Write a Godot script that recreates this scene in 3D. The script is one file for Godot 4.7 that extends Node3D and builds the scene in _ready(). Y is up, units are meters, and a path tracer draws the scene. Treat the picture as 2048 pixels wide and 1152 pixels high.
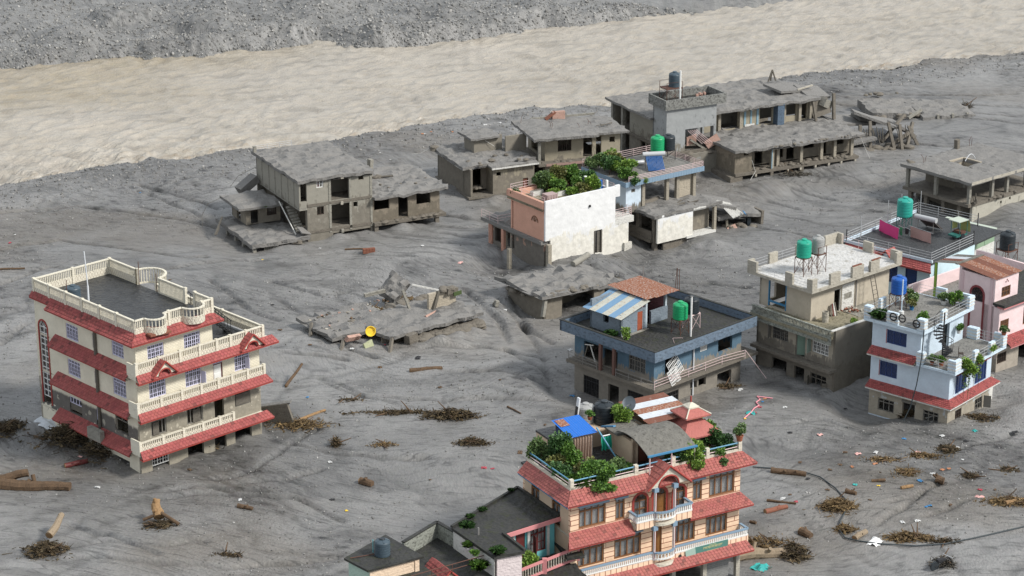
extends Node3D
# A flood-buried village beside a silty river, seen from a drone. Units are metres, y is up, the mud flat lies near y = 0.
# Each building is built in its own frame: x runs along its front wall, z = 0 is the front wall (outward +z), x = 0 the side wall (outward -x).

const CAM_H := 72.5
const PITCH := 19.3
const FOCAL := 4800.0   # of a 2048 pixel wide picture
var M := {}
var taken := {}
var R := RandomNumberGenerator.new()
var n1 := FastNoiseLite.new()
var n2 := FastNoiseLite.new()
var n3 := FastNoiseLite.new()
var unit_box: ArrayMesh
var unit_cyl: ArrayMesh
var unit_round: ArrayMesh
var GX := PackedFloat32Array()
var GZ := PackedFloat32Array()
var HG := PackedFloat32Array()
var CG := PackedColorArray()
var fx0 := 0
var fz0 := 0
const FX := -78.0
const FZ := -325.0
const SX := 0.25
const SZ := 0.28
const NFX := 625
const NFZ := 670
const WATER := -1.2

func _ready():
	R.seed = 7
	# camera
	var cam := Camera3D.new(); cam.name = "camera"; add_child(cam)
	cam.position = Vector3(0, CAM_H, 0); cam.rotation_degrees = Vector3(-PITCH, 0, 0)
	cam.fov = rad_to_deg(2.0 * atan(576.0 / FOCAL)); cam.near = 1.0; cam.far = 6000.0
	# overcast sky and a veiled sun
	var sky := ProceduralSkyMaterial.new()
	sky.sky_top_color = Color(0.82, 0.85, 0.885); sky.sky_horizon_color = Color(0.83, 0.855, 0.88)
	sky.ground_bottom_color = Color(0.30, 0.29, 0.28); sky.ground_horizon_color = Color(0.75, 0.77, 0.80)
	sky.sky_curve = 0.2; sky.sky_energy_multiplier = 0.85
	var sk := Sky.new(); sk.sky_material = sky
	var env := Environment.new(); env.background_mode = Environment.BG_SKY; env.sky = sk
	env.tonemap_mode = Environment.TONE_MAPPER_LINEAR; env.tonemap_exposure = 1.66
	env.sdfgi_enabled = true; env.ssao_enabled = true; env.ssil_enabled = true
	env.fog_enabled = false
	var we := WorldEnvironment.new(); we.name = "world"; we.environment = env; add_child(we)
	var sun := DirectionalLight3D.new(); sun.name = "sun"; add_child(sun)
	sun.light_energy = 0.8; sun.light_angular_distance = 10.0; sun.light_color = Color(1.0, 0.985, 0.96); sun.shadow_enabled = true
	sun.look_at_from_position(Vector3(0.95, 0.95, 0.40) * 100.0, Vector3.ZERO)
	make_units(); make_materials()
	make_ground(); make_river()
	build_all()

# ---------------------------------------------------------------- pixels to points (a direction; the height comes from what is touched)
func gp(px: float, py: float, h := 0.0) -> Vector3:
	var s := sin(deg_to_rad(PITCH)); var c := cos(deg_to_rad(PITCH))
	var x := (px - 1024.0) / FOCAL; var y := (576.0 - py) / FOCAL
	var t := (h - CAM_H) / (-s + y * c)
	return Vector3(x * t, h, (-c - y * s) * t)
func gg(px: float, py: float) -> Vector3:   # point of the mud surface under a pixel
	var p := gp(px, py)
	for i in 4: p = gp(px, py, gh(p.x, p.z))
	return p
func gh(x: float, z: float) -> float:
	var u := clampf((x - FX) / SX, 0, NFX - 1.001); var v := clampf((z - FZ) / SZ, 0, NFZ - 1.001)
	var i := int(u); var j := int(v); var w := GX.size()
	var k := (j + fz0) * w + i + fx0
	return lerpf(lerpf(HG[k], HG[k + 1], u - i), lerpf(HG[k + w], HG[k + w + 1], u - i), v - j)

# ---------------------------------------------------------------- nodes
func numbered(called: String) -> String:
	var n: int = taken.get(called, 0); taken[called] = n + 1
	return called if n == 0 else "%s_%03d" % [called, n]
func tag(o: Node, label: String, cat: String, group := "", kind := ""):
	if label: o.set_meta("label", label)
	if cat: o.set_meta("category", cat)
	if group: o.set_meta("group", group)
	if kind: o.set_meta("kind", kind)
	return o
func thing(called: String, label: String, cat: String, at: Vector3, yaw := 0.0, group := "") -> Node3D:
	var o := Node3D.new(); o.name = numbered(called); add_child(o)
	o.position = at; o.rotation.y = deg_to_rad(yaw)
	return tag(o, label, cat, group, "thing")
func dup(o: Node3D, called: String, label: String, at: Vector3, yaw := 0.0, sc := 1.0) -> Node3D:
	var d: Node3D = o.duplicate(); d.name = numbered(called); add_child(d)
	d.position = at; d.rotation = Vector3(0, deg_to_rad(yaw), 0); d.scale = Vector3.ONE * sc
	if label: d.set_meta("label", label)
	return d
func sub(parent: Node, called: String) -> Node3D:
	var o := Node3D.new(); o.name = called; parent.add_child(o, true); return o
func mi(parent: Node, called: String, mesh: Mesh, mat: Material, t := Transform3D()) -> MeshInstance3D:
	var o := MeshInstance3D.new(); o.name = numbered(called) if parent == self else called
	o.mesh = mesh; o.material_override = mat; o.transform = t; parent.add_child(o, true); return o
func stuff(o: Node):
	o.set_meta("kind", "stuff"); return o
func bx(p: Node, called: String, m: String, x0: float, x1: float, y0: float, y1: float, z0: float, z1: float) -> MeshInstance3D:
	var t := Transform3D(Basis.from_scale(Vector3(maxf(absf(x1 - x0), .004), maxf(absf(y1 - y0), .004), maxf(absf(z1 - z0), .004))), Vector3((x0 + x1) / 2, (y0 + y1) / 2, (z0 + z1) / 2))
	return mi(p, called, unit_box, M[m], t)
func rbx(p: Node, called: String, m: String, at: Vector3, size: Vector3, rot: Vector3) -> MeshInstance3D:   # a turned box, degrees
	return mi(p, called, unit_box, M[m], Transform3D(Basis.from_euler(rot * PI / 180.0) * Basis.from_scale(size), at))
func along(a: Vector3, b: Vector3) -> Basis:
	var y := (b - a).normalized(); var x := y.cross(Vector3.FORWARD if absf(y.z) < .9 else Vector3.RIGHT).normalized()
	return Basis(x, y, x.cross(y))
func rod(p: Node, called: String, m: String, a: Vector3, b: Vector3, r: float) -> MeshInstance3D:
	return mi(p, called, unit_cyl, M[m], Transform3D(along(a, b) * Basis.from_scale(Vector3(r * 2, a.distance_to(b), r * 2)), (a + b) / 2))
func beam(p: Node, called: String, m: String, a: Vector3, b: Vector3, w: float, d: float) -> MeshInstance3D:   # square bar between two points
	return mi(p, called, unit_box, M[m], Transform3D(along(a, b) * Basis.from_scale(Vector3(w, a.distance_to(b), d)), (a + b) / 2))

# ---------------------------------------------------------------- meshes
class MB:
	var v := PackedVector3Array(); var n := PackedVector3Array(); var uv := PackedVector2Array(); var c := PackedColorArray(); var ix := PackedInt32Array()
	var col := Color.WHITE; var use_c := false
	func quad(a: Vector3, b: Vector3, d: Vector3, e: Vector3, ua := Vector2.ZERO, ub := Vector2.ZERO, ud := Vector2.ZERO, ue := Vector2.ZERO):
		var k := v.size(); var nn := (d - a).cross(b - a).normalized()
		if nn == Vector3.ZERO: nn = (e - a).cross(d - a).normalized()
		v.append(a); v.append(b); v.append(d); v.append(e)
		for q in 4: n.append(nn); c.append(col)
		uv.append(ua); uv.append(ub); uv.append(ud); uv.append(ue)
		for q in [0, 1, 2, 0, 2, 3]: ix.append(k + q)
	func tri(a: Vector3, b: Vector3, d: Vector3):
		var k := v.size(); var nn := (d - a).cross(b - a).normalized()
		for p in [a, b, d]: v.append(p); n.append(nn); c.append(col); uv.append(Vector2.ZERO)
		for q in 3: ix.append(k + q)
	func box(o: Vector3, x: Vector3, y: Vector3, z: Vector3):   # corner and three edges (right-handed)
		quad(o, o + x, o + x + y, o + y); quad(o + z, o + z + y, o + z + y + x, o + z + x)
		quad(o, o + y, o + y + z, o + z); quad(o + x, o + x + z, o + x + z + y, o + x + y)
		quad(o + y, o + y + x, o + y + x + z, o + y + z); quad(o, o + z, o + z + x, o + x)
	func abox(x0, x1, y0, y1, z0, z1): box(Vector3(x0, y0, z0), Vector3(x1 - x0, 0, 0), Vector3(0, y1 - y0, 0), Vector3(0, 0, z1 - z0))
	func stick(a: Vector3, b: Vector3, r0: float, r1: float, sides := 5):
		var y := (b - a).normalized(); var x := y.cross(Vector3.FORWARD if absf(y.z) < .9 else Vector3.RIGHT).normalized(); var z := x.cross(y)
		var k := v.size()
		for i in sides:
			var t := TAU * i / sides; var d := x * cos(t) + z * sin(t)
			v.append(a + d * r0); n.append(d); c.append(col); uv.append(Vector2(float(i) / sides, 0))
			v.append(b + d * r1); n.append(d); c.append(col); uv.append(Vector2(float(i) / sides, 1))
		for i in sides:
			var j := (i + 1) % sides
			for q in [k + 2 * i, k + 2 * j + 1, k + 2 * i + 1, k + 2 * i, k + 2 * j, k + 2 * j + 1]: ix.append(q)
		for i in sides - 2:
			for q in [k + 1, k + 2 * i + 3, k + 2 * i + 5]: ix.append(q)
			for q in [k, k + 2 * i + 4, k + 2 * i + 2]: ix.append(q)
	func lathe(prof: Array, sides := 20, at := Vector3.ZERO):   # prof: [radius, y] pairs from bottom to top, smooth round the axis
		for s in prof.size() - 1:
			var p: Array = prof[s]; var q: Array = prof[s + 1]; var k := v.size()
			var sl := Vector2(q[1] - p[1], p[0] - q[0]).normalized()
			for i in sides + 1:
				var t := TAU * i / sides; var d := Vector3(cos(t), 0, sin(t)); var nn := d * sl.x + Vector3.UP * sl.y
				v.append(at + d * p[0] + Vector3.UP * p[1]); v.append(at + d * q[0] + Vector3.UP * q[1])
				for e in 2: n.append(nn); c.append(col); uv.append(Vector2(float(i) / sides, e))
			for i in sides:
				for e in [k + 2 * i, k + 2 * i + 2, k + 2 * i + 1, k + 2 * i + 1, k + 2 * i + 2, k + 2 * i + 3]: ix.append(e)
	func mesh() -> ArrayMesh:
		var a := []; a.resize(Mesh.ARRAY_MAX)
		a[Mesh.ARRAY_VERTEX] = v; a[Mesh.ARRAY_NORMAL] = n; a[Mesh.ARRAY_TEX_UV] = uv; a[Mesh.ARRAY_INDEX] = ix
		if use_c: a[Mesh.ARRAY_COLOR] = c
		var m := ArrayMesh.new(); m.add_surface_from_arrays(Mesh.PRIMITIVE_TRIANGLES, a); return m

func make_units():
	var b := MB.new(); b.abox(-.5, .5, -.5, .5, -.5, .5); unit_box = b.mesh()
	var c := MB.new(); c.lathe([[0, -.5], [.5, -.5], [.5, .5], [0, .5]], 8); unit_cyl = c.mesh()
	var d := MB.new(); d.lathe([[0, -.5], [.5, -.5], [.5, .5], [0, .5]], 20); unit_round = d.mesh()

# ---------------------------------------------------------------- textures and materials
func noise(fr: float, sd: int, oct := 4, kind := FastNoiseLite.TYPE_SIMPLEX_SMOOTH) -> FastNoiseLite:
	var n := FastNoiseLite.new(); n.noise_type = kind; n.frequency = fr; n.seed = sd; n.fractal_octaves = oct
	n.fractal_type = FastNoiseLite.FRACTAL_FBM if oct > 1 else FastNoiseLite.FRACTAL_NONE; return n
func nbytes(w: int, h: int, fr: float, sd: int, oct := 4) -> PackedByteArray:   # tiling noise as bytes, full range
	var im := noise(fr, sd, oct).get_seamless_image(w, h, false, false, 0.1, true); im.convert(Image.FORMAT_L8); return im.get_data()
func mat(called: String, col: Color, rough := 0.85, metal := 0.0) -> StandardMaterial3D:
	var m := StandardMaterial3D.new(); m.albedo_color = col.linear_to_srgb(); m.roughness = rough; m.metallic = metal; M[called] = m; return m
func l(r: float, g: float, b: float) -> Color: return Color(r, g, b)
func to_tex(w: int, h: int, d: PackedByteArray) -> ImageTexture: return ImageTexture.create_from_image(Image.create_from_data(w, h, false, Image.FORMAT_RGB8, d))
var tex_cache := {}
# a grain: colours a -> b by fine and coarse noise, dark stains of colour s where a third noise is high; linear colours
func grain(a: Color, b: Color, s: Color, amount := 0.35, sz := 256, sd := 1, fine := 0.06, coarse := 0.012, streak := 1.0) -> ImageTexture:
	var f := nbytes(sz, sz, fine, sd, 3); var g := nbytes(sz, sz, coarse, sd + 5, 4); var q := nbytes(sz, sz, coarse * 2.2, sd + 9, 5)
	var out := PackedByteArray(); out.resize(sz * sz * 3)
	var la: Array[Vector3] = []
	for i in 256:
		var c := a.lerp(b, i / 255.0); la.append(Vector3(c.r, c.g, c.b))
	var sv := Vector3(s.r, s.g, s.b); var lut := srgb_lut()
	for y in sz:
		var yy := int(y / streak) * sz if streak > 1.0 else y * sz
		for x in sz:
			var k := y * sz + x
			var v := la[(f[k] + g[k]) >> 1]
			var w := clampf((q[yy + x] / 255.0 - 1.0 + amount) * 4.0, 0, 1) * (0.55 + f[k] / 570.0)
			v = v.lerp(sv, clampf(w, 0, 1))
			out[k * 3] = lut[int(clampf(v.x, 0, 1) * 1023)]; out[k * 3 + 1] = lut[int(clampf(v.y, 0, 1) * 1023)]; out[k * 3 + 2] = lut[int(clampf(v.z, 0, 1) * 1023)]
	return to_tex(sz, sz, out)
var lut_ := PackedByteArray()
func srgb_lut() -> PackedByteArray:
	if lut_.is_empty():
		lut_.resize(1024)
		for i in 1024: lut_[i] = int(round(Color(i / 1023.0, 0, 0).linear_to_srgb().r * 255.0))
	return lut_
func bump(sz: int, fr: float, sd: int, strength: float) -> ImageTexture:
	var im := noise(fr, sd, 5).get_seamless_image(sz, sz, false, false, 0.1, true); im.bump_map_to_normal_map(strength); return ImageTexture.create_from_image(im)
func tri(called: String, a: Color, b: Color, s: Color, amount := .35, metres := 4.0, rough := .88, sd := 1, nrm := "bump_fine", fine := .06, coarse := .012) -> StandardMaterial3D:
	var m := mat(called, Color.WHITE, rough)
	m.albedo_texture = grain(a, b, s, amount, 256, sd, fine, coarse)
	m.uv1_triplanar = true; m.uv1_world_triplanar = true; m.uv1_scale = Vector3.ONE / metres
	if nrm: m.normal_enabled = true; m.normal_texture = tex_cache[nrm]; m.normal_scale = 0.6
	return m
# wall paint with a tide of dried mud: below `tide` metres mud hides the paint, with a ragged edge, splashes above it and drips; bricks optional. 12 x 12 m
func wall(called: String, paint: Color, mud: Color, tide: float, stain: Color, stains := .3, sd := 1, brick := 0, rough := .85, sz := 512, ragged := .5, drip := .5, tide0 := -9.0):
	var f := nbytes(sz, sz, .09, sd, 3); var g := nbytes(sz, sz, .018, sd + 3, 5); var q := nbytes(sz, sz, .03, sd + 7, 5)
	var out := PackedByteArray(); out.resize(sz * sz * 3); var lut := srgb_lut()
	var pv := Vector3(paint.r, paint.g, paint.b); var mv := Vector3(mud.r, mud.g, mud.b); var sv := Vector3(stain.r, stain.g, stain.b)
	var pm := 12.0 / sz
	for y in sz:
		var h := 11.0 - y * pm
		var yd := int(y * .12) * sz
		for x in sz:
			var k := y * sz + x
			var fn := f[k] / 255.0; var gn := g[k] / 255.0
			var v := pv * (0.90 + 0.16 * gn + 0.08 * (fn - .5))
			if brick == 1:   # small facing bricks, fine joints
				var row := int(h / .125); var fh := h - row * .125; var bxx := fposmod(x * pm + (row & 1) * .15, .3)
				if fh < .028 or bxx < .03: v = v * .74
			elif brick == 2:   # ruled courses in a red-brown joint
				var fh := fposmod(h, .36); var row := int(h / .36)
				if fh < .045 or fposmod(x * pm + (row % 3) * .9, 2.7) < .04: v = Vector3(.20, .055, .03)
			elif brick == 3:   # upright panels
				if fposmod(x * pm, .42) < .045: v = Vector3(.20, .055, .03)
			var w := clampf((q[yd + x] * .5 + q[k] * .5) / 255.0 - 1.0 + stains, 0, 1) * 3.5
			v = v.lerp(sv, clampf(w, 0, .85))
			if tide > -1.0:
				var e := tide + (gn - .5) * ragged + (f[yd + x] / 255.0 - .5) * drip
				if h < e and h > tide0 + (q[k] / 255.0 - .5) * 1.1: v = v.lerp(mv * (.82 + .3 * q[k] / 255.0 + .16 * (fn - .5)), clampf((e - h) * 5.0, 0, 1) * (1.0 if gn > .28 or h < e - 1.2 else .55))
			out[k * 3] = lut[int(clampf(v.x, 0, 1) * 1023)]; out[k * 3 + 1] = lut[int(clampf(v.y, 0, 1) * 1023)]; out[k * 3 + 2] = lut[int(clampf(v.z, 0, 1) * 1023)]
	var m := mat(called, Color.WHITE, rough); m.albedo_texture = to_tex(sz, sz, out)
	m.normal_enabled = true; m.normal_texture = tex_cache["bump_fine"]; m.normal_scale = .10
	return m
func make_materials():
	tex_cache["bump_fine"] = bump(256, .05, 3, 6.0)
	tex_cache["bump_mud"] = bump(512, .035, 5, 9.0)
	var mud := mat("mud", Color.WHITE, .52); mud.vertex_color_use_as_albedo = true
	mud.albedo_texture = silt()
	mud.normal_enabled = true; mud.normal_texture = bump(1024, .16, 6, 7.0); mud.normal_scale = .16
	var w := mat("water", Color.WHITE, .38); w.vertex_color_use_as_albedo = true
	w.normal_enabled = true; w.normal_texture = tex_cache["bump_mud"]; w.normal_scale = .45
	var st := mat("stone", Color.WHITE, .85); st.vertex_color_use_as_albedo = true
	n1.seed = 3; n1.frequency = .01; n2.seed = 9; n2.frequency = .01; n2.fractal_octaves = 2
	# roofs, concrete, paint: grains of linear base colours, laid in world space
	tri("mud_dry", l(.150, .143, .134), l(.205, .197, .186), l(.095, .088, .078), .34, 6.0, .85, 41, "bump_mud")
	tri("mud_wall", l(.115, .100, .082), l(.185, .165, .135), l(.07, .06, .05), .38, 3.0, .9, 42, "bump_mud")
	tri("concrete", l(.19, .18, .155), l(.30, .285, .245), l(.08, .074, .062), .34, 4.0, .9, 43)
	tri("concrete_pale", l(.31, .285, .235), l(.44, .41, .345), l(.13, .115, .09), .28, 4.0, .88, 44)
	tri("concrete_wet", l(.020, .021, .023), l(.045, .046, .047), l(.012, .013, .014), .4, 7.0, .42, 45)
	tri("moss_roof", l(.013, .0135, .013), l(.042, .041, .037), l(.026, .029, .012), .42, 6.0, .7, 46)
	tri("roof_white", l(.40, .39, .37), l(.58, .575, .56), l(.24, .22, .18), .34, 5.0, .8, 47)
	tri("plaster", l(.50, .46, .38), l(.62, .58, .48), l(.2, .18, .14), .22, 4.0, .9, 48)
	tri("parapet_cream", l(.56, .52, .42), l(.70, .66, .55), l(.09, .08, .06), .23, 2.5, .88, 49)
	tri("rust", l(.17, .055, .025), l(.28, .105, .05), l(.42, .36, .32), .48, 3.5, .8, 50, "", .05, .03)
	tri("rust_dark", l(.11, .04, .025), l(.20, .075, .045), l(.30, .27, .25), .25, 3.0, .8, 51, "")
	tri("zinc", l(.42, .45, .48), l(.60, .63, .66), l(.22, .13, .08), .26, 2.5, .5, 52, "")
	tri("sheet_blue", l(.12, .23, .36), l(.17, .29, .43), l(.32, .22, .14), .16, 3.0, .55, 53, "")
	tri("sheet_cream", l(.36, .36, .31), l(.50, .50, .44), l(.33, .20, .11), .36, 2.0, .6, 54, "")
	tri("sheet_grey", l(.085, .08, .07), l(.20, .19, .165), l(.05, .046, .035), .4, 3.0, .75, 55)
	tri("paint_blue", l(.060, .092, .135), l(.105, .15, .205), l(.03, .032, .034), .36, 3.0, .8, 56)
	tri("parapet_blue", l(.085, .125, .175), l(.16, .21, .27), l(.025, .026, .027), .40, 3.5, .85, 57)
	tri("paint_ice", l(.48, .58, .66), l(.60, .70, .78), l(.22, .22, .21), .26, 3.0, .75, 58)
	tri("bark", l(.055, .034, .020), l(.15, .092, .050), l(.03, .02, .013), .35, 1.2, .9, 59)
	tri("wood_raw", l(.20, .115, .05), l(.34, .21, .10), l(.08, .05, .027), .35, 1.0, .85, 60)
	tri("wood_grey", l(.085, .075, .062), l(.16, .145, .12), l(.04, .035, .03), .35, 1.0, .9, 61)
	tri("tile_base", l(.32, .092, .078), l(.43, .140, .115), l(.06, .035, .03), .24, 3.0, .75, 62)
	tri("tile_mossy", l(.32, .092, .078), l(.43, .140, .115), l(.055, .04, .03), .47, 2.5, .85, 67)
	tri("brick_red", l(.15, .055, .035), l(.26, .10, .06), l(.1, .08, .06), .3, 1.5, .9, 63)
	tri("slate_dark", l(.016, .016, .016), l(.045, .043, .04), l(.03, .012, .01), .3, 2.0, .75, 64)
	tri("weathered_white", l(.50, .49, .46), l(.68, .67, .63), l(.16, .15, .13), .35, 2.5, .85, 65)
	tri("shutter", l(.17, .17, .165), l(.26, .26, .25), l(.10, .08, .06), .3, 2.0, .6, 66)
	for t in [["tile_salmon", "tile_base", l(1, 1, 1)], ["tile_red", "tile_base", l(.88, .68, .74)], ["tile_dark", "slate_dark", l(1, 1, 1)], ["tile_moss", "tile_mossy", l(.88, .68, .74)]]:
		var q: StandardMaterial3D = M[t[1]].duplicate(); q.vertex_color_use_as_albedo = true; q.albedo_color = t[2].linear_to_srgb(); M[t[0]] = q
	for a in [["frame_lilac", l(.56, .55, .70), .6], ["frame_brown", l(.19, .085, .032), .5], ["frame_white", l(.68, .68, .66), .6], ["frame_navy", l(.02, .045, .15), .5], ["frame_dark", l(.045, .03, .022), .7], ["frame_grey", l(.17, .16, .14), .8],
		["leaf_navy", l(.008, .035, .13), .5], ["leaf_brown", l(.11, .035, .02), .6], ["leaf_maroon", l(.12, .02, .018), .6], ["leaf_oak", l(.22, .10, .03), .5], ["red_paint", l(.30, .045, .035), .7], ["lattice_red", l(.13, .05, .035), .8], ["white_paint", l(.72, .72, .70), .6], ["steel", l(.42, .43, .44), .35], ["steel_pink", l(.62, .47, .46), .5],
		["iron", l(.022, .022, .023), .6], ["iron_rust", l(.10, .045, .03), .8], ["iron_grey", l(.20, .19, .18), .7], ["pipe_pale", l(.62, .64, .66), .5], ["black_plastic", l(.016, .022, .027), .45],
		["tank_green", l(.012, .30, .115), .4], ["tank_teal", l(.015, .31, .21), .4], ["tank_blue", l(.01, .09, .36), .4], ["tank_grey", l(.30, .30, .29), .5], ["tank_slate", l(.05, .075, .095), .45], ["tarp_blue", l(.01, .13, .50), .5], ["tarp_navy", l(.01, .03, .10), .6], ["blue_rail", l(.10, .26, .38), .5], ["eave_blue", l(.05, .20, .36), .5], ["fascia_blue", l(.20, .29, .38), .6],
		["cloth_pink", l(.62, .05, .20), .9], ["cloth_teal", l(.01, .33, .22), .8], ["cloth_cream", l(.38, .27, .21), .9], ["cloth_rose", l(.62, .36, .33), .9], ["cloth_black", l(.02, .02, .022), .9], ["plastic_turq", l(.03, .33, .31), .6], ["plastic_red", l(.34, .04, .06), .6], ["plastic_white", l(.78, .78, .77), .6], ["plastic_blue", l(.03, .16, .34), .5], ["plastic_yellow", l(.75, .50, .03), .6], ["plastic_orange", l(.40, .17, .08), .6], ["plastic_pink", l(.70, .28, .32), .6],
		["green_paint", l(.22, .36, .05), .6], ["annex_green", l(.23, .33, .22), .8], ["annex_roof", l(.42, .47, .40), .85], ["terracotta", l(.28, .09, .045), .8], ["pot_white", l(.6, .6, .58), .7], ["twig", l(.07, .045, .026), .9], ["reed", l(.20, .14, .06), .9], ["pink_edge", l(.55, .22, .22), .8], ["aqua", l(.12, .42, .46), .7], ["cable", l(.03, .04, .045), .6], ["solar", l(.02, .10, .30), .2], ["solar_brown", l(.06, .045, .045), .3], ["yellow_hood", l(.40, .44, .16), .6], ["gold", l(.70, .48, .05), .5], ["dish", l(.20, .22, .25), .5]]: mat(a[0], a[1], a[2])
	var g := mat("glass", l(.05, .06, .07), .06); g.transparency = BaseMaterial3D.TRANSPARENCY_ALPHA; g.albedo_color.a = .22
	g = mat("glass_blue", l(.01, .03, .11), .08); g.transparency = BaseMaterial3D.TRANSPARENCY_ALPHA; g.albedo_color.a = .8
	var lf := mat("leaf", Color.WHITE, .6); lf.vertex_color_use_as_albedo = true; lf.backlight_enabled = true; lf.backlight = Color(.25, .3, .1)
	var lace := mat("lace", Color.WHITE, .9); lace.albedo_texture = grain(l(.45, .45, .44), l(.72, .72, .70), l(.22, .22, .22), .40, 128, 70, .16, .05); lace.uv1_triplanar = true; lace.uv1_world_triplanar = true; lace.uv1_scale = Vector3(2, .7, 2)
	tri("cloth_flower", l(.30, .10, .11), l(.62, .50, .42), l(.20, .02, .04), .42, .8, .9, 71, "", .12, .09)
	tri("cloth_spots", l(.30, .21, .16), l(.40, .30, .24), l(.10, .05, .04), .2, .7, .9, 72, "", .2, .1)
	st.roughness = .85
	# painted walls with their tide of mud
	wall("A_side", l(.68, .63, .51), l(.130, .120, .108), 3.85, l(.30, .27, .20), .18, 80, 0, .85, 512, .12, .10, 2.15)
	wall("A_brick", l(.72, .665, .53), l(.27, .245, .195), 4.4, l(.34, .30, .22), .16, 81, 1, .85, 1024, 1.6, .5)
	wall("P_wall", l(.78, .565, .395), l(.3, .27, .22), -9.0, l(.5, .36, .22), .12, 82, 2, .8, 512)
	wall("P_side", l(.55, .42, .30), l(.3, .27, .22), -9.0, l(.4, .3, .2), .14, 83, 0, .85, 256)
	wall("P_panel", l(.78, .565, .40), l(.3, .27, .22), -9.0, l(.5, .36, .22), .1, 84, 3, .8, 512)
	wall("K_wall", l(.085, .15, .21), l(.215, .195, .165), 2.75, l(.05, .07, .085), .22, 85, 0, .85, 512, .9, .8)
	wall("L_low", l(.33, .295, .235), l(.17, .152, .125), 3.0, l(.13, .12, .1), .3, 86, 0, .9, 512, 1.2, .9)
	wall("L_side", l(.16, .145, .12), l(.14, .125, .10), 2.4, l(.06, .055, .045), .35, 87, 0, .9, 512, 1.2, .9)
	wall("L_up", l(.45, .40, .32), l(.3, .27, .2), 4.9, l(.28, .25, .19), .24, 88, 0, .88, 512, .7, .5)
	wall("M_wall", l(.52, .615, .70), l(.33, .295, .235), 1.75, l(.36, .40, .43), .16, 89, 0, .75, 512, .3, .3)
	wall("N_wall", l(.55, .70, .76), l(.3, .3, .28), -9.0, l(.35, .42, .44), .2, 90, 0, .8, 256)
	wall("O_wall", l(.74, .58, .58), l(.33, .29, .24), 2.3, l(.42, .34, .32), .18, 91, 0, .8, 512, .5, .5)
	wall("H_white", l(.73, .73, .725), l(.68, .655, .59), 2.6, l(.64, .62, .57), .14, 92, 0, .75, 512, 1.2, .5)
	wall("H_pink", l(.60, .335, .245), l(.155, .140, .120), 2.35, l(.36, .2, .15), .2, 93, 0, .85, 512, .15, .15)
	wall("H_blue", l(.55, .64, .72), l(.17, .155, .13), 3.7, l(.3, .34, .37), .2, 94, 0, .8, 512, .4, .9)
	wall("ruin_grey", l(.27, .255, .215), l(.185, .168, .138), 3.2, l(.13, .12, .1), .3, 95, 0, .9, 512, 2.5, 1.4)
	wall("ruin_beige", l(.31, .275, .205), l(.19, .168, .135), 2.6, l(.12, .11, .09), .28, 96, 0, .9, 512, 1.8, 1.2)
	wall("ruin_mud", l(.215, .195, .16), l(.175, .155, .125), 3.0, l(.11, .10, .085), .33, 97, 0, .92, 512, 1.5, 1.5)
	wall("tower_grey", l(.30, .31, .31), l(.2, .185, .155), 3.0, l(.05, .05, .048), .34, 98, 0, .9, 512, 2.0, 1.5)

# wet silt: long streaks along u, fine grain, scattered dark grit
func silt() -> ImageTexture:
	var n := 1024; var f := nbytes(n, n, .10, 21, 3); var g := nbytes(n, n, .02, 22, 4); var lut := srgb_lut()
	var a := noise(.045, 23, 4).get_seamless_image(128, n, false, false, .1, true); a.convert(Image.FORMAT_L8); a.resize(n, n, Image.INTERPOLATE_CUBIC); var s := a.get_data()
	var b := noise(.022, 24, 4).get_seamless_image(200, n, false, false, .1, true); b.convert(Image.FORMAT_L8); b.resize(n, n, Image.INTERPOLATE_CUBIC); var t := b.get_data()
	var out := PackedByteArray(); out.resize(n * n * 3)
	for k in n * n:
		var v := .78 + .22 * f[k] / 255.0
		var q := absf(s[k] / 255.0 - .5) * 2.0; var q2 := absf(t[k] / 255.0 - .5) * 2.0
		v *= 1.0 - .52 * clampf(1.0 - q * 7.0, 0, 1) * clampf(g[k] / 255.0 * 2.2 - .6, 0, 1) - .6 * clampf(1.0 - q2 * 11.0, 0, 1) * clampf(1.4 - g[k] / 255.0 * 2.2, 0, 1)
		if f[k] > 205 and g[k] > 120: v *= .74
		elif f[k] < 38 and g[k] > 150: v = minf(1.0, v * 1.22)
		var c := lut[int(clampf(v, 0, 1) * 1023)]; out[k * 3] = c; out[k * 3 + 1] = c; out[k * 3 + 2] = c
	return to_tex(n, n, out)
func poly_at(p: Array, x: float) -> float:   # z of a bank line at x
	for i in p.size() - 1:
		if x <= p[i + 1].x or i == p.size() - 2:
			var t: float = (x - p[i].x) / (p[i + 1].x - p[i].x); return lerpf(p[i].y, p[i + 1].y, t)
	return 0.0
var near_bank := []
var far_bank := []
func bank(px: Array) -> Array:
	var o := []
	for p in px:
		var q := gp(p[0], p[1], WATER); o.append(Vector2(q.x, q.z))
	return o
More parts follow.
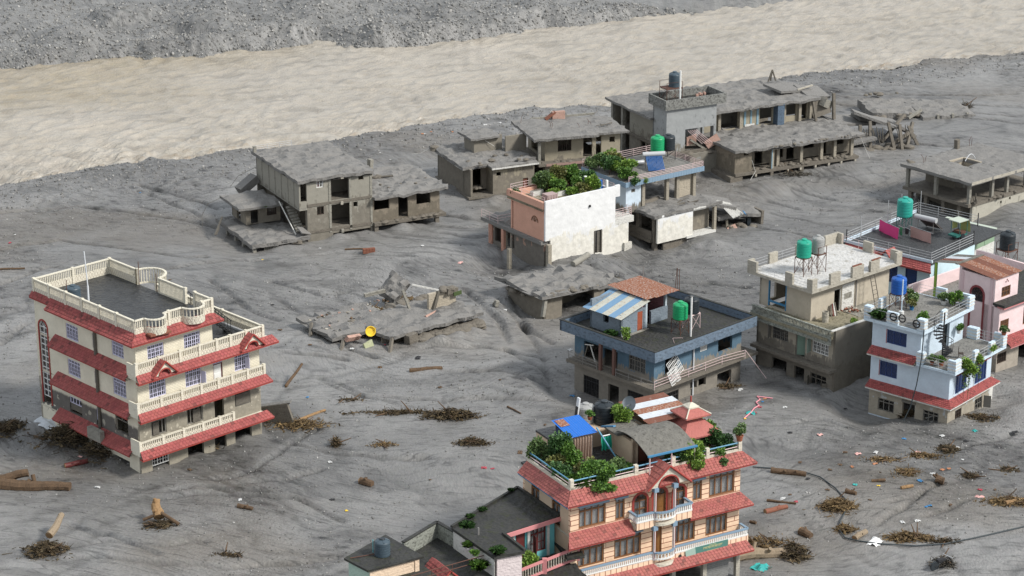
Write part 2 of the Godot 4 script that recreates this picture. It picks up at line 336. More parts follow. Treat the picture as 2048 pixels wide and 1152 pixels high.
func make_ground():
	near_bank = bank([[-400, 440], [0, 380], [130, 352], [250, 322], [360, 313], [500, 300], [640, 288], [740, 264], [850, 247], [1000, 232], [1200, 208], [1330, 186], [1470, 172], [1600, 150], [1700, 140], [1850, 120], [2048, 105], [2400, 75]])
	far_bank = bank([[-400, 150], [0, 133], [90, 128], [190, 115], [300, 111], [430, 106], [520, 92], [640, 82], [720, 90], [870, 82], [950, 72], [1080, 55], [1180, 48], [1260, 35], [1350, 30], [1480, 15], [1560, 2], [1800, -40], [2400, -150]])
	# one sheet: fine cells where the camera looks, wider ones out to the horizon
	var st := 2.0; var q := FX
	var lo := []
	while q > -2600: q -= st; st *= 1.3; lo.push_front(q)
	for a in lo: GX.append(a)
	fx0 = GX.size()
	for i in NFX: GX.append(FX + i * SX)
	q = GX[GX.size() - 1]; st = 2.0
	while q < 2600: q += st; st *= 1.3; GX.append(q)
	lo = []; q = FZ; st = 2.0
	while q > -4000: q -= st; st *= 1.3; lo.push_front(q)
	for a in lo: GZ.append(a)
	fz0 = GZ.size()
	for i in NFZ: GZ.append(FZ + i * SZ)
	q = GZ[GZ.size() - 1]; st = 2.0
	while q < 1200: q += st; st *= 1.3; GZ.append(q)
	var nx := GX.size(); var nz := GZ.size()
	HG.resize(nx * nz); CG.resize(nx * nz)
	var a := noise(.035, 11, 4); var b := noise(.16, 12, 4); var r := noise(.09, 13, 3); r.fractal_type = FastNoiseLite.FRACTAL_RIDGED
	var g := noise(.05, 14, 3); var d := noise(.6, 15, 3); var t := noise(.028, 16, 3); var e := noise(.11, 17, 5); e.fractal_type = FastNoiseLite.FRACTAL_RIDGED
	var fl := noise(.55, 18, 3)
	for j in nz:
		var z := GZ[j]
		for i in nx:
			var x := GX[i]; var k := j * nx + i
			var zn := poly_at(near_bank, x); var zf := poly_at(far_bank, x)
			var dn := z - zn     # > 0: on the village side
			var df := zf - z     # > 0: on the far bank
			var na := a.get_noise_2d(x, z); var nb := b.get_noise_2d(x, z)
			var wx := x * .34 + z * .16 + na * 9.0; var wz := z * 1.05 - x * .18 + na * 14.0   # flow runs mostly across the picture
			var rr := r.get_noise_2d(wx, wz); var dd := d.get_noise_2d(x, z); var gv := g.get_noise_2d(x * .7 + 40.0, z + na * 10.0)
			var h := 0.0; var c := Vector3(.222, .217, .210)
			var gravel := smoothstep(.05, .35, gv)
			if dn > -4.0 and df < 0.0:
				h = na * .28 + nb * .09 - maxf(rr, 0.0) * .13 + dd * (.008 + .05 * gravel)
				var edge := dn - 3.6 + nb * 1.8 + na * 2.0
				h = lerpf(-2.6, h + .1, smoothstep(-2.2, 1.6, edge))
				if edge > 0.0 and edge < 14.0: gravel = maxf(gravel, .9 - edge / 14.0); h += dd * .12
				var line := smoothstep(.42, .78, rr)
				c *= 1.0 + .34 * t.get_noise_2d(x * .6, z) + .16 * nb
				c = c.lerp(Vector3(.098, .094, .090), gravel * .62 * (.6 + .8 * absf(dd)))
				c *= 1.0 - .30 * line
				c *= 1.0 - (.18 + .5 * gravel) * (smoothstep(.30, .62, fl.get_noise_2d(x * .55 + z * .1, z * 1.15)) + .7 * smoothstep(.25, .55, fl.get_noise_2d(x * 1.4 + 500.0, z * 2.2)))
				c = c.lerp(Vector3(.150, .128, .102), clampf(t.get_noise_2d(x + 90.0, z * 1.3) * 1.5 - .15, 0, .45))
				c = c.lerp(Vector3(.235, .228, .218), clampf(t.get_noise_2d(x * .8 - 60.0, z * 1.4 + 300.0) * 2.0 - .45, 0, .6) * (.6 + dd))
			elif df >= -5.0:
				var ee := e.get_noise_2d(x * .55, z * .9 + 90.0)
				h = lerpf(-2.6, .45 + na * 1.5 + nb * .30 + ee * .35 + dd * .08, smoothstep(-1.4, 4.4, df + 2.6 + nb * 1.6 + na * 1.5))
				h += clampf(df * .02, 0, 2.0)
				c = Vector3(.205, .202, .195) * (1.0 + .2 * t.get_noise_2d(x, z) + .22 * dd - .3 * smoothstep(.2, .55, fl.get_noise_2d(x * .9, z * 1.6)))
				c *= 1.0 - .3 * smoothstep(3.0, -1.0, df) * (.6 + dd); c = c.lerp(Vector3(.225, .221, .213), clampf(a.get_noise_2d(x + 200.0, z) * 2.0, 0, .8))
				c = c.lerp(Vector3(.085, .083, .080), smoothstep(.35, .8, ee) * .3)
			else:
				h = -2.6
			HG[k] = h; CG[k] = Color(c.x, c.y, c.z)
	shape_ground()
	var v := PackedVector3Array(); var n := PackedVector3Array(); var uv := PackedVector2Array(); var ix := PackedInt32Array()
	v.resize(nx * nz); n.resize(nx * nz); uv.resize(nx * nz); ix.resize((nx - 1) * (nz - 1) * 6)
	var fl2 := noise(.022, 19, 2)
	var o := 0
	for j in nz:
		var ja := maxi(j - 1, 0); var jb := mini(j + 1, nz - 1)
		for i in nx:
			var k := j * nx + i; var ia := maxi(i - 1, 0); var ib := mini(i + 1, nx - 1)
			v[k] = Vector3(GX[i], HG[k], GZ[j]); var wp := fl2.get_noise_2d(GX[i], GZ[j]); uv[k] = Vector2(GX[i] + GZ[j] * .25 + wp * 8.0, GZ[j] - GX[i] * .22 + wp * 11.0) / 46.0
			n[k] = Vector3(-(HG[j * nx + ib] - HG[j * nx + ia]) / (GX[ib] - GX[ia]), 1, -(HG[jb * nx + i] - HG[ja * nx + i]) / (GZ[jb] - GZ[ja])).normalized()
			if i < nx - 1 and j < nz - 1:
				ix[o] = k; ix[o + 1] = k + 1; ix[o + 2] = k + nx + 1; ix[o + 3] = k; ix[o + 4] = k + nx + 1; ix[o + 5] = k + nx; o += 6
	var ar := []; ar.resize(Mesh.ARRAY_MAX)
	ar[Mesh.ARRAY_VERTEX] = v; ar[Mesh.ARRAY_NORMAL] = n; ar[Mesh.ARRAY_TEX_UV] = uv; ar[Mesh.ARRAY_COLOR] = CG; ar[Mesh.ARRAY_INDEX] = ix
	var m := ArrayMesh.new(); m.add_surface_from_arrays(Mesh.PRIMITIVE_TRIANGLES, ar)
	mi(self, "ground", m, M.mud).set_meta("kind", "structure")

# press a soft shape into the mud: a heap (amount > 0) or a hollow, round or along a line
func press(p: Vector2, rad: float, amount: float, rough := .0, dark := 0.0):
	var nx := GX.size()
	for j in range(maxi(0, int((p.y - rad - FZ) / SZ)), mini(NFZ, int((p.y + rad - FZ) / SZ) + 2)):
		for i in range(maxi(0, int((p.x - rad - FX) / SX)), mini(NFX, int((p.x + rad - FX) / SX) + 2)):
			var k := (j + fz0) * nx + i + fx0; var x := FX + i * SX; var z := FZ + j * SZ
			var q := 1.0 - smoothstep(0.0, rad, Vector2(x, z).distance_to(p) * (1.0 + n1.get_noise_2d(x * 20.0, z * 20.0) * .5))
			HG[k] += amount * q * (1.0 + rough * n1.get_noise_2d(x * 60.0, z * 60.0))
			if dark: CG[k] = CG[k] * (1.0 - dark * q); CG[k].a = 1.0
func level(px: float, py: float, rad: float, y: float):   # scour or fill round a wall foot to a measured height
	var c := gp(px, py, y); var nx := GX.size()
	for j in range(maxi(0, int((c.z - rad - FZ) / SZ)), mini(NFZ, int((c.z + rad - FZ) / SZ) + 2)):
		for i in range(maxi(0, int((c.x - rad - FX) / SX)), mini(NFX, int((c.x + rad - FX) / SX) + 2)):
			var k := (j + fz0) * nx + i + fx0; var q := 1.0 - smoothstep(rad * .3, rad, Vector2(FX + i * SX - c.x, FZ + j * SZ - c.z).length())
			HG[k] = lerpf(HG[k], y + HG[k] * .15, q)
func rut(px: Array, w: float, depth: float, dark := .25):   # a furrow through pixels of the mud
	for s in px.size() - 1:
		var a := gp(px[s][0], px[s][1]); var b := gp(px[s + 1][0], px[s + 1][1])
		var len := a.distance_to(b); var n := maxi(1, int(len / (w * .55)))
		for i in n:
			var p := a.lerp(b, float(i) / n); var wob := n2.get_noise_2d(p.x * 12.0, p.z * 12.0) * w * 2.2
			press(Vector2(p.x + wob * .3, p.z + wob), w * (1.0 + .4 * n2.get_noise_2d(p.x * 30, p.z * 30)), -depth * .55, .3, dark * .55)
func shape_ground():
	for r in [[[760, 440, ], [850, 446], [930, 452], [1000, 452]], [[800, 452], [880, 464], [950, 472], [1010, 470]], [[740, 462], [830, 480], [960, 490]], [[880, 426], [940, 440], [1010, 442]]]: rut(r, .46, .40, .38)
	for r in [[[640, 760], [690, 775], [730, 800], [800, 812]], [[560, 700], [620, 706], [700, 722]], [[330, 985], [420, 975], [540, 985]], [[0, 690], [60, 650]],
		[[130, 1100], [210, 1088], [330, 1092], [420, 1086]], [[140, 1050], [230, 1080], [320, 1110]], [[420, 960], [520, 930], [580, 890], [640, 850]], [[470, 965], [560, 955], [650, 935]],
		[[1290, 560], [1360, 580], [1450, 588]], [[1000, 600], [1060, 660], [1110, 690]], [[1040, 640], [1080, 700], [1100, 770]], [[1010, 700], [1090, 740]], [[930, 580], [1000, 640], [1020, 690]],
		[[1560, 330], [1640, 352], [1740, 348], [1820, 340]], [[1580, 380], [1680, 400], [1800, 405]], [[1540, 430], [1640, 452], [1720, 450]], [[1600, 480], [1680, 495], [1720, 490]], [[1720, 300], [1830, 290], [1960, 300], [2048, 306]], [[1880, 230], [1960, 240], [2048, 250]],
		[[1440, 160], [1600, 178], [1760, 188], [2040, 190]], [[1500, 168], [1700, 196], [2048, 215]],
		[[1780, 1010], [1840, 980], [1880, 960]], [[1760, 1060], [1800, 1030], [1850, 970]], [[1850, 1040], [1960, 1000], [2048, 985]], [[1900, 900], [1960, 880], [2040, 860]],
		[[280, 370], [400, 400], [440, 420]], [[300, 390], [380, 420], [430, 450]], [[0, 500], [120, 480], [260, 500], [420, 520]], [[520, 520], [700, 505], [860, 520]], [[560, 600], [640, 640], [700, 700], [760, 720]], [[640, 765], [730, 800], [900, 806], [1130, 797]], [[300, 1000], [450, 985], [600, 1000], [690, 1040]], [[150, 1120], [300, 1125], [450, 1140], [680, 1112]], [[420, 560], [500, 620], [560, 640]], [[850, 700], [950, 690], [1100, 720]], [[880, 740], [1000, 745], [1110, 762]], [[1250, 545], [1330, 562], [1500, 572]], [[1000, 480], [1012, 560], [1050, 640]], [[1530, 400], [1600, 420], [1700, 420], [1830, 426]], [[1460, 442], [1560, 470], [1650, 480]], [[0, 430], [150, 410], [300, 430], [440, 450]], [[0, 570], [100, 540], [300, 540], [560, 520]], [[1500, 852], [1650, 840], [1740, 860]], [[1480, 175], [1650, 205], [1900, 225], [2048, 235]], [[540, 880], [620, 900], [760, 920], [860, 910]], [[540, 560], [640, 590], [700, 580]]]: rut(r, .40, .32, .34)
	for q in [[284, 945, 4, .0], [110, 860, 5, .35], [1230, 815, 6, -.7], [1165, 790, 5, -.95], [1400, 800, 5, -.35], [1480, 770, 4, -.45], [1600, 770, 6, -.05], [1680, 790, 4, .0], [1770, 845, 5, -.75], [1735, 830, 4, -1.0], [1850, 848, 4, -.3], [1940, 830, 4, -.35], [1985, 805, 3, -.5], [500, 498, 5, -.35], [450, 470, 4, -.4], [640, 480, 4, -.1], [760, 455, 6, -.1], [1480, 362, 4, -.2], [1600, 340, 7, -.1], [1000, 405, 6, -.3], [1250, 520, 4, -.5], [1330, 500, 4, -.6], [1010, 545, 5, -.8], [1085, 630, 4, -.9], [1140, 622, 5, -.8], [780, 668, 3, -.3], [1930, 432, 5, -.5]]: level(q[0], q[1], q[2], q[3])
	for s in [[284, 950, 522, 866, .16], [284, 950, 90, 845, .25], [1306, 812, 1478, 765, .15], [1300, 812, 1150, 785, .15], [1660, 788, 1535, 740, .2], [1672, 788, 1742, 760, .15], [1890, 850, 1740, 832, .18], [1896, 848, 1985, 808, .15], [615, 486, 740, 460, .15], [500, 505, 600, 488, .15], [745, 462, 885, 440, .2], [1475, 362, 1700, 305, .2], [945, 402, 1070, 385, .2], [1300, 520, 1440, 490, .25], [1090, 628, 1280, 590, .1], [860, 690, 960, 660, .3], [1830, 430, 1935, 440, .2]]:
		for i in 14: var f := R.randf(); var p := gp(lerpf(s[0], s[2], f), lerpf(s[1], s[3], f)); press(Vector2(p.x + R.randfn() * .5, p.z + .3 + R.randfn() * .5), R.randf_range(.7, 1.9), s[4] * R.randf_range(.3, .8), .15)
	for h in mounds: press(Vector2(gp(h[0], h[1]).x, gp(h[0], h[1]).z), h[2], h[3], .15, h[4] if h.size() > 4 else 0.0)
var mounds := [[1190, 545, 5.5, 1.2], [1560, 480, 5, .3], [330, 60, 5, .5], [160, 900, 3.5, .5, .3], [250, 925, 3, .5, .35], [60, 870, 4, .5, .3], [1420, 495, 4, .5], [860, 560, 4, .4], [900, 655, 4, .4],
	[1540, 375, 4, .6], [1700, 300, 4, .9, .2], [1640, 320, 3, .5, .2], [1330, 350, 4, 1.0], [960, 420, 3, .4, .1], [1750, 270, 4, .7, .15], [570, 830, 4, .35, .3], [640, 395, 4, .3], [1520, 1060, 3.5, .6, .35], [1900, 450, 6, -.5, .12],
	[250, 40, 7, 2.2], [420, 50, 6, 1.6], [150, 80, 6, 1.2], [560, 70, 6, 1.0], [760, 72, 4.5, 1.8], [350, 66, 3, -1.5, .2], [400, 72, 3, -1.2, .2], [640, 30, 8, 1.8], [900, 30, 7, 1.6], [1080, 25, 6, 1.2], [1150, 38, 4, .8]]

func make_river():
	var xs := []; var q := -1200.0
	while q < 1200: xs.append(q); q += .45 if absf(q) < 80 else 25.0
	var a := noise(.05, 31, 3); var b := noise(.22, 32, 4); b.fractal_type = FastNoiseLite.FRACTAL_RIDGED; var d := noise(.7, 33, 3); var t := noise(.02, 34, 3)
	var st2 := noise(.30, 35, 4); var nv := 300; var nx := xs.size()
	var v := PackedVector3Array(); var c := PackedColorArray(); var uv := PackedVector2Array(); var ix := PackedInt32Array(); var n := PackedVector3Array()
	v.resize(nx * nv); c.resize(nx * nv); uv.resize(nx * nv); n.resize(nx * nv)
	for j in nv:
		for i in nx:
			var x: float = xs[i]
			var zn := poly_at(near_bank, clampf(x, -120, 120)) + 3.0; var zf := poly_at(far_bank, clampf(x, -120, 120)) - 4.0
			var f := j / (nv - 1.0); var z := lerpf(zn, zf, f); var k := j * nx + i
			# crests lie across the current, which runs along the bank
			var na := a.get_noise_2d(x, z); var wx := x * .85 - z * .35 + na * 5.0; var wz := z * .55 + x * .30
			var rap := smoothstep(.45, .0, f) * smoothstep(10.0, -60.0, x) + .30 + .5 * smoothstep(.16, .02, f)
			var bb := b.get_noise_2d(wx, wz); var dd := d.get_noise_2d(x * 1.0 - z * .3, z * .8 + x * .3)
			var h := (bb * .36 + dd * .20) * (.5 + rap) + na * .10
			v[k] = Vector3(x, WATER + h, z); uv[k] = Vector2(x * .6 - z * .2, z) / 4.0
			var col := Vector3(.335, .302, .255) * (1.0 + .10 * t.get_noise_2d(x, z * 1.5) + .10 * na)
			col = col.lerp(Vector3(.285, .240, .170), clampf(smoothstep(-20.0, -60.0, x) * smoothstep(.35, .8, f) * 1.0 + t.get_noise_2d(x + 50, z * 2.0) * .35, 0, .8))
			col = col.lerp(Vector3(.40, .372, .325), clampf(bb * rap * .9, 0, .5)); col *= 1.0 - .22 * smoothstep(.05, .5, st2.get_noise_2d(x * .35 - z * .10, z * 1.1 + x * .38)) ; col = col.lerp(Vector3(.25, .19, .125), smoothstep(.14, .03, f) * smoothstep(.1, .45, dd) * .6)
			c[k] = Color(col.x, col.y, col.z)
	for j in nv:
		for i in nx:
			var k := j * nx + i; var p := v[j * nx + mini(i + 1, nx - 1)] - v[j * nx + maxi(i - 1, 0)]; var r := v[mini(j + 1, nv - 1) * nx + i] - v[maxi(j - 1, 0) * nx + i]
			n[k] = p.cross(r).normalized()
			if n[k].y < 0: n[k] = -n[k]
			if i < nx - 1 and j < nv - 1: ix.append_array([k, k + nx, k + nx + 1, k, k + nx + 1, k + 1])
	var ar := []; ar.resize(Mesh.ARRAY_MAX)
	ar[Mesh.ARRAY_VERTEX] = v; ar[Mesh.ARRAY_NORMAL] = n; ar[Mesh.ARRAY_TEX_UV] = uv; ar[Mesh.ARRAY_COLOR] = c; ar[Mesh.ARRAY_INDEX] = ix
	var m := ArrayMesh.new(); m.add_surface_from_arrays(Mesh.PRIMITIVE_TRIANGLES, ar)
	mi(self, "river", m, M.water).set_meta("kind", "structure")
# ---------------------------------------------------------------- building pieces
func ft(face: String, off: float) -> Transform3D:   # a wall's own frame: x along it, y up, z outward
	match face:
		"F": return Transform3D(Basis(), Vector3(0, 0, off))
		"B": return Transform3D(Basis(Vector3(-1, 0, 0), Vector3.UP, Vector3(0, 0, -1)), Vector3(0, 0, off))
		"L": return Transform3D(Basis(Vector3(0, 0, 1), Vector3.UP, Vector3(-1, 0, 0)), Vector3(off, 0, 0))
	return Transform3D(Basis(Vector3(0, 0, -1), Vector3.UP, Vector3(1, 0, 0)), Vector3(off, 0, 0))
func sg(face: String) -> float: return -1.0 if face == "B" or face == "R" else 1.0
func fb(p: Node, called: String, m: String, face: String, off: float, a0: float, a1: float, y0: float, y1: float, d0: float, d1: float) -> MeshInstance3D:
	var t := ft(face, off)
	return mi(p, called, unit_box, M[m], t * Transform3D(Basis.from_scale(Vector3(maxf(absf(a1 - a0), .004), maxf(y1 - y0, .004), maxf(d1 - d0, .004))), Vector3(sg(face) * (a0 + a1) / 2, (y0 + y1) / 2, (d0 + d1) / 2)))
# a wall with thickness and real openings [a0, a1, y0, y1]
func wl(p: Node, m: String, face: String, off: float, a0: float, a1: float, y0: float, y1: float, holes := [], t := .22, called := "wall") -> MeshInstance3D:
	var s := sg(face); var hs := []
	for h in holes: hs.append([minf(s * h[0], s * h[1]), maxf(s * h[0], s * h[1]), h[2], h[3]])
	var xa := minf(s * a0, s * a1); var xb := maxf(s * a0, s * a1)
	var xs := [xa, xb]; var ys := [y0, y1]
	for h in hs:
		for q in [h[0], h[1]]:
			if q > xa and q < xb and not xs.has(q): xs.append(q)
		for q in [h[2], h[3]]:
			if q > y0 and q < y1 and not ys.has(q): ys.append(q)
	xs.sort(); ys.sort()
	var b := MB.new(); var nx := xs.size() - 1; var ny := ys.size() - 1
	var k := {"F": 0.0, "L": .37, "B": .61, "R": .83}
	var uo: float = k[face]
	var open := func(i: int, j: int) -> bool:
		if i < 0 or j < 0 or i >= nx or j >= ny: return true
		var cx: float = (xs[i] + xs[i + 1]) / 2; var cy: float = (ys[j] + ys[j + 1]) / 2
		for h in hs:
			if cx > h[0] and cx < h[1] and cy > h[2] and cy < h[3]: return true
		return false
	var uvf := func(x: float, y: float) -> Vector2: return Vector2(x / 12.0 + uo, (11.0 - y) / 12.0)
	for i in nx:
		for j in ny:
			if open.call(i, j): continue
			var x0: float = xs[i]; var x1: float = xs[i + 1]; var v0: float = ys[j]; var v1: float = ys[j + 1]
			b.quad(Vector3(x0, v0, 0), Vector3(x0, v1, 0), Vector3(x1, v1, 0), Vector3(x1, v0, 0), uvf.call(x0, v0), uvf.call(x0, v1), uvf.call(x1, v1), uvf.call(x1, v0))
			b.quad(Vector3(x1, v0, -t), Vector3(x1, v1, -t), Vector3(x0, v1, -t), Vector3(x0, v0, -t), uvf.call(x1, v0), uvf.call(x1, v1), uvf.call(x0, v1), uvf.call(x0, v0))
			if open.call(i - 1, j): b.quad(Vector3(x0, v0, -t), Vector3(x0, v1, -t), Vector3(x0, v1, 0), Vector3(x0, v0, 0), uvf.call(x0 - t, v0), uvf.call(x0 - t, v1), uvf.call(x0, v1), uvf.call(x0, v0))
			if open.call(i + 1, j): b.quad(Vector3(x1, v0, 0), Vector3(x1, v1, 0), Vector3(x1, v1, -t), Vector3(x1, v0, -t), uvf.call(x1, v0), uvf.call(x1, v1), uvf.call(x1 + t, v1), uvf.call(x1 + t, v0))
			if open.call(i, j - 1): b.quad(Vector3(x0, v0, -t), Vector3(x0, v0, 0), Vector3(x1, v0, 0), Vector3(x1, v0, -t), uvf.call(x0, v0), uvf.call(x0, v0), uvf.call(x1, v0), uvf.call(x1, v0))
			if open.call(i, j + 1): b.quad(Vector3(x0, v1, 0), Vector3(x0, v1, -t), Vector3(x1, v1, -t), Vector3(x1, v1, 0), uvf.call(x0, v1), uvf.call(x0, v1), uvf.call(x1, v1), uvf.call(x1, v1))
	return mi(p, called, b.mesh(), M[m], ft(face, off))
# four walls of a box-shaped storey at once; holes per face
func storey(p: Node, m: String, x0: float, x1: float, z0: float, z1: float, y0: float, y1: float, hf := [], hl := [], hb := [], hr := [], t := .22, ml := ""):
	wl(p, m, "F", z1, x0, x1, y0, y1, hf, t); wl(p, ml if ml else m, "L", x0, z0 + t, z1 - t, y0, y1, hl, t)
	wl(p, m, "B", z0, x0, x1, y0, y1, hb, t); wl(p, m, "R", x1, z0 + t, z1 - t, y0, y1, hr, t)
var win_cache := {}
# a window in an opening: frame bars, a sheet of glass per light, curtains behind if asked for
func win(p: Node, face: String, off: float, a0: float, a1: float, y0: float, y1: float, fm: String, cols := 2, rows := 1, transom := .0, glass := "glass", curtain := "", bar := .07, thin := .03, called := "window") -> Node3D:
	var o := sub(p, called); o.transform = ft(face, off) * Transform3D(Basis(), Vector3(sg(face) * (a0 + a1) / 2, y0, -.05))
	var w := absf(a1 - a0) - .01; var h := y1 - y0 - .01; var key := [w, h, cols, rows, transom, bar, thin]
	if not win_cache.has(key):
		var b := MB.new(); var x := -w / 2
		b.abox(x, x + bar, .005, h, -.09, 0); b.abox(x + w - bar, x + w, .005, h, -.09, 0); b.abox(x + bar, x + w - bar, .005, bar, -.09, 0); b.abox(x + bar, x + w - bar, h - bar, h, -.09, 0)
		if transom > 0: b.abox(x + bar, x + w - bar, h - transom - bar / 2, h - transom + bar / 2, -.085, -.005)
		for i in range(1, cols): b.abox(x + w * i / cols - bar * .45, x + w * i / cols + bar * .45, bar, h - bar, -.08, -.01)
		if rows > 1:
			var hh := h - transom
			for i in range(1, rows): b.abox(x + bar, x + w - bar, hh * i / rows - thin / 2, hh * i / rows + thin / 2, -.07, -.02)
			for i in cols: b.abox(x + w * (i + .5) / cols - thin / 2, x + w * (i + .5) / cols + thin / 2, bar, h - bar, -.072, -.018)
		win_cache[key] = b.mesh()
	mi(o, "frame", win_cache[key], M[fm])
	if glass:
		for i in cols: bx(o, "pane", glass, -w / 2 + w * i / cols + .02, -w / 2 + w * (i + 1) / cols - .02, .03, h - .03, -.05, -.04)
	if curtain: bx(o, "curtain", curtain, -w / 2 + .02, w / 2 - .02, .02, h - .02, -.16, -.15)
	return o
func door(p: Node, face: String, off: float, a0: float, a1: float, y0: float, y1: float, leaf: String, fm: String, swing := 0.0):
	var o := sub(p, "door"); o.transform = ft(face, off) * Transform3D(Basis(), Vector3(sg(face) * (a0 + a1) / 2, y0, -.06)); var w := absf(a1 - a0) - .01; var h := y1 - y0 - .005
	for s in [-1, 1]: bx(o, "jamb", fm, s * (w / 2 - .07), s * w / 2, 0, h, -.12, 0)
	bx(o, "lintel", fm, -w / 2 + .07, w / 2 - .07, h - .07, h, -.12, 0)
	var lf := sub(o, "leaf"); lf.position = Vector3(-w / 2 + .07, 0, -.06); lf.rotation.y = swing
	bx(lf, "panel", leaf, 0, w - .14, .02, h - .08, -.03, .02)
	for k in 3: bx(lf, "raised_panel", leaf, .08, w - .22, .1 + k * (h - .2) / 3, (k + 1) * (h - .2) / 3, .021, .04)
# a lean-to band of roof tiles along a wall with fascia and soffit; h0/h1 lengthen the eave at either end for a hip
func skirt(p: Node, m: String, face: String, off: float, a0: float, a1: float, ylow: float, ytop: float, out: float, h0 := 0.0, h1 := 0.0, tw := .3, rl := .3, fas := "", called := "tiled_eave"):
	var o := sub(p, called); var s := sg(face); o.transform = ft(face, off)
	if s < 0: var q := -a0; a0 = -a1; a1 = q; q = h0; h0 = h1; h1 = q
	var b := MB.new(); b.use_c = true; var len := Vector2(out, ytop - ylow).length(); var n := maxi(2, int(round(len / rl)))
	var up := Vector3(0, out, ytop - ylow).normalized()
	b.col = Color(.55, .5, .5)
	b.quad(Vector3(a0 - h0, ylow, out), Vector3(a0, ytop, 0), Vector3(a1, ytop, 0), Vector3(a1 + h1, ylow, out))
	for r in n:
		var f0 := float(r) / n; var f1 := float(r + 1) / n + .04; var u0 := a0 - h0 * f0; var u1 := a1 + h1 * f0; var w0 := a0 - h0 * minf(f1, 1); var w1 := a1 + h1 * minf(f1, 1)
		var k := int(ceil((w1 - w0) / tw)); var sh := .5 * (r & 1)
		for i in k + 1:
			var ta := w0 + (i - sh) * tw + .012; var tb := ta + tw - .024
			var ba := clampf(ta, w0, w1); var bb := clampf(tb, w0, w1); var ca := clampf(ta, u0, u1); var cb := clampf(tb, u0, u1)
			if bb - ba < .03: continue
			var t0 := Vector3(0, lerpf(ytop, ylow, f0), out * f0) + up * .012; var t1 := Vector3(0, lerpf(ytop, ylow, f1), out * f1) + up * (.045 + .012 * R.randf())
			var c := R.randf_range(.78, 1.08); b.col = Color(c, c * R.randf_range(.92, 1.04), c)
			if R.randf() < .06: b.col = Color(.55, .6, .6)
			var A := t1 + Vector3(ba, 0, 0); var B := t0 + Vector3(ca, 0, 0); var C := t0 + Vector3(cb, 0, 0); var D := t1 + Vector3(bb, 0, 0)
			b.quad(A, B, C, D); b.quad(A - up * .04, A, D, D - up * .04)
	stuff(mi(o, "roof_tiles", b.mesh(), M[m]))
	var e := MB.new(); e.abox(a0 - h0, a1 + h1, ylow - .14, ylow - .01, out - .05, out - .005)
	if h0 > 0: e.box(Vector3(a0 - h0, ylow - .14, out - .05), Vector3(.045, 0, 0), Vector3(0, .13, 0), Vector3(h0 - .05, 0, -out + .05))
	mi(o, "fascia", e.mesh(), M[fas if fas else m])
	var so := MB.new(); so.quad(Vector3(a0 - h0 * .98, ylow - .1, out - .06), Vector3(a1 + h1 * .98, ylow - .1, out - .06), Vector3(a1, ylow - .1, 0), Vector3(a0, ylow - .1, 0)); mi(o, "soffit", so.mesh(), M["plaster"])
	return o
# masonry balustrade through points (x, z): lattice panel below, balusters above, rail, posts
func balustrade(p: Node, pts: Array, y0: float, h: float, m: String, style := "lattice", mr := "", posts := true, gap := .16, ml := "lattice_red", called := "balustrade"):
	var o := sub(p, called); var pan := MB.new(); var lat := MB.new(); var bal := MB.new(); var rail := MB.new()
	var yb := y0 + (h * .46 if style == "lattice" else .12)
	for i in pts.size() - 1:
		var a := Vector3(pts[i].x, 0, pts[i].y); var b := Vector3(pts[i + 1].x, 0, pts[i + 1].y); var d := (b - a); var L := d.length(); d = d / L; var n := Vector3(-d.z, 0, d.x)
		pan.box(a + Vector3.UP * y0 - n * .05, d * L, Vector3(0, yb - y0, 0), n * .10)
		rail.box(a + Vector3.UP * (y0 + h - .09) - n * .09, d * L, Vector3(0, .09, 0), n * .18)
		var k := maxi(1, int(L / gap))
		for j in k:
			var c := a + d * (L * (j + .5) / k)
			bal.box(c + Vector3.UP * yb - d * .035 - n * .035, d * .07, Vector3(0, y0 + h - .09 - yb, 0), n * .07)
		if style == "lattice":
			var q := maxi(1, int(L / .25)); var st := L / q
			for sd in [-1, 1]:
				for j in q:
					for e in [-1, 1]:
						var x0 := (j if e > 0 else j + 1) * st; var c0: Vector3 = a + d * x0 + Vector3.UP * (y0 + .02) + n * (.052 * sd); var c1: Vector3 = c0 + d * (st * e) + Vector3.UP * (yb - y0 - .04)
						var w := Vector3.UP * .028
						lat.quad(c0, c0 + w, c1 + w, c1)
		if posts and L > .9: 
			bx(o, "post", mr if mr else m, a.x - .11, a.x + .11, y0 - .02, y0 + h + .06, a.z - .11, a.z + .11)
	if posts: var e: Vector2 = pts[pts.size() - 1]; bx(o, "post", mr if mr else m, e.x - .11, e.x + .11, y0 - .02, y0 + h + .06, e.y - .11, e.y + .11)
	mi(o, "panel", pan.mesh(), M[m]); mi(o, "top_rail", rail.mesh(), M[mr if mr else m]); stuff(mi(o, "balusters", bal.mesh(), M[m]))
	if style == "lattice": stuff(mi(o, "lattice", lat.mesh(), M[ml]))
	return o
func railing(p: Node, pts: Array, y0: float, h: float, bars: int, m: String, step := 1.6, r := .02, lean := 0.0):
	r *= .8
	var o := sub(p, "railing")
	for i in pts.size() - 1:
		var a := Vector3(pts[i].x, y0, pts[i].y); var b := Vector3(pts[i + 1].x, y0, pts[i + 1].y); var k := maxi(1, int(round(a.distance_to(b) / step)))
		for j in k + (1 if i == pts.size() - 2 else 0):
			var c := a.lerp(b, float(j) / k); rod(o, "post", m, c, c + Vector3(lean, h, 0), r)
		for q in bars:
			var v := Vector3(lean * (q + 1.0) / bars, h * (q + 1.0) / bars, 0); rod(o, "rail", m, a + v, b + v, r * .8)
	return o
func arc(cx: float, cz: float, r: float, t0: float, t1: float, n := 8) -> Array:
	var o := []
	for i in n + 1: var t := deg_to_rad(lerpf(t0, t1, float(i) / n)); o.append(Vector2(cx + r * cos(t), cz + r * sin(t)))
	return o
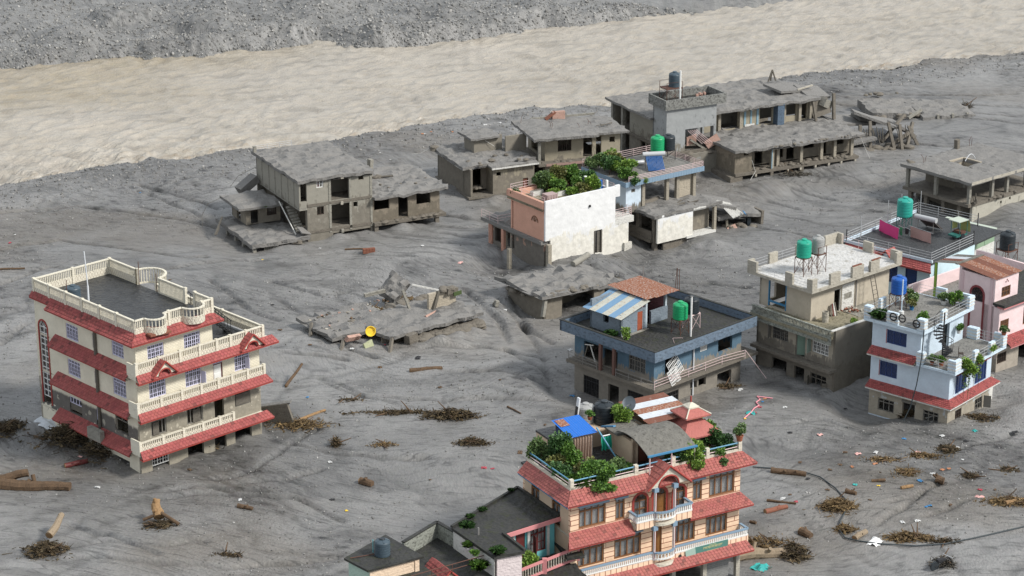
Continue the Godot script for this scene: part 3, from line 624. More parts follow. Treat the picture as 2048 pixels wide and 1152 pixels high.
# a roof or floor plate under dried mud: uneven top, crumbled edge
func mudslab(p: Node, called: String, m: String, x0: float, x1: float, z0: float, z1: float, y: float, t: float, rough := .08, wob := .12, cell := .5, tip := Vector2.ZERO) -> MeshInstance3D:
	rough *= 1.35; wob *= 1.5; var nx := maxi(3, int((x1 - x0) / cell)); var nz := maxi(3, int((z1 - z0) / cell)); var b := MB.new(); var sd := R.randf() * 900.0
	var g := []
	for j in nz + 1:
		for i in nx + 1:
			var x := lerpf(x0, x1, float(i) / nx); var z := lerpf(z0, z1, float(j) / nz); var e := i == 0 or j == 0 or i == nx or j == nz
			var q := n1.get_noise_2d(x * 45.0 + sd, z * 45.0); var q2 := n2.get_noise_2d(x * 130.0 + sd, z * 130.0)
			var v := Vector3(x, y + rough * (q * 1.2 + q2 * .7) + (x - x0) * tip.x + (z - z0) * tip.y, z)
			if e: v.y -= .05 + rough * .4; v.x += (q2 * wob + wob * .3) * (-1 if i == 0 else (1 if i == nx else 0)); v.z += (q2 * wob + wob * .3) * (-1 if j == 0 else (1 if j == nz else 0))
			g.append(v)
	var w := nx + 1
	for j in nz:
		for i in nx:
			var k := j * w + i
			b.v.append_array([])
			b.quad(g[k + w], g[k], g[k + 1], g[k + w + 1])
	# smooth normals on top
	for k in b.v.size():
		var v := b.v[k]; var dx := n1.get_noise_2d((v.x + .2) * 45.0 + sd, v.z * 45.0) - n1.get_noise_2d((v.x - .2) * 45.0 + sd, v.z * 45.0); var dz := n1.get_noise_2d(v.x * 45.0 + sd, (v.z + .2) * 45.0) - n1.get_noise_2d(v.x * 45.0 + sd, (v.z - .2) * 45.0)
		b.n[k] = (b.n[k] + Vector3(-dx, 0, -dz) * rough * 2.0).normalized()
	var dn := Vector3(0, -t, 0)
	for i in nx:
		b.quad(g[nz * w + i] + dn, g[nz * w + i], g[nz * w + i + 1], g[nz * w + i + 1] + dn); b.quad(g[i + 1] + dn, g[i + 1], g[i], g[i] + dn)
	for j in nz:
		b.quad(g[j * w] + dn, g[j * w], g[(j + 1) * w], g[(j + 1) * w] + dn); b.quad(g[(j + 1) * w + nx] + dn, g[(j + 1) * w + nx], g[j * w + nx], g[j * w + nx] + dn)
	b.quad(g[0] + dn, g[nz * w] + dn, g[nz * w + nx] + dn, g[nx] + dn)
	return mi(p, called, b.mesh(), M[m])
# ridged roof sheets, one part each, between eave corner a -> b and ridge corner d (same direction)
func sheets(p: Node, mats: Array, a: Vector3, b: Vector3, c: Vector3, n: int, called := "roof_sheet", jag := 0.0):
	var u := (b - a) / n; var v := c - a; var nn := v.cross(u).normalized()
	if nn.y < 0: nn = -nn
	for i in n:
		var q := MB.new(); var r := 8
		for k in r:
			var x0 := u * (float(k) / r); var x1 := u * (float(k + 1) / r); var h0 := nn * (.025 if k % 2 == 0 else 0.0); var h1 := nn * (.025 if k % 2 == 1 else 0.0)
			q.quad(x0 + h0, x0 + v + h0, x1 + v + h1, x1 + h1)
		var off := v.normalized() * R.randf_range(-jag, jag) + nn * (.006 * (i % 2))
		mi(p, called, q.mesh(), M[mats[i % mats.size()]], Transform3D(Basis(), a + u * i * .995 + off))
# ---------------------------------------------------------------- loose things
var tank_mesh := {}
func tank(label: String, at: Vector3, r: float, h: float, m: String, lid := "", group := "water tanks") -> Node3D:
	var o := thing("water_tank", label, "water tank", at, R.randf() * 90.0, group)
	var pr := [[0, 0], [r * .96, 0], [r, .04]]; var n := 5
	for i in n:
		var y0 := .06 + (h * .80 - .06) * i / n; var dy := (h * .80 - .06) / n
		pr.append_array([[r, y0 + dy * .15], [r * 1.0, y0 + dy * .72], [r * .955, y0 + dy * .80], [r * .955, y0 + dy * .92], [r, y0 + dy]])
	pr.append_array([[r * .93, h * .86], [r * .6, h * .93], [r * .36, h * .96]])
	var b := MB.new(); b.lathe(pr, 24); mi(o, "body", b.mesh(), M[m])
	var c := MB.new(); c.lathe([[0, h * .95], [r * .36, h * .95], [r * .38, h * 1.0], [r * .30, h * 1.03], [0, h * 1.03]], 16); mi(o, "lid", c.mesh(), M[lid if lid else m])
	for k in 5: var t := TAU * k / 5.0; rbx(o, "shoulder_rib", m, Vector3(cos(t) * r * .66, h * .905, sin(t) * r * .66), Vector3(r * .5, h * .05, r * .16), Vector3(0, -rad_to_deg(t), -22))
	return o
func stand(label: String, at: Vector3, yaw: float, w: float, h: float, m: String, d := 0.0, rails := false) -> Node3D:
	var o := thing("tank_stand", label, "stand", at, yaw, "water tank stands"); var e := (d if d else w) / 2; w = w / 2
	for x in [-w, w]:
		for z in [-e, e]: rod(o, "leg", m, Vector3(x, -.05, z), Vector3(x, h + (.7 if rails else 0.0), z), .03)
	for z in [-e, e]: rod(o, "rail", m, Vector3(-w, h, z), Vector3(w, h, z), .03); rod(o, "brace", m, Vector3(-w, .1, z), Vector3(w, h, z), .018); rod(o, "brace", m, Vector3(w, .1, z), Vector3(-w, h, z), .018)
	for x in [-w, w]: rod(o, "rail", m, Vector3(x, h, -e), Vector3(x, h, e), .03); rod(o, "brace", m, Vector3(x, .1, -e), Vector3(x, h, e), .018)
	if rails:
		for z in [-e, e]: rod(o, "rail", m, Vector3(-w, h + .7, z), Vector3(w, h + .7, z), .02)
	bx(o, "deck", m, -w, w, h + .03, h + .07, -e, e)
	return o
var bush_cache := {}
# leaves on twigs through an uneven crown, base at y = 0
func bush_mesh(sd: int, w: float, h: float, n: int, leaf: float, a: Color, b: Color, grassy := false) -> ArrayMesh:
	var rg := RandomNumberGenerator.new(); rg.seed = sd; var q := MB.new(); q.use_c = true
	var lobes := []
	for i in 7: lobes.append([Vector3(rg.randf_range(-.32, .32) * w, rg.randf_range(.3, .8) * h, rg.randf_range(-.32, .32) * w), rg.randf_range(.16, .3)])
	for i in n:
		var lb = lobes[rg.randi() % 7]; var d := Vector3(rg.randfn(), rg.randfn() * .9, rg.randfn()).normalized(); var rr: float = lb[1] * pow(rg.randf(), .4)
		var p: Vector3 = lb[0] + d * Vector3(w, h * .9, w) * rr
		if grassy: p = Vector3(rg.randf_range(-.15, .15) * w, 0, rg.randf_range(-.15, .15) * w)
		p.y = clampf(p.y, .02, h * 1.15)
		var s := leaf * rg.randf_range(.6, 1.4); var dir := (d * Vector3(1, .5, 1) + Vector3(rg.randfn(), rg.randfn() + .3, rg.randfn()) * .5).normalized()
		if grassy: dir = (Vector3(rg.randfn(), 0, rg.randfn()) * .45 + Vector3.UP).normalized(); s = h * rg.randf_range(.6, 1.1)
		var sd2 := dir.cross(Vector3(rg.randfn(), rg.randfn(), rg.randfn())).normalized() * s * (.36 if not grassy else .05)
		var c := a.lerp(b, rg.randf()); c = c * rg.randf_range(.75, 1.25); c.a = 1; q.col = c
		var m := p + dir * s * .5 + Vector3.UP * s * .1; var e := p + dir * s + (Vector3.DOWN * s * .25 if grassy else Vector3.ZERO)
		q.quad(p, m - sd2, e, m + sd2)
	return q.mesh()
func plant(label: String, at: Vector3, w: float, h: float, kind := 0, pot := "", sd := 0, group := "rooftop plants", n := 0) -> Node3D:
	var o := thing("potted_plant" if pot else "shrub", label, "plant", at, sd * 47.0, group)
	var cols := [[l(.04, .10, .02), l(.14, .26, .04)], [l(.03, .075, .022), l(.08, .17, .045)], [l(.08, .16, .025), l(.24, .36, .06)], [l(.055, .11, .04), l(.17, .24, .08)], [l(.10, .115, .035), l(.20, .20, .06)]]
	var y := 0.0
	if pot:
		y = minf(.38, h * .35); var b := MB.new(); b.lathe([[0, 0], [w * .2, 0], [w * .28, y * .92], [w * .31, y * .92], [w * .31, y], [w * .25, y], [w * .22, y * .85], [0, y * .85]], 14); mi(o, "pot", b.mesh(), M[pot])
	if n == 0: n = int(clampf(w * h * 900.0, 160, 2400))
	mi(o, "foliage", bush_mesh(sd + 5, w, h - y, n, .10 + .05 * minf(w, 1.6), cols[kind % 5][0], cols[kind % 5][1], kind >= 5), M["leaf"], Transform3D(Basis(), Vector3(0, y, 0)))
	var s := MB.new()
	for i in 5: s.stick(Vector3(R.randf_range(-.04, .04), y * .8, R.randf_range(-.04, .04)), Vector3(R.randf_range(-.3, .3) * w, y + (h - y) * R.randf_range(.4, .75), R.randf_range(-.3, .3) * w), .018 + .01 * w, .008, 5)
	mi(o, "stems", s.mesh(), M["twig"])
	return o
# ---------------------------------------------------------------- more pieces
func prism(p: Node, called: String, m: String, poly: Array, y0: float, y1: float) -> MeshInstance3D:   # an upright block on a polygon of (x, z)
	var b := MB.new(); var pp := PackedVector2Array(poly); var t := Geometry2D.triangulate_polygon(pp)
	for i in range(0, t.size(), 3):
		var q := [pp[t[i]], pp[t[i + 1]], pp[t[i + 2]]]
		if (q[1] - q[0]).cross(q[2] - q[0]) < 0: q = [q[0], q[2], q[1]]
		b.tri(Vector3(q[0].x, y1, q[0].y), Vector3(q[1].x, y1, q[1].y), Vector3(q[2].x, y1, q[2].y)); b.tri(Vector3(q[0].x, y0, q[0].y), Vector3(q[2].x, y0, q[2].y), Vector3(q[1].x, y0, q[1].y))
	var ar := 0.0
	for i in pp.size(): ar += pp[i].cross(pp[(i + 1) % pp.size()])
	for i in pp.size():
		var a := pp[i]; var c := pp[(i + 1) % pp.size()]
		if ar > 0: var s := a; a = c; c = s
		b.quad(Vector3(c.x, y0, c.y), Vector3(c.x, y1, c.y), Vector3(a.x, y1, a.y), Vector3(a.x, y0, a.y))
	return mi(p, called, b.mesh(), M[m])
# fills the corners of an opening's head to a round arch and lines the opening with a moulded surround
func arch(p: Node, m: String, face: String, off: float, a0: float, a1: float, y0: float, ys: float, trim: String, tw := .12, t := .2):
	var s := sg(face); var c := s * (a0 + a1) / 2; var r := absf(a1 - a0) / 2; var b := MB.new(); var q := MB.new(); var n := 14
	var pv := func(k: int, rr: float, d: float) -> Vector3: var f := PI * k / n; return Vector3(c - rr * cos(f), ys + rr * sin(f), d)
	for k in n:
		var f0 := PI * k / n; var f1 := PI * (k + 1) / n
		var e0 := Vector3(c - r * cos(f0), ys + r, -.003); var e1 := Vector3(c - r * cos(f1), ys + r, -.003)
		b.quad(pv.call(k, r, -.003), e0, e1, pv.call(k + 1, r, -.003)); b.quad(pv.call(k, r, -.003), pv.call(k + 1, r, -.003), pv.call(k + 1, r, -t), pv.call(k, r, -t))
		q.quad(pv.call(k, r, .05), pv.call(k, r + tw, .05), pv.call(k + 1, r + tw, .05), pv.call(k + 1, r, .05)); q.quad(pv.call(k, r + tw, 0), pv.call(k + 1, r + tw, 0), pv.call(k + 1, r + tw, .05), pv.call(k, r + tw, .05)); q.quad(pv.call(k, r, .05), pv.call(k + 1, r, .05), pv.call(k + 1, r, -.04), pv.call(k, r, -.04))
	for e in [-1, 1]: q.abox(minf(c + e * r, c + e * (r + tw)), maxf(c + e * r, c + e * (r + tw)), y0, ys, -.04, .05)
	mi(p, "arch_head", b.mesh(), M[m], ft(face, off)); mi(p, "arch_surround", q.mesh(), M[trim], ft(face, off))
func arch_window(p: Node, face: String, off: float, a0: float, a1: float, y0: float, ys: float, fm: String, rows: int, glass := "glass", curtain := "", cols := 2):
	var o := sub(p, "arched_window"); var w := absf(a1 - a0); var r := w / 2; o.transform = ft(face, off) * Transform3D(Basis(), Vector3(sg(face) * (a0 + a1) / 2, 0, -.06)); var b := MB.new()
	for e in [-1, 1]: b.abox(e * r - .04, e * r + .04, y0, ys, -.09, 0)
	for i in range(1, cols): b.abox(-r + w * i / cols - .03, -r + w * i / cols + .03, y0, ys, -.08, -.01)
	for i in rows + 1: b.abox(-r, r, lerpf(y0, ys, float(i) / rows) - .03, lerpf(y0, ys, float(i) / rows) + .03, -.085, -.005)
	for k in 12:
		var f0 := PI * k / 12.0; var f1 := PI * (k + 1) / 12.0
		b.stick(Vector3(-r * cos(f0), ys + r * sin(f0), -.04), Vector3(-r * cos(f1), ys + r * sin(f1), -.04), .05, .05, 4)
	for k in [1, 2, 3]: var f: float = PI * k / 4.0; b.stick(Vector3(0, ys, -.04), Vector3(-r * cos(f), ys + r * sin(f), -.04), .025, .025, 4)
	mi(o, "frame", b.mesh(), M[fm])
	var g := MB.new()
	for k in 12: g.tri(Vector3(0, ys, -.05), Vector3(-r * cos(PI * k / 12.0), ys + r * sin(PI * k / 12.0), -.05), Vector3(-r * cos(PI * (k + 1) / 12.0), ys + r * sin(PI * (k + 1) / 12.0), -.05))
	mi(o, "fanlight", g.mesh(), M[glass]); bx(o, "pane", glass, -r + .02, r - .02, y0 + .02, ys, -.055, -.048)
	if curtain: bx(o, "curtain", curtain, -r + .03, r - .03, y0 + .02, ys, -.17, -.16)
# a small gable over a balcony: two tiled slopes, front board with a round opening
func gable(p: Node, m: String, x: float, hw: float, y0: float, y1: float, z0: float, z1: float, front: String, trim: String):
	var o := sub(p, "gable"); var b := MB.new(); b.use_c = true
	for s in [-1, 1]:
		var n := 6
		for r in n:
			var f0 := float(r) / n; var f1 := float(r + 1) / n + .06
			var k := maxi(2, int((z1 - z0) / .3))
			for i in k:
				var za := lerpf(z0, z1, float(i) / k) + .01; var zb := lerpf(z0, z1, float(i + 1) / k) - .01; var c := R.randf_range(.75, 1.05); b.col = Color(c, c, c)
				var A := Vector3(x + s * hw * 1.08 * f0, y1 + .04 - (y1 - y0) * 1.08 * f0, za); var B := Vector3(x + s * hw * 1.08 * f1, y1 + .09 - (y1 - y0) * 1.08 * f1, za)
				var d := Vector3(0, 0, zb - za)
				if s > 0: b.quad(B, A, A + d, B + d)
				else: b.quad(B + d, A + d, A, B)
	stuff(mi(o, "roof_tiles", b.mesh(), M[m]))
	var f := MB.new(); var n := 12; var rr := hw * .48; var zz := z1 - .12
	for k in n:   # board between the slopes and the arch
		var t0 := PI * k / n; var t1 := PI * (k + 1) / n; var a := Vector3(x - rr * cos(t0), y0 + rr * sin(t0) * .9, zz); var c := Vector3(x - rr * cos(t1), y0 + rr * sin(t1) * .9, zz)
		var ea := Vector3(x - hw * (1 - 2.0 * k / n), y1 - (y1 - y0) * absf(1 - 2.0 * k / n), zz); var ec := Vector3(x - hw * (1 - 2.0 * (k + 1) / n), y1 - (y1 - y0) * absf(1 - 2.0 * (k + 1) / n), zz)
		f.quad(a, ea, ec, c); f.quad(a, c, c + Vector3(0, 0, -.5), a + Vector3(0, 0, -.5))
	mi(o, "gable_board", f.mesh(), M[front])
	var q := MB.new()
	for k in n: var t0 := PI * k / n; var t1 := PI * (k + 1) / n; q.stick(Vector3(x - rr * cos(t0), y0 + rr * sin(t0) * .9, zz + .02), Vector3(x - rr * cos(t1), y0 + rr * sin(t1) * .9, zz + .02), .07, .07, 4)
	for s in [-1, 1]: q.stick(Vector3(x + s * hw * 1.06, y0 - .06, z1), Vector3(x, y1, z1), .08, .08, 4)
	mi(o, "trim", q.mesh(), M[trim])

# ---------------------------------------------------------------- cream house with red eaves
func house_cream():
	var o := thing("cream_house", "four storey cream house with red tiled eaves and lattice balconies", "house", gp(284, 952), 44)
	var W := 11.4; var D := -13.2; var u := 7.05
	storey(o, "A_brick", 0, W, D, 0, -1.6, 1.9, [[1.0, 2.55, -1.6, 1.15], [4.3, 5.8, -1.6, 1.1], [6.85, 7.95, -1.6, 1.3], [8.8, 10.4, -1.6, 1.2]], [[-9.7, -7.4, -1.6, .75], [-3.6, -1.5, -1.6, .7]], [], [], .22, "A_side")
	storey(o, "A_brick", 0, W, D, 0, 2.05, 4.9, [[1.05, 2.45, 2.85, 4.05], [4.35, 5.85, 2.85, 4.1], [6.95, 7.85, 2.06, 4.1], [8.9, 10.4, 3.0, 4.3]], [[-9.1, -7.5, 2.5, 3.85], [-5.55, -5.1, 2.5, 3.9], [-3.1, -1.45, 2.8, 4.1], [-12.7, -11.6, 2.3, 4.9]], [], [], .22, "A_side")
	storey(o, "A_brick", 0, W, D, 0, 5.05, 7.9, [[1.05, 2.57, 5.85, 7.2], [4.38, 5.85, 5.85, 7.25], [6.98, 7.87, 5.06, 7.3], [9.0, 10.45, 5.9, 7.25]], [[-9.05, -7.4, 5.65, 6.95], [-5.5, -5.1, 5.9, 6.9], [-3.1, -1.45, 5.75, 7.1], [-12.7, -11.6, 5.05, 7.9]], [], [], .22, "A_side")
	storey(o, "A_brick", 0, u, D, 0, 8.05, 10.95, [[1.08, 2.55, 8.8, 10.05], [4.4, 5.9, 8.85, 10.1]], [[-9.0, -7.4, 8.6, 9.85], [-5.5, -5.1, 8.75, 9.9], [-3.0, -1.5, 8.9, 10.05], [-12.7, -11.6, 8.05, 9.15]], [], [], .22, "A_side")
	for y in [1.9, 4.9, 7.9]: bx(o, "floor_slab", "plaster", .03, W - .03, y + .002, y + .148, D + .03, -.03)
	bx(o, "roof_slab", "concrete_wet", -.05, u + .05, 10.95, 11.1, D - .05, .05)
	bx(o, "terrace_slab", "concrete_wet", u + .01, W, 8.05, 8.1, D, 0)
	# front windows, four lights over a transom
	for w in [[1.05, 2.57, 5.85, 7.2], [4.38, 5.85, 5.85, 7.25], [9.0, 10.45, 5.9, 7.25], [1.08, 2.55, 8.8, 10.05], [4.4, 5.9, 8.85, 10.1]]: win(o, "F", 0, w[0], w[1], w[2], w[3], "frame_lilac", 4, 3, .3)
	for w in [[1.05, 2.45, 2.85, 4.05], [4.35, 5.85, 2.85, 4.1], [8.9, 10.4, 3.0, 4.3]]: win(o, "F", 0, w[0], w[1], w[2], w[3], "frame_grey", 4, 1, .0, "", "", .09)
	for w in [[4.9, 5.6, 2.9, 3.9], [1.2, 1.75, 2.9, 3.9], [8.98, 10.3, 3.1, 4.0]]: fb(o, "shutter", "wood_grey", "F", 0, w[0], w[1], w[2], w[3], -.03, .02)
	for x in [[4.95, 5.85], [8.9, 10.0]]: rbx(o, "open_casement", "frame_lilac", Vector3(x[1], 6.4, .3), Vector3(.04, 1.0, .45), Vector3(0, 12, 0))
	door(o, "F", 0, 6.98, 7.87, 5.06, 7.0, "white_paint", "leaf_maroon"); win(o, "F", 0, 6.98, 7.87, 7.01, 7.3, "frame_lilac", 3, 1, 0)
	for w in [[-9.05, -7.4, 5.65, 6.95], [-3.1, -1.45, 5.75, 7.1], [-9.0, -7.4, 8.6, 9.85], [-3.0, -1.5, 8.9, 10.05]]: win(o, "L", 0, w[0], w[1], w[2], w[3], "frame_lilac", 4, 3, .3)
	for w in [[-5.5, -5.1, 5.9, 6.9], [-5.5, -5.1, 8.75, 9.9], [-5.55, -5.1, 2.9, 3.9]]: win(o, "L", 0, w[0], w[1], w[2], w[3], "frame_lilac", 1, 3, .3)
	win(o, "L", 0, -9.1, -7.5, 3.3, 3.85, "frame_lilac", 4, 1, 0); fb(o, "shutter", "wood_grey", "L", 0, -9.05, -7.55, 2.75, 3.3, -.12, -.06)
	win(o, "L", 0, -3.1, -1.45, 3.75, 4.1, "frame_grey", 2, 1, 0, "")
	win(o, "F", 0, 1.0, 2.55, .45, 1.15, "frame_white", 3, 2, 0, "")
	# tall arched stair window on the side
	arch_window(o, "L", 0, -12.7, -11.6, 2.9, 8.6, "frame_white", 12, "glass", "", 2); arch(o, "A_side", "L", 0, -12.7, -11.6, 2.3, 8.6, "red_paint", .13)
	for y in [4.9, 7.9]: fb(o, "landing_edge", "plaster", "L", 0, -12.7, -11.6, y, y + .15, -.2, -.12)
	# eaves and balconies
	skirt(o, "tile_moss", "L", 0, -10.5, 0, 10.75, 11.35, .85, 0, .85, .3, .28, "red_paint"); skirt(o, "tile_red", "F", 0, 0, u, 10.75, 11.3, .8, .85, .55, .3, .28, "red_paint")
	skirt(o, "tile_moss", "L", 0, -13.3, -10.52, 10.95, 11.35, .35, 0, 0, .3, .28, "red_paint")
	for y in [1.75, 4.75, 7.8]:
		skirt(o, "tile_red", "L", 0, -10.5, -.35, y, y + .72, .8, 0, 0, .3, .28, "red_paint")
		var x1: float = 12.2 if y > 7 else 11.5
		skirt(o, "tile_red", "F", .6, -.45, x1, y, y + .5, .5, .15, .3, .3, .26, "red_paint")
		bx(o, "balcony_slab", "plaster", -.44, x1 - .1, y + .1, y + .3, .004, .6)
		bx(o, "balcony_end", "parapet_cream", -.5, -.38, y + .1, y + 1.3, -.5, .62)
	var bp := [Vector2(-.35, .5)]
	for x in [1.7, 3.6, 5.4, 7.0, 8.3, 9.8, 11.4]: bp.append(Vector2(x, .5))
	balustrade(o, bp.slice(0, 6), 2.2, .72, "parapet_cream"); balustrade(o, bp, 5.2, .82, "parapet_cream")
	balustrade(o, bp + [Vector2(11.4, -4.5), Vector2(11.4, -9.0), Vector2(11.4, -13.1)], 8.25, .95, "parapet_cream")
	for x in [1.75, 9.95]: gable(o, "tile_red", x, 1.05, 8.0, 9.05, .55, 1.25, "parapet_cream", "red_paint")
	# roof parapet with its round bays
	var pp := [Vector2(u, -9.4), Vector2(u, -13.1), Vector2(3.6, -13.1), Vector2(.05, -13.1), Vector2(.05, -11), Vector2(.05, -8.8), Vector2(.05, -6.6), Vector2(.05, -4.4), Vector2(.05, -2.2), Vector2(.05, .05), Vector2(.9, .05)]
	pp += arc(1.75, .1, .85, 180, 0, 10); pp += [Vector2(3.1, .05), Vector2(4.3, .05)]; pp += arc(5.2, .1, .9, 180, 0, 10); pp += [Vector2(u, .05), Vector2(u, -2.0)]
	balustrade(o, pp, 11.1, 1.25, "parapet_cream")
	balustrade(o, [Vector2(u, -3.2), Vector2(u, -6.5)] + arc(u, -8.0, 1.4, 90, -90, 10), 11.1, 1.25, "parapet_cream", "plain")
	mudslab(o, "bay_floor", "brick_red", 1.0, 2.5, -.8, .75, 11.3, .15, .2, .2, .3)
	# outside steel stair from the terrace to the roof
	var st := sub(o, "steel_stair")
	for i in 12: bx(st, "tread", "iron", 10.2 - i * .27, 10.5 - i * .27, 8.25 + i * .24, 8.29 + i * .24, -3.0, -2.1)
	for z in [-3.0, -2.1]:
		beam(st, "stringer", "iron", Vector3(10.5, 8.1, z), Vector3(7.15, 11.1, z), .05, .2)
		rod(st, "handrail", "iron", Vector3(10.5, 9.1, z), Vector3(7.15, 12.1, z), .035)
		for i in 12: rod(st, "baluster", "iron", Vector3(10.35 - i * .27, 8.25 + i * .24, z), Vector3(10.35 - i * .27, 9.2 + i * .24, z), .022)
	for p in [[.3, -9.0, 13.2, "iron_rust"], [u, -6.9, 12.6, "iron_rust"], [u, -9.2, 13.0, "iron_rust"]]: rod(o, "standing_bar", p[3], Vector3(p[0], 11.1, p[1]), Vector3(p[0], p[2], p[1]), .03)
	rod(o, "drain_pipe", "wood_grey", Vector3(-.12, 2.0, -5.0), Vector3(-.12, 10.8, -5.0), .13)
	fb(o, "fallen_sheet", "concrete", "L", 0, -5.6, -3.9, 1.7, 2.6, .5, .9)
	var a := o.global_transform
	tank("small black water tank on the dark wet roof of the cream house", gp(147, 601, 11.1), .58, 1.25, "tank_slate")
	var w := thing("roof_mast", "slim white mast standing on the cream house roof parapet", "mast", a * Vector3(.35, 11.1, -6.2)); rod(w, "pole", "pipe_pale", Vector3(0, 0, 0), Vector3(0, 2.3, 0), .07); rod(w, "antenna", "pipe_pale", Vector3(0, 2.3, 0), Vector3(-.12, 5.0, 0), .045)
	var g := thing("ramp_wall", "dark tilted retaining slab beside the cream house", "wall", a * Vector3(12.6, .2, -1.6), 44); rbx(g, "slab", "mud_wall", Vector3(.3, .5, 0), Vector3(.3, 1.7, 4.6), Vector3(-14, 30, 8)); rbx(g, "coping", "mud_dry", Vector3(.3, 1.36, 0), Vector3(.42, .12, 4.7), Vector3(-14, 30, 8))

# ---------------------------------------------------------------- salmon house with the roof garden
func house_salmon():
	var o := thing("salmon_house", "peach house with salmon tiled eaves, brown windows and a roof garden", "house", Vector3(3.777, 0, -141.706), 29.4)
	var W := 13.3; var D := -6.2; var y1 := 2.85; var y2 := 5.8
	var up := [[.63, 2.69, 6.15, 7.72], [3.42, 4.15, 6.15, 7.7], [4.86, 5.86, 5.85, 7.6], [6.35, 7.35, 5.85, 7.7], [7.95, 8.85, 5.85, 7.6], [9.47, 10.22, 6.17, 7.7], [10.78, 12.84, 6.15, 7.85]]
	var lo := [[.55, 2.59, 3.35, 4.95], [3.38, 5.47, 3.33, 4.95], [6.3, 7.1, 2.86, 4.95], [8.04, 9.74, 3.34, 5.0], [10.59, 12.34, 3.35, 4.95]]
	var le := [[-5.1, -4.0, 5.9, 7.7], [-2.4, -1.3, 5.9, 7.7]]
	storey(o, "P_wall", 0, W, D, 0, y1, y2 - .15, lo, [], [], [], .22, "P_side"); storey(o, "P_wall", 0, W, D, 0, y2, 8.55, up, le, [], [], .22, "P_side")
	for y in [y1 - .15, y2 - .15]: bx(o, "floor_slab", "plaster", .02, W - .02, y + .002, y + .148, D + .02, -.02)
	storey(o, "P_side", 3.5, 12.6, -10.5, D - .01, y1, 8.55, [], [[-9.5, -8, 6, 7.5]]); bx(o, "roof_slab", "concrete_wet", -.1, W + .1, 8.552, 8.7, D - .1, .1); bx(o, "roof_slab", "concrete_wet", 3.5, 12.7, 8.55, 8.698, -10.6, D - .1)
	for w in [up[0], up[6], lo[0], lo[1], lo[3], lo[4]]: win(o, "F", 0, w[0], w[1], w[2], w[3], "frame_brown", 4, 1, .38, "glass", "lace", .1)
	for w in [up[1], up[5]]: win(o, "F", 0, w[0], w[1], w[2], w[3], "frame_brown", 2, 1, .38, "glass", "lace", .09)
	for w in le: win(o, "L", 0, w[0], w[1], w[2], w[3], "frame_brown", 2, 1, .35, "glass", "lace", .09)
	for w in [up[0], up[1], up[5], up[6]]: fb(o, "window_hood", "fascia_blue", "F", 0, w[0] - .12, w[1] + .12, w[3] + .02, w[3] + .16, .0, .28)
	for w in [lo[0], lo[1], lo[3], lo[4]]: fb(o, "window_hood", "fascia_blue", "F", 0, w[0] - .05, w[1] + .05, w[3] + .02, w[3] + .1, .0, .2)
	for k in [2, 4]:
		var w: Array = up[k]; arch_window(o, "F", 0, w[0], w[1], 5.95, 7.1, "frame_brown", 2, "glass", "lace", 2); arch(o, "P_wall", "F", 0, w[0], w[1], 5.85, 7.1, "red_paint", .16)
	door(o, "F", 0, 6.35, 7.35, 5.85, 7.2, "leaf_oak", "frame_brown"); arch_window(o, "F", 0, 6.35, 7.35, 7.15, 7.2, "frame_brown", 1); arch(o, "P_wall", "F", 0, 6.35, 7.35, 5.85, 7.2, "red_paint", .18)
	for x in [5.98, 7.47]: fb(o, "brick_pier", "brick_red", "F", 0, x, x + .22, 5.85, 7.2, .052, .09)
	door(o, "F", 0, 6.3, 7.1, 2.86, 4.95, "leaf_oak", "frame_brown")
	# eaves
	skirt(o, "tile_salmon", "F", 0, 0, W, 8.35, 9.05, .85, .75, .75, .26, .2, "red_paint"); skirt(o, "tile_salmon", "L", 0, -5.6, 0, 8.35, 9.05, .75, 0, .85, .26, .2, "eave_blue"); skirt(o, "tile_salmon", "R", W, -5.6, 0, 8.35, 9.05, .75, 0, .85, .26, .2, "red_paint")
	skirt(o, "tile_salmon", "F", 0, -.1, 4.45, 5.35, 6.05, .85, .5, 0, .26, .2, "red_paint"); skirt(o, "tile_salmon", "F", 0, 8.8, W, 5.35, 6.05, .85, 0, .6, .26, .2, "red_paint")
	skirt(o, "tile_salmon", "F", .95, .2, W, 2.3, 2.85, .55, .3, .3, .26, .2, "red_paint")
	bx(o, "eave_board", "plaster", -.05, W + .05, 9.0, 9.2, -.12, .02); bx(o, "eave_board", "plaster", -.05, .1, 9.0, 9.2, -5.6, -.12)
	# balconies: a shelf, panelled front, white balusters, lilac rail
	var ub := [Vector2(4.5, .0), Vector2(4.5, .95), Vector2(5.9, .95)] + arc(6.65, .95, .8, 180, 0, 10).slice(1) + [Vector2(8.8, .95), Vector2(8.8, .0)]
	for i in range(1, ub.size()): ub[i] = Vector2(ub[i].x, ub[i].y if ub[i].y <= .96 else .95 + (ub[i].y - .95) * .5)
	prism(o, "balcony_floor", "plaster", ub, 5.62, 5.84); wl(o, "P_panel", "F", .97, 4.5, 8.8, 5.55, 6.08, [], .08, "balcony_front"); balustrade(o, ub, 6.05, .58, "white_paint", "bal", "fascia_blue", false, .15)
	var lb := [Vector2(.3, .9), Vector2(3.0, .9), Vector2(5.9, .9)] + arc(6.65, .9, .8, 180, 0, 10).slice(1) + [Vector2(10.4, .9), Vector2(13.4, .9), Vector2(13.4, .0)]
	for i in lb.size(): lb[i] = Vector2(lb[i].x, lb[i].y if lb[i].y <= .91 else .9 + (lb[i].y - .9) * .5)
	prism(o, "balcony_floor", "plaster", [Vector2(.3, 0)] + lb, 2.62, 2.84); wl(o, "P_panel", "F", .95, .25, 13.45, 2.6, 3.2, [], .08, "balcony_front"); wl(o, "P_panel", "R", 13.45, .0, .86, 2.6, 3.2, [], .08, "balcony_front"); balustrade(o, lb, 3.15, .55, "white_paint", "bal", "fascia_blue", false, .15)
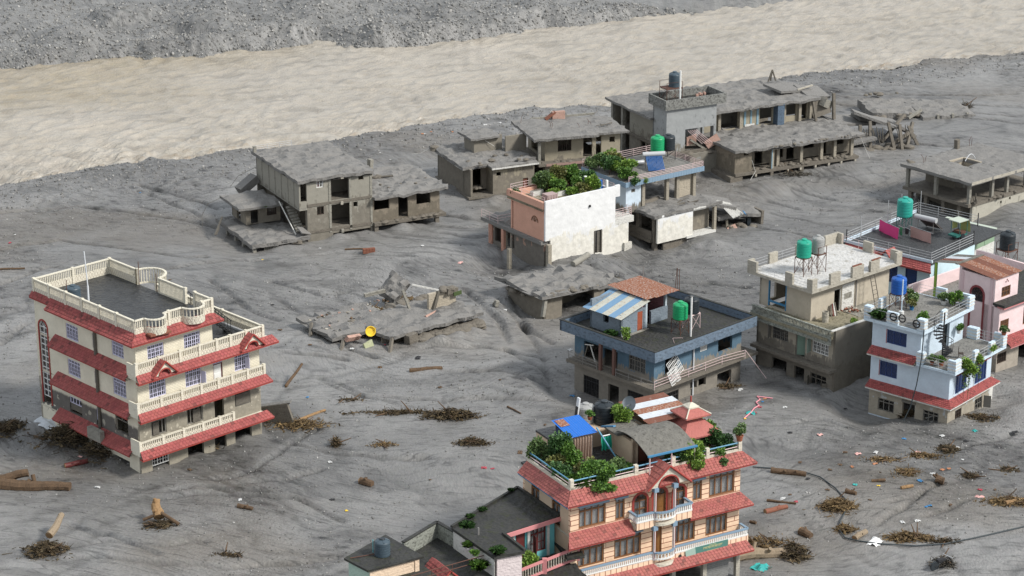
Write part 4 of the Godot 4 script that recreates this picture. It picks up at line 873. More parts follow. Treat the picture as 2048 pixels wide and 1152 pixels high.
	for x in [5.9, 7.42]:
		for y in [[6.6, 8.35], [3.7, 5.6]]:
			var c := sub(o, "column"); rod(c, "shaft", "white_paint", Vector3(x, y[0] - .6, .95), Vector3(x, y[1] - .25, .95), .1); bx(c, "capital", "fascia_blue", x - .17, x + .17, y[1] - .32, y[1], .78, 1.12)
			for k in 2: rod(c, "stripe", "red_paint", Vector3(x - .05 + k * .1, y[0] - .5, 1.04), Vector3(x - .05 + k * .1, y[1] - .4, 1.04), .018)
	gable(o, "tile_salmon", 6.85, 1.6, 8.35, 9.75, -.6, 1.2, "plaster", "red_paint")
	# ground storey: posts, a bent steel shutter
	for x in [.6, 3.4, 6.1, 7.7, 10.2, 12.9]: bx(o, "pillar", "concrete_pale", x - .15, x + .15, -1, 2.6, .35, .65)
	wl(o, "ruin_mud", "F", -2.4, .3, W, -1, 2.68, []); wl(o, "ruin_mud", "L", .3, -2.4, .3, -1, 2.68)
	for k in 16: bx(o, "shutter_slat", "shutter", 10.4, 12.6 - (.35 if k < 7 else 0.0), .25 + k * .145, .38 + k * .145, .40 + .01 * (k % 2), .45 + .01 * (k % 2))
	# painted board with pale letters
	var s := sub(o, "sign_board"); bx(s, "board", "sign_green", 9.1, 11.75, 2.66, 3.28, .98, 1.02)
	var tx := MB.new(); tx.abox(9.75, 11.3, 3.10, 3.13, 1.02, 1.032); var rg := RandomNumberGenerator.new(); rg.seed = 5
	for k in 17:
		var x := 9.78 + k * .09; tx.abox(x, x + .022, 2.95 + rg.randf() * .05, 3.11, 1.02, 1.032)
		if k % 3 != 1: tx.abox(x - .045, x, 3.0 + rg.randf() * .04, 3.035 + rg.randf() * .04, 1.02, 1.032)
	tx.abox(10.2, 10.8, 3.2, 3.225, 1.02, 1.032); tx.abox(10.0, 11.0, 2.80, 2.82, 1.02, 1.032); mi(s, "lettering", tx.mesh(), M["letter_pale"])
	rbx(o, "loose_board", "sign_pale", Vector3(8.75, 2.93, 1.03), Vector3(.78, .62, .03), Vector3(0, 0, 8))
	rod(o, "vent_disc", "iron", Vector3(7.95, 2.9, .94), Vector3(7.95, 2.9, .99), .13)
	# roof rail
	var rr := sub(o, "roof_railing")
	for x in [2.6, 5.0, 7.9, 10.6, 13.2]: bx(rr, "post", "plaster", x - .13, x + .13, 8.7, 9.75, -.22, .04)
	for y in [9.35, 9.62]: rod(rr, "rail", "blue_rail" if y > 9.5 else "steel_pink", Vector3(.1, y, -.08), Vector3(13.2, y, -.08), .05 if y > 9.5 else .03); rod(rr, "rail", "blue_rail" if y > 9.5 else "steel_pink", Vector3(.1, y, -.08), Vector3(.1, y, -5.6), .05 if y > 9.5 else .03)
	bx(rr, "post", "plaster", -.02, .24, 8.7, 9.75, -.24, .02)
	# roof hut with the bowed sheet roof
	var h := sub(o, "roof_hut"); wl(h, "P_side", "L", 6.1, -5.3, -2.2, 8.7, 10.3, []); wl(h, "P_side", "F", -2.2, 6.1, 8.2, 8.7, 10.5, [[6.5, 7.4, 8.7, 10.2]]); door(h, "F", -2.2, 6.5, 7.4, 8.71, 10.2, "leaf_brown", "frame_dark"); wl(h, "P_side", "B", -5.3, 6.1, 8.2, 8.7, 10.3)
	wl(h, "P_side", "R", 8.2, -5.1, -2.42, 8.7, 10.4)
	var cr := MB.new(); var n := 12
	for k in n:
		var f0 := float(k) / n; var f1 := float(k + 1) / n; var z0 := lerpf(-3.9, .3, f0); var z1 := lerpf(-3.9, .3, f1); var a0 := 10.35 + .62 * sin(PI * (.14 + .86 * f0)) - .1 * f0; var a1 := 10.35 + .62 * sin(PI * (.14 + .86 * f1)) - .1 * f1
		cr.quad(Vector3(5.75, a1, z1), Vector3(5.75, a0, z0), Vector3(9.5, a0, z0), Vector3(9.5, a1, z1)); cr.quad(Vector3(5.75, a0 - .06, z0), Vector3(5.75, a1 - .06, z1), Vector3(9.5, a1 - .06, z1), Vector3(9.5, a0 - .06, z0))
	mi(h, "bowed_roof", cr.mesh(), M["sheet_grey"]); bx(h, "eave_beam", "eave_blue", 5.7, 9.55, 10.22, 10.34, .22, .34); beam(h, "eave_beam", "eave_blue", Vector3(5.7, 10.35, -5.5), Vector3(5.7, 10.95, -3.9), .1, .2); bx(h, "back_roof", "sheet_grey", 5.75, 8.3, 10.32, 10.4, -5.5, -3.6)
	for x in [5.9, 7.6, 9.4]: rod(h, "roof_post", "steel_pink", Vector3(x, 8.7, .2), Vector3(x, 10.25, .2), .045)
	# little tiered shrine tower
	var v := sub(o, "roof_shrine"); storey(v, "P_side", 10.3, 12.3, -4.2, -2.2, 8.7, 9.9, [], [], [], [], .15); bx(v, "corner_post", "red_paint", 12.16, 12.36, 8.7, 9.9, -2.34, -2.14)
	pyramid(v, "tile_base", Vector3(11.3, 9.9, -3.2), 1.55, .55, .85); bx(v, "lantern", "plaster", 10.8, 11.8, 10.4, 11.15, -3.7, -2.7); fb(v, "gold_panel", "gold", "F", -2.7, 11.1, 11.5, 10.7, 10.98, 0, .02); fb(v, "gold_panel", "gold", "L", 10.8, -3.4, -3.0, 10.7, 10.98, 0, .02)
	pyramid(v, "tile_base", Vector3(11.3, 11.1, -3.2), 1.0, .2, .5); pyramid(v, "plaster", Vector3(11.3, 11.58, -3.2), .42, .05, .25); rod(v, "finial", "red_paint", Vector3(11.3, 11.75, -3.2), Vector3(11.3, 12.25, -3.2), .06)
	for k in 4:
		for q in [[1.55, .5, 9.92, 10.42], [1.0, .2, 11.12, 11.6]]: var c := Vector2(1, 1).rotated(k * PI / 2); rod(v, "hip_trim", "plaster", Vector3(11.3 + c.x * q[0], q[2], -3.2 + c.y * q[0]), Vector3(11.3 + c.x * q[1], q[3], -3.2 + c.y * q[1]), .05)
	# rusty and zinc sheets at the back
	wl(o, "P_side", "B", -7.1, 8.3, 11.7, 8.7, 10.6); wl(o, "P_side", "R", 11.7, -6.9, -4.3, 8.7, 10.6)
	sheets(o, ["rust_dark", "zinc", "rust", "zinc", "rust_dark"], Vector3(8.2, 10.75, -3.4), Vector3(8.2, 10.95, -7.4), Vector3(11.9, 10.75, -3.4), 5, "roof_sheet", .15)
	roof_garden(o)
func pyramid(p: Node, m: String, at: Vector3, r0: float, r1: float, h: float):
	var b := MB.new()
	for k in 4:
		var a := Vector2(1, 1).rotated(-k * PI / 2); var c := Vector2(1, 1).rotated(-(k + 1) * PI / 2)
		b.quad(at + Vector3(a.x * r0, 0, a.y * r0), at + Vector3(a.x * r1, h, a.y * r1), at + Vector3(c.x * r1, h, c.y * r1), at + Vector3(c.x * r0, 0, c.y * r0))
		b.quad(at + Vector3(c.x * r0, -.1, c.y * r0), at + Vector3(a.x * r0, -.1, a.y * r0), at + Vector3(a.x * r0, 0, a.y * r0), at + Vector3(c.x * r0, 0, c.y * r0))
	b.abox(at.x - r0 * .97, at.x + r0 * .97, at.y - .1, at.y - .05, at.z - r0 * .97, at.z + r0 * .97)
	mi(p, "tiered_roof", b.mesh(), M[m])
func roof_garden(o: Node3D):
	var a := o.global_transform
	var sh := thing("garden_shed", "small roof shed with bright blue sheet roof and navy tarpaulin side", "shed", a * Vector3(2.7, 8.7, -4.6), 29.4)
	bx(sh, "tarp_wall", "tarp_navy", 0, .05, 0, 1.9, -1.9, 0); bx(sh, "back_wall", "cloth_rose", 0, 1.7, 0, 2.0, -1.95, -1.9)
	for c in [[0.0, 0.0, 1.9], [1.7, 0.0, 1.9], [0.0, -1.9, 2.2], [1.7, -1.9, 2.2]]: rod(sh, "post", "iron_grey", Vector3(c[0], 0, c[1]), Vector3(c[0], c[2], c[1]), .04)
	sheets(sh, ["tarp_blue", "tarp_blue", "tarp_blue"], Vector3(-.2, 1.88, .3), Vector3(1.95, 1.88, .3), Vector3(-.2, 2.25, -2.2), 3); rbx(sh, "roof_patch", "rust", Vector3(.3, 2.2, -1.6), Vector3(.7, .03, .9), Vector3(8, 0, 0))
	var cl := thing("hanging_cloth", "spotted beige cloth hanging from the blue roof shed", "cloth", a * Vector3(2.85, 8.75, -4.5), 29.4); mi(cl, "cloth", drape(1.5, 1.8, 7, .1), M["cloth_spots"]); rod(cl, "line", "iron_grey", Vector3(0, 1.8, 0), Vector3(1.5, 1.8, 0), .015)
	var jk := thing("hanging_jacket", "teal jacket hung below the blue shed roof", "clothing", a * Vector3(4.85, 9.25, -4.2), 29.4); mi(jk, "jacket", drape(.8, 1.0, 3, .12), M["cloth_teal"]); rod(jk, "hanger", "plastic_white", Vector3(.1, 1.02, 0), Vector3(.7, 1.02, 0), .04)
	rod(o, "stair_handrail", "blue_rail", Vector3(4.6, 10.9, -4.4), Vector3(5.4, 8.9, -2.9), .06)
	bx(o, "tank_plinth", "P_side", 4.9, 7.6, 8.7, 9.9, -8.6, -6.0); tank("grey water tank behind the blue shed on the salmon house roof", a * Vector3(5.75, 9.9, -7.7), .62, 1.35, "tank_grey"); tank("large black water tank behind the roof garden stair", a * Vector3(6.75, 9.9, -6.9), .70, 1.6, "black_plastic")
	var pn := thing("roof_heater", "upright narrow white panel beside the grey roof tank", "panel", a * Vector3(5.0, 9.6, -7.6), 29.4); rbx(pn, "board", "pipe_pale", Vector3(0, 1.1, 0), Vector3(.12, 2.2, .3), Vector3(0, 0, -8)); rbx(pn, "back", "iron", Vector3(-.1, .8, 0), Vector3(.05, 1.6, .3), Vector3(0, 0, -8))
	var ds := thing("satellite_dish", "grey satellite dish beside the bowed roof", "satellite dish", a * Vector3(8.0, 10.9, -5.6), -10)
	var q := MB.new(); q.lathe([[0, 0], [.25, .03], [.42, .10], [.55, .2]], 20); mi(ds, "dish", q.mesh(), M["dish"], Transform3D(Basis.from_euler(Vector3(1.1, -.5, 0)), Vector3(0, .55, 0))); rod(ds, "mast", "iron_grey", Vector3(0, -2, 0), Vector3(0, .55, 0), .04); rod(ds, "arm", "iron_grey", Vector3(0, .55, 0), Vector3(-.2, .65, .5), .02)
	var k := 0
	for p in [[.7, -5.2, 1.6, 1.9, 3, "dark green leafy shrub at the back corner of the roof garden"], [1.4, -4.4, 1.8, 2.5, 1, "tall feathery blue green shrub against the navy shed side"], [2.1, -3.6, 1.5, 2.3, 0, "bushy green shrub in front of the navy tarpaulin"], [.9, -3.6, 1.4, 1.3, 4, "olive shrub over the blue corner rail"], [.8, -2.2, 1.5, 1.3, 1, "drooping shrub along the side rail above salmon tiles"],
		[1.0, -.7, 1.6, 1.2, 5, "spiky strap leaved plant at the rail corner"], [1.9, -.4, 1.9, 1.6, 0, "dense green shrub spilling over the front rail"], [2.9, -.5, 1.8, 1.5, 0, "broad green shrub beside the rail corner bush"], [2.4, -1.7, 1.6, 1.3, 4, "loose olive shrub amid the roof garden"], [3.7, -1.2, 1.5, 1.2, 3, "pale leaved shrub before the hanging teal jacket"], [4.6, -1.3, 1.3, 1.1, 3, "scraggy shrub with pale flowers near the hut wall"], [5.2, -.9, .8, .8, 0, "small green shrub by the hut corner"],
		[8.6, -.4, 1.5, 1.5, 1, "dark shrub under the bowed roof edge"], [9.5, -.2, 1.5, 1.7, 2, "bright green shrub trailing over the front eave"], [10.2, -.9, 1.4, 1.4, 2, "yellow green shrub before the shrine tower"], [10.9, -.8, 1.1, 1.2, 3, "grey green shrub between shrine and rail"], [11.6, -.1, .8, .9, 0, "small creeper hanging over the tiles below the rail"], [12.1, -1.6, 1.4, 1.6, 1, "dark green shrub beside the shrine wall"], [12.6, -2.6, 1.6, 1.9, 0, "tall green shrub behind the shrine tower"], [12.6, -.8, 1.2, 1.5, 1, "shrub with a red bloom near the end post"], [12.0, -3.8, 1.5, 2.0, 2, "feathery light green bush behind the shrine"]]:
		plant(p[5], a * Vector3(p[0], 8.7, p[1]), p[2], p[3], p[4], "", 10 + k); k += 1
	for p in [[9.6, .35, 1.0, 1.3, 2, "bright green creeper hanging down the salmon tiles"], [2.1, .35, 1.9, 1.1, 0, "green creeper spread over the corner tiles"], [11.6, .4, .6, .7, 1, "short dark creeper on the salmon tiles"]]: plant(p[5], a * Vector3(p[0], 8.3, p[1]), p[2], p[3], p[4], "", 50 + k); k += 1
	plant("potted palm bush with flowers beside the black roof tank", a * Vector3(7.4, 9.4, -5.6), 1.4, 2.2, 2, "plastic_red", 70); plant("wispy potted plant on the end post of the roof rail", a * Vector3(13.2, 9.75, -.1), .9, 1.1, 3, "terracotta", 71); plant("small potted plant on the stair head of the roof", a * Vector3(5.3, 10.6, -6.4), .6, .6, 0, "terracotta", 72)
# hanging cloth with folds: w wide, h high, hung from its top edge at y = h
func drape(w: float, h: float, folds: int, amp: float) -> ArrayMesh:
	var b := MB.new(); var n := folds * 6; var m := 6; var sd := R.randf() * 99.0
	var f := func(i: int, j: int) -> Vector3:
		var u := float(i) / n; var v := float(j) / m; return Vector3(u * w + .03 * sin(v * 5.0 + sd), h * v - .06 * sin(u * PI) * (1 if j == m else 0) + (.05 * sin(u * 9.0 + sd) if j == 0 else 0.0), amp * (1.1 - v * .7) * sin(u * folds * TAU + sd + v))
	for i in n:
		for j in m: b.quad(f.call(i, j), f.call(i, j + 1), f.call(i + 1, j + 1), f.call(i + 1, j))
	return b.mesh()
# ---------------------------------------------------------------- dark-roofed houses at the bottom edge
func w2(px: float, py: float, h: float, o: Vector3) -> Vector2: var p := gp(px, py, h) - o; return Vector2(p.x, p.z)
func pts(px: Array, h: float, c: Vector3) -> Array:
	var o := []
	for p in px: o.append(w2(p[0], p[1], h, c))
	return o
func band(p: Vector2, q: Vector2, w: float) -> Array:
	var d := (q - p).normalized(); var m := Vector2(-d.y, d.x) * w; return [p + m, q + m, q - m, p - m]
func houses_dark():
	var c := gp(765, 1200, 0); var o := thing("mint_house", "mint and cream house with a black flat roof carrying a tank", "house", c)
	var rf := pts([[688, 1116], [771, 1069], [847, 1112], [736, 1141]], 6.2, c); var ins := []; var ce: Vector2 = (rf[0] + rf[1] + rf[2] + rf[3]) / 4.0
	for i in 4: ins.append(ce + (rf[i] - ce) * .88)
	prism(o, "roof_slab", "moss_roof", rf, 6.05, 6.2); prism(o, "body", "mint", ins, -1, 6.05)
	var a: Vector2 = ins[3]; var b: Vector2 = ins[2]; var t := (b - a).normalized(); var nn := Vector2(-t.y, t.x)
	prism(o, "front_wall", "plaster_peach", [a + nn * .05, b + nn * .05, b - nn * .02, a - nn * .02], -1, 6.04); prism(o, "pilaster", "plaster_peach", [b + nn * .12, b - t * .3 + nn * .12, b - t * .3, b], -1, 6.04)
	tank("slate grey ribbed tank on the black roof of the mint house", gp(765, 1110, 6.2), .50, 1.15, "tank_slate", "black_plastic")
	rod(o, "roof_pipe", "iron_rust", Vector3(rf[0].x + .4, 6.24, rf[0].y + .1), Vector3(rf[0].x + 2.0, 6.26, rf[0].y - .5), .03); rod(o, "roof_pipe", "aqua", Vector3(rf[0].x + 1.8, 6.2, rf[0].y - .8), Vector3(rf[0].x + 1.8, 7.1, rf[0].y - .8), .03)
	# walled terrace between the two roofs
	c = gp(860, 1200, 0); o = thing("walled_terrace", "sunken black terrace with stained parapets between the dark roofs", "building", c)
	var te := pts([[806, 1084], [874, 1043], [990, 1110], [986, 1122], [820, 1185], [790, 1120]], 6.3, c)
	prism(o, "terrace_floor", "moss_roof", te, -1, 5.2)
	for k in 2: prism(o, "parapet", "parapet_mould", band(te[k], te[k + 1], .09), 5.0, 6.25); prism(o, "coping", "moss_roof", band(te[k], te[k + 1], .13), 6.25, 6.33)
	var vp := gp(957, 1112, 5.2) - c; rod(o, "vent_pipe", "iron_grey", vp, vp + Vector3(0, 2.0, 0), .06)
	var r0 := gp(822, 1152, 6.2) - c; var r1 := gp(985, 1106, 6.2) - c
	for y in [0.0, .35]: rod(o, "rail", "iron_rust", r0 - Vector3(0, y, 0), r1 - Vector3(0, y, 0), .03)
	for k in 5: var p := r0.lerp(r1, k / 4.0); rod(o, "rail_post", "iron_rust", p, p - Vector3(0, .9, 0), .025)
	c = gp(930, 1136, 5.2); var g := thing("tiled_porch", "little red tiled porch gable under the rusty terrace rail", "porch", c, 31)
	gable(g, "tile_moss", -1.5, 1.0, -.5, .45, -1.6, .8, "plaster_peach", "red_paint"); skirt(g, "tile_moss", "F", -.9, -.5, 2.4, -.75, -.05, 1.2, 0, 0, .26, .2, "red_paint"); wl(g, "P_side", "F", -.3, -2.4, 2.3, -5, -.8, [[-.2, .9, -3, -1.2]])
	# the long black roof with the aqua doorway
	c = gp(1060, 1200, 0); o = thing("aqua_house", "black flat roofed house with aqua doorway and pink edge", "house", c)
	var Y := 6.7; var big := pts([[1035, 976], [1119, 1032], [1006, 1068], [1050, 1102], [988, 1114], [903, 1055]], Y, c)
	prism(o, "roof_slab", "moss_roof", big, Y - .2, Y)
	for e in [[0, 5], [2, 3], [0, 1]]: prism(o, "roof_kerb", "moss_roof", band(big[e[0]], big[e[1]], .09), Y, Y + .14)
	var p1: Vector2 = big[2]; var p2: Vector2 = big[1]; var d := (p2 - p1).normalized(); var m := Vector2(-d.y, d.x); var L := p1.distance_to(p2)
	prism(o, "eave_edge", "pink_edge", [p1 + m * .12, p2 + m * .12, p2 + m * .02, p1 + m * .02], Y - .32, Y - .04)
	var cc: Vector2 = (big[0] + big[1] + big[2] + big[5]) / 4.0
	var fr := sub(o, "front_wall"); fr.position = Vector3(p1.x - m.x * .4, Y - 6.7, p1.y - m.y * .4); fr.rotation.y = atan2(-d.y, d.x)
	wl(fr, "aqua_wall", "F", 0, -.2, L - .1, 3.9, 6.5, [[.2, 1.0, 4.6, 6.1], [1.3, 2.2, 3.92, 6.2], [2.5, 3.8, 4.4, 6.2]]); win(fr, "F", 0, .2, 1.0, 4.6, 6.1, "leaf_maroon", 2, 3, .4); door(fr, "F", 0, 1.3, 2.2, 3.92, 6.2, "leaf_maroon", "aqua"); win(fr, "F", 0, 2.5, 3.8, 4.4, 6.2, "leaf_maroon", 2, 2, .5, "glass", "lace")
	rbx(fr, "open_casement", "leaf_maroon", Vector3(2.65, 5.1, .35), Vector3(.05, 1.3, .6), Vector3(0, -20, 0))
	for x in [1.13, 2.35, 3.95]: fb(fr, "pier", "weathered_white", "F", 0, x - .1, x + .1, 3.9, 6.5, 0, .06)
	for e in [[0, 5], [5, 4]]: prism(o, "outer_wall", "weathered_white", [big[e[0]] * .97 + cc * .03, big[e[1]] * .97 + cc * .03, big[e[1]] * .9 + cc * .1, big[e[0]] * .9 + cc * .1], -1, Y - .2)
	var p4: Vector2 = big[4]; var p3: Vector2 = big[3]; prism(o, "front_pier", "weathered_pink", [p4 + Vector2(.2, -.2), p3 + Vector2(-.2, -.1), p3 + Vector2(-.25, -.8), p4 + Vector2(0, -.8)], -1, Y - .2)
	prism(o, "yard_floor", "moss_roof", [p1 + d * .3 - m * .3, p2 - m * .3, p2 + m * 3.4 - d * .4, p3 + d * .4 + m * .7], -1, 3.88)
	var e0 := gp(1112, 1052, 5.0) - c; var e1 := gp(1152, 1102, 5.0) - c; beam(o, "yard_wall", "moss_roof", e0 - Vector3(0, .5, 0), e1 - Vector3(0, .5, 0), .2, 1.2)
	var f0 := gp(1022, 1148, 4.8) - c; var f1 := gp(1155, 1095, 4.8) - c; var bl := sub(o, "yard_balustrade"); beam(bl, "top_rail", "pink_edge", f0, f1, .16, .12); beam(bl, "bottom_rail", "pink_edge", f0 - Vector3(0, .75, 0), f1 - Vector3(0, .75, 0), .16, .12)
	for k in 26: var p := f0.lerp(f1, (k + .5) / 26.0); rod(bl, "baluster", "concrete_pale", p - Vector3(0, .7, 0), p - Vector3(0, .05, 0), .05)
	for k in 3: var p := f0.lerp(f1, k / 2.0); bx(bl, "post", "pink_edge", p.x - .15, p.x + .15, p.y - .9, p.y + .15, p.z - .15, p.z + .15)
	var s := sub(o, "lower_roof"); s.position = gp(1096, 1128, 4.0) - c; s.rotation.y = deg_to_rad(31); skirt(s, "tile_dark", "F", 0, -2.4, 1.9, -1.5, 0, 2.4, 0, 0, .26, .22, "leaf_maroon")
	plant("yellow green shrub behind the pink yard balustrade", gp(1064, 1142, 4.1), 1.5, 1.2, 2, "", 101, "terrace plants"); plant("spiky plant in a white pot on the dark terrace wall", gp(936, 1102, 6.0), .9, .8, 5, "pot_white", 102, "terrace plants"); plant("small green plant in a white and orange pot at the rusty rail", gp(950, 1118, 6.0), .6, .6, 0, "pot_white", 103, "terrace plants")
	plant("grass tuft rooted in the black roof edge", gp(995, 1108, Y), 1.2, .7, 6, "", 104, "terrace plants"); plant("trailing plant hanging over the red porch tiles", gp(958, 1140, 5.6), 1.0, .9, 5, "", 105, "terrace plants")
	for k in [[965, 1022, .9], [940, 1036, .8], [1022, 984, .5]]: plant("yellowish weeds growing on the black roof kerb", gp(k[0], k[1], Y), k[2], .4, 6, "", 110 + int(k[2] * 9), "roof kerb weeds")
	plant("potted fern on the ledge between the aqua and salmon houses", gp(1130, 1062, 5.4), .9, .6, 1, "pot_white", 120, "terrace plants"); plant("dead palm stalk on the terrace parapet", gp(934, 1062, 6.3), .7, .9, 6, "", 121, "terrace plants")

# ---------------------------------------------------------------- blue house with the roof shed
func house_blue():
	var o := thing("blue_house", "slate blue two storey house with mouldy parapet and roof shed", "house", gp(1306.4, 814.7), 44)
	var W := 10.6; var D := -8.85
	storey(o, "K_wall", 0, W, D, 0, -1.6, 1.72, [[1.1, 3.0, -1, .75], [4.4, 5.2, .3, .9], [5.4, 6.3, .25, .92], [7.7, 9.45, -.8, .75]], [[-7.8, -6.05, -1.1, .65], [-5, -3.8, -1.6, .65], [-2.83, -1.08, -.6, .75]])
	storey(o, "K_wall", 0, W, D, 0, 2.02, 4.25, [[1.3, 2.7, 2.4, 3.75], [5.5, 6.4, 3.25, 3.82], [7.7, 9.45, 2.6, 3.8]], [[-7.8, -6.1, 2.2, 3.62], [-5.6, -4.0, 2.05, 3.6], [-2.76, -.93, 2.5, 3.82]], [[7.4, 9.6, 2.6, 3.8]])
	bx(o, "balcony_slab", "mud_wall", -1.0, W + 1.0, 1.75, 2.0, D, 1.0); bx(o, "roof_slab", "moss_roof", -.85, 11.4, 4.28, 4.5, -9.65, .85)
	for b in [["F", .9, -.9, 11.45], ["L", -.9, -9.7, .68], ["B", -9.7, -.9, 11.45], ["R", 11.45, -9.48, .68]]:
		wl(o, "parapet_blue", b[0], b[1], b[2], b[3], 4.25, 5.15, [], .2, "parapet"); 
	for b in [[-.95, 11.5, .68, .93], [-.95, 11.5, -9.73, -9.48]]: bx(o, "coping", "moss_roof", b[0], b[1], 5.15, 5.2, b[2], b[3])
	for b in [[-.93, -.68], [11.23, 11.48]]: bx(o, "coping", "moss_roof", b[0], b[1], 5.15, 5.2, -9.47, .67)
	win(o, "L", 0, -2.76, -.93, 2.5, 3.82, "frame_grey", 3, 2, .35); win(o, "L", 0, -7.8, -6.05, -1.1, .65, "iron", 6, 2, .4, ""); win(o, "L", 0, -2.83, -1.08, -.6, .75, "iron", 6, 2, .4, ""); win(o, "F", 0, 1.1, 3.0, -1, .75, "iron", 6, 2, .4, "")
	win(o, "F", 0, 5.5, 6.4, 3.25, 3.82, "frame_white", 4, 3, 0, ""); fb(o, "vent_louvre", "plaster", "F", 0, 5.55, 6.35, 3.3, 3.78, -.16, -.12)
	rbx(o, "hanging_frame", "wood_grey", Vector3(-.15, 2.8, -7.4), Vector3(.06, 1.4, .1), Vector3(18, 0, 0)); rbx(o, "hanging_frame", "weathered_white", Vector3(-.2, 2.9, -6.6), Vector3(.06, 1.5, .1), Vector3(-24, 0, 0)); rbx(o, "hanging_frame", "weathered_white", Vector3(-.2, 3.5, -7.0), Vector3(.06, .08, 1.0), Vector3(-10, 0, 0))
	for z in [-5.1, -3.6]: bx(o, "porch_column", "column_red", -.95, -.7, 2.0, 4.26, z - .12, z + .12)
	# two white grilles torn from the window, leaning on the rail
	for g in [[2.1, 3.0, .35, 20, 1.5, 1.5], [1.5, 2.5, .8, 12, 1.25, 1.15]]:
		var gr := sub(o, "window_grille"); gr.position = Vector3(g[0], g[1], g[2]); gr.rotation_degrees = Vector3(-18, 4, g[3])
		for k in 9: bx(gr, "bar", "white_paint", -g[4] / 2 + k * g[4] / 8 - .018, -g[4] / 2 + k * g[4] / 8 + .018, -g[5] / 2, g[5] / 2, -.015, .015)
		for k in 6: bx(gr, "crossbar", "white_paint", -g[4] / 2, g[4] / 2, -g[5] / 2 + k * g[5] / 5 - .018, -g[5] / 2 + k * g[5] / 5 + .018, -.02, .02)
	railing(o, [Vector2(-.9, .9), Vector2(7.2, .9), Vector2(9.6, 1.3)], 2.0, .72, 3, "steel_pink", 2.2, .03); rod(o, "bent_rail", "steel_pink", Vector3(9.6, 2.72, 1.3), Vector3(11.2, .1, 2.3), .03); railing(o, [Vector2(-.95, -8.6), Vector2(-.95, -5.4)], 2.0, .7, 3, "iron_grey", 1.5, .03); railing(o, [Vector2(-.95, -3.3), Vector2(-.95, .9)], 2.0, .65, 2, "iron_grey", 1.5, .03)
	rod(o, "drain_pipe", "pipe_pale", Vector3(4.6, -1, .1), Vector3(4.6, 4.2, .1), .07)
	# roof shed
	var s := sub(o, "roof_shed"); wl(s, "shed_wall", "L", 1.0, -8.1, -4.6, 4.5, 6.3, [[-6.6, -6.0, 5.3, 6.0]]); wl(s, "shed_wall", "F", -4.6, 1.0, 3.9, 4.5, 6.35, [[2.9, 3.7, 4.5, 6.2]]); door(s, "F", -4.6, 2.9, 3.7, 4.5, 6.2, "door_orange", "shed_trim"); wl(s, "shed_wall", "B", -8.1, 1.0, 7.0, 4.5, 6.9); wl(s, "shed_pink", "R", 3.9, -8.1, -4.82, 4.5, 6.7); wl(s, "shed_wall", "F", -5.0, 5.0, 7.0, 4.5, 5.6); wl(s, "shed_pink", "R", 7.0, -8.1, -5.3, 4.5, 6.8)
	bx(s, "shed_post", "shed_trim", 6.8, 7.0, 4.5, 6.85, -5.3, -5.1); bx(s, "shed_post", "shed_trim", 3.9, 4.1, 4.5, 6.7, -4.8, -4.6)
	sheets(s, ["sheet_cream", "sheet_blue", "sheet_cream", "sheet_blue", "sheet_cream", "sheet_blue"], Vector3(.5, 6.2, -4.1), Vector3(.5, 6.2, -8.5), Vector3(3.9, 7.0, -4.1), 6); sheets(s, ["rust"], Vector3(3.7, 7.1, -4.2), Vector3(7.4, 7.1, -4.2), Vector3(3.7, 7.25, -8.7), 4, "roof_sheet", .15)
	bx(s, "shed_apron", "concrete", .95, 4.0, 4.5, 4.56, -4.55, -4.3)
	railing(o, [Vector2(3.0, -.6), Vector2(3.7, -1.4), Vector2(4.3, -.9)], 4.52, .06, 1, "steel_pink", 4, .02)
	var a := o.global_transform
	stand("rusty angle iron stand under the green tank on the blue house", a * Vector3(5.1, 4.5, -1.9), 44, 1.0, 1.25, "iron_rust"); tank("green ribbed tank beside the white pole on the blue house roof", a * Vector3(5.1, 5.8, -1.9), .62, 1.45, "tank_green"); stand("bent pale stand under the black tank on the blue house", a * Vector3(6.7, 4.5, -2.1), 44, 1.0, 1.3, "steel_pink"); tank("black tank beside the green one on the blue house roof", a * Vector3(6.7, 5.85, -2.1), .62, 1.4, "black_plastic")
	var p := thing("roof_pole", "thick white pole beside the green tank of the blue house", "pole", a * Vector3(5.2, 4.5, -.8)); rod(p, "pole", "white_paint", Vector3.ZERO, Vector3(0, 3.4, 0), .08); rod(p, "cap", "iron_grey", Vector3(0, 3.4, 0), Vector3(0, 3.45, 0), .1)
	plant("yellow flowering plant on the blue parapet below the shed", a * Vector3(.1, 4.6, -4.9), .9, .9, 6, "", 130, "blue house plants"); plant("upright leafy plant at the blue shed corner", a * Vector3(.5, 4.5, -3.6), .7, 1.3, 2, "", 131, "blue house plants")
	var an := thing("roof_antenna", "thin antenna behind the rusty shed roof", "antenna", a * Vector3(7.2, 6.9, -8.0)); rod(an, "mast", "iron_grey", Vector3.ZERO, Vector3(0, 1.4, 0), .03); rod(an, "boom", "iron_grey", Vector3(-.5, 1.3, 0), Vector3(.5, 1.45, 0), .02)
	for k in 3: var rb := R.randf_range(-.3, .3); rod(o, "rebar", "iron_rust", Vector3(11.2, 5.2, -8 + k * .25), Vector3(11.2 + rb * .3, 7.2, -8 + k * .25 + rb * .3), .025)

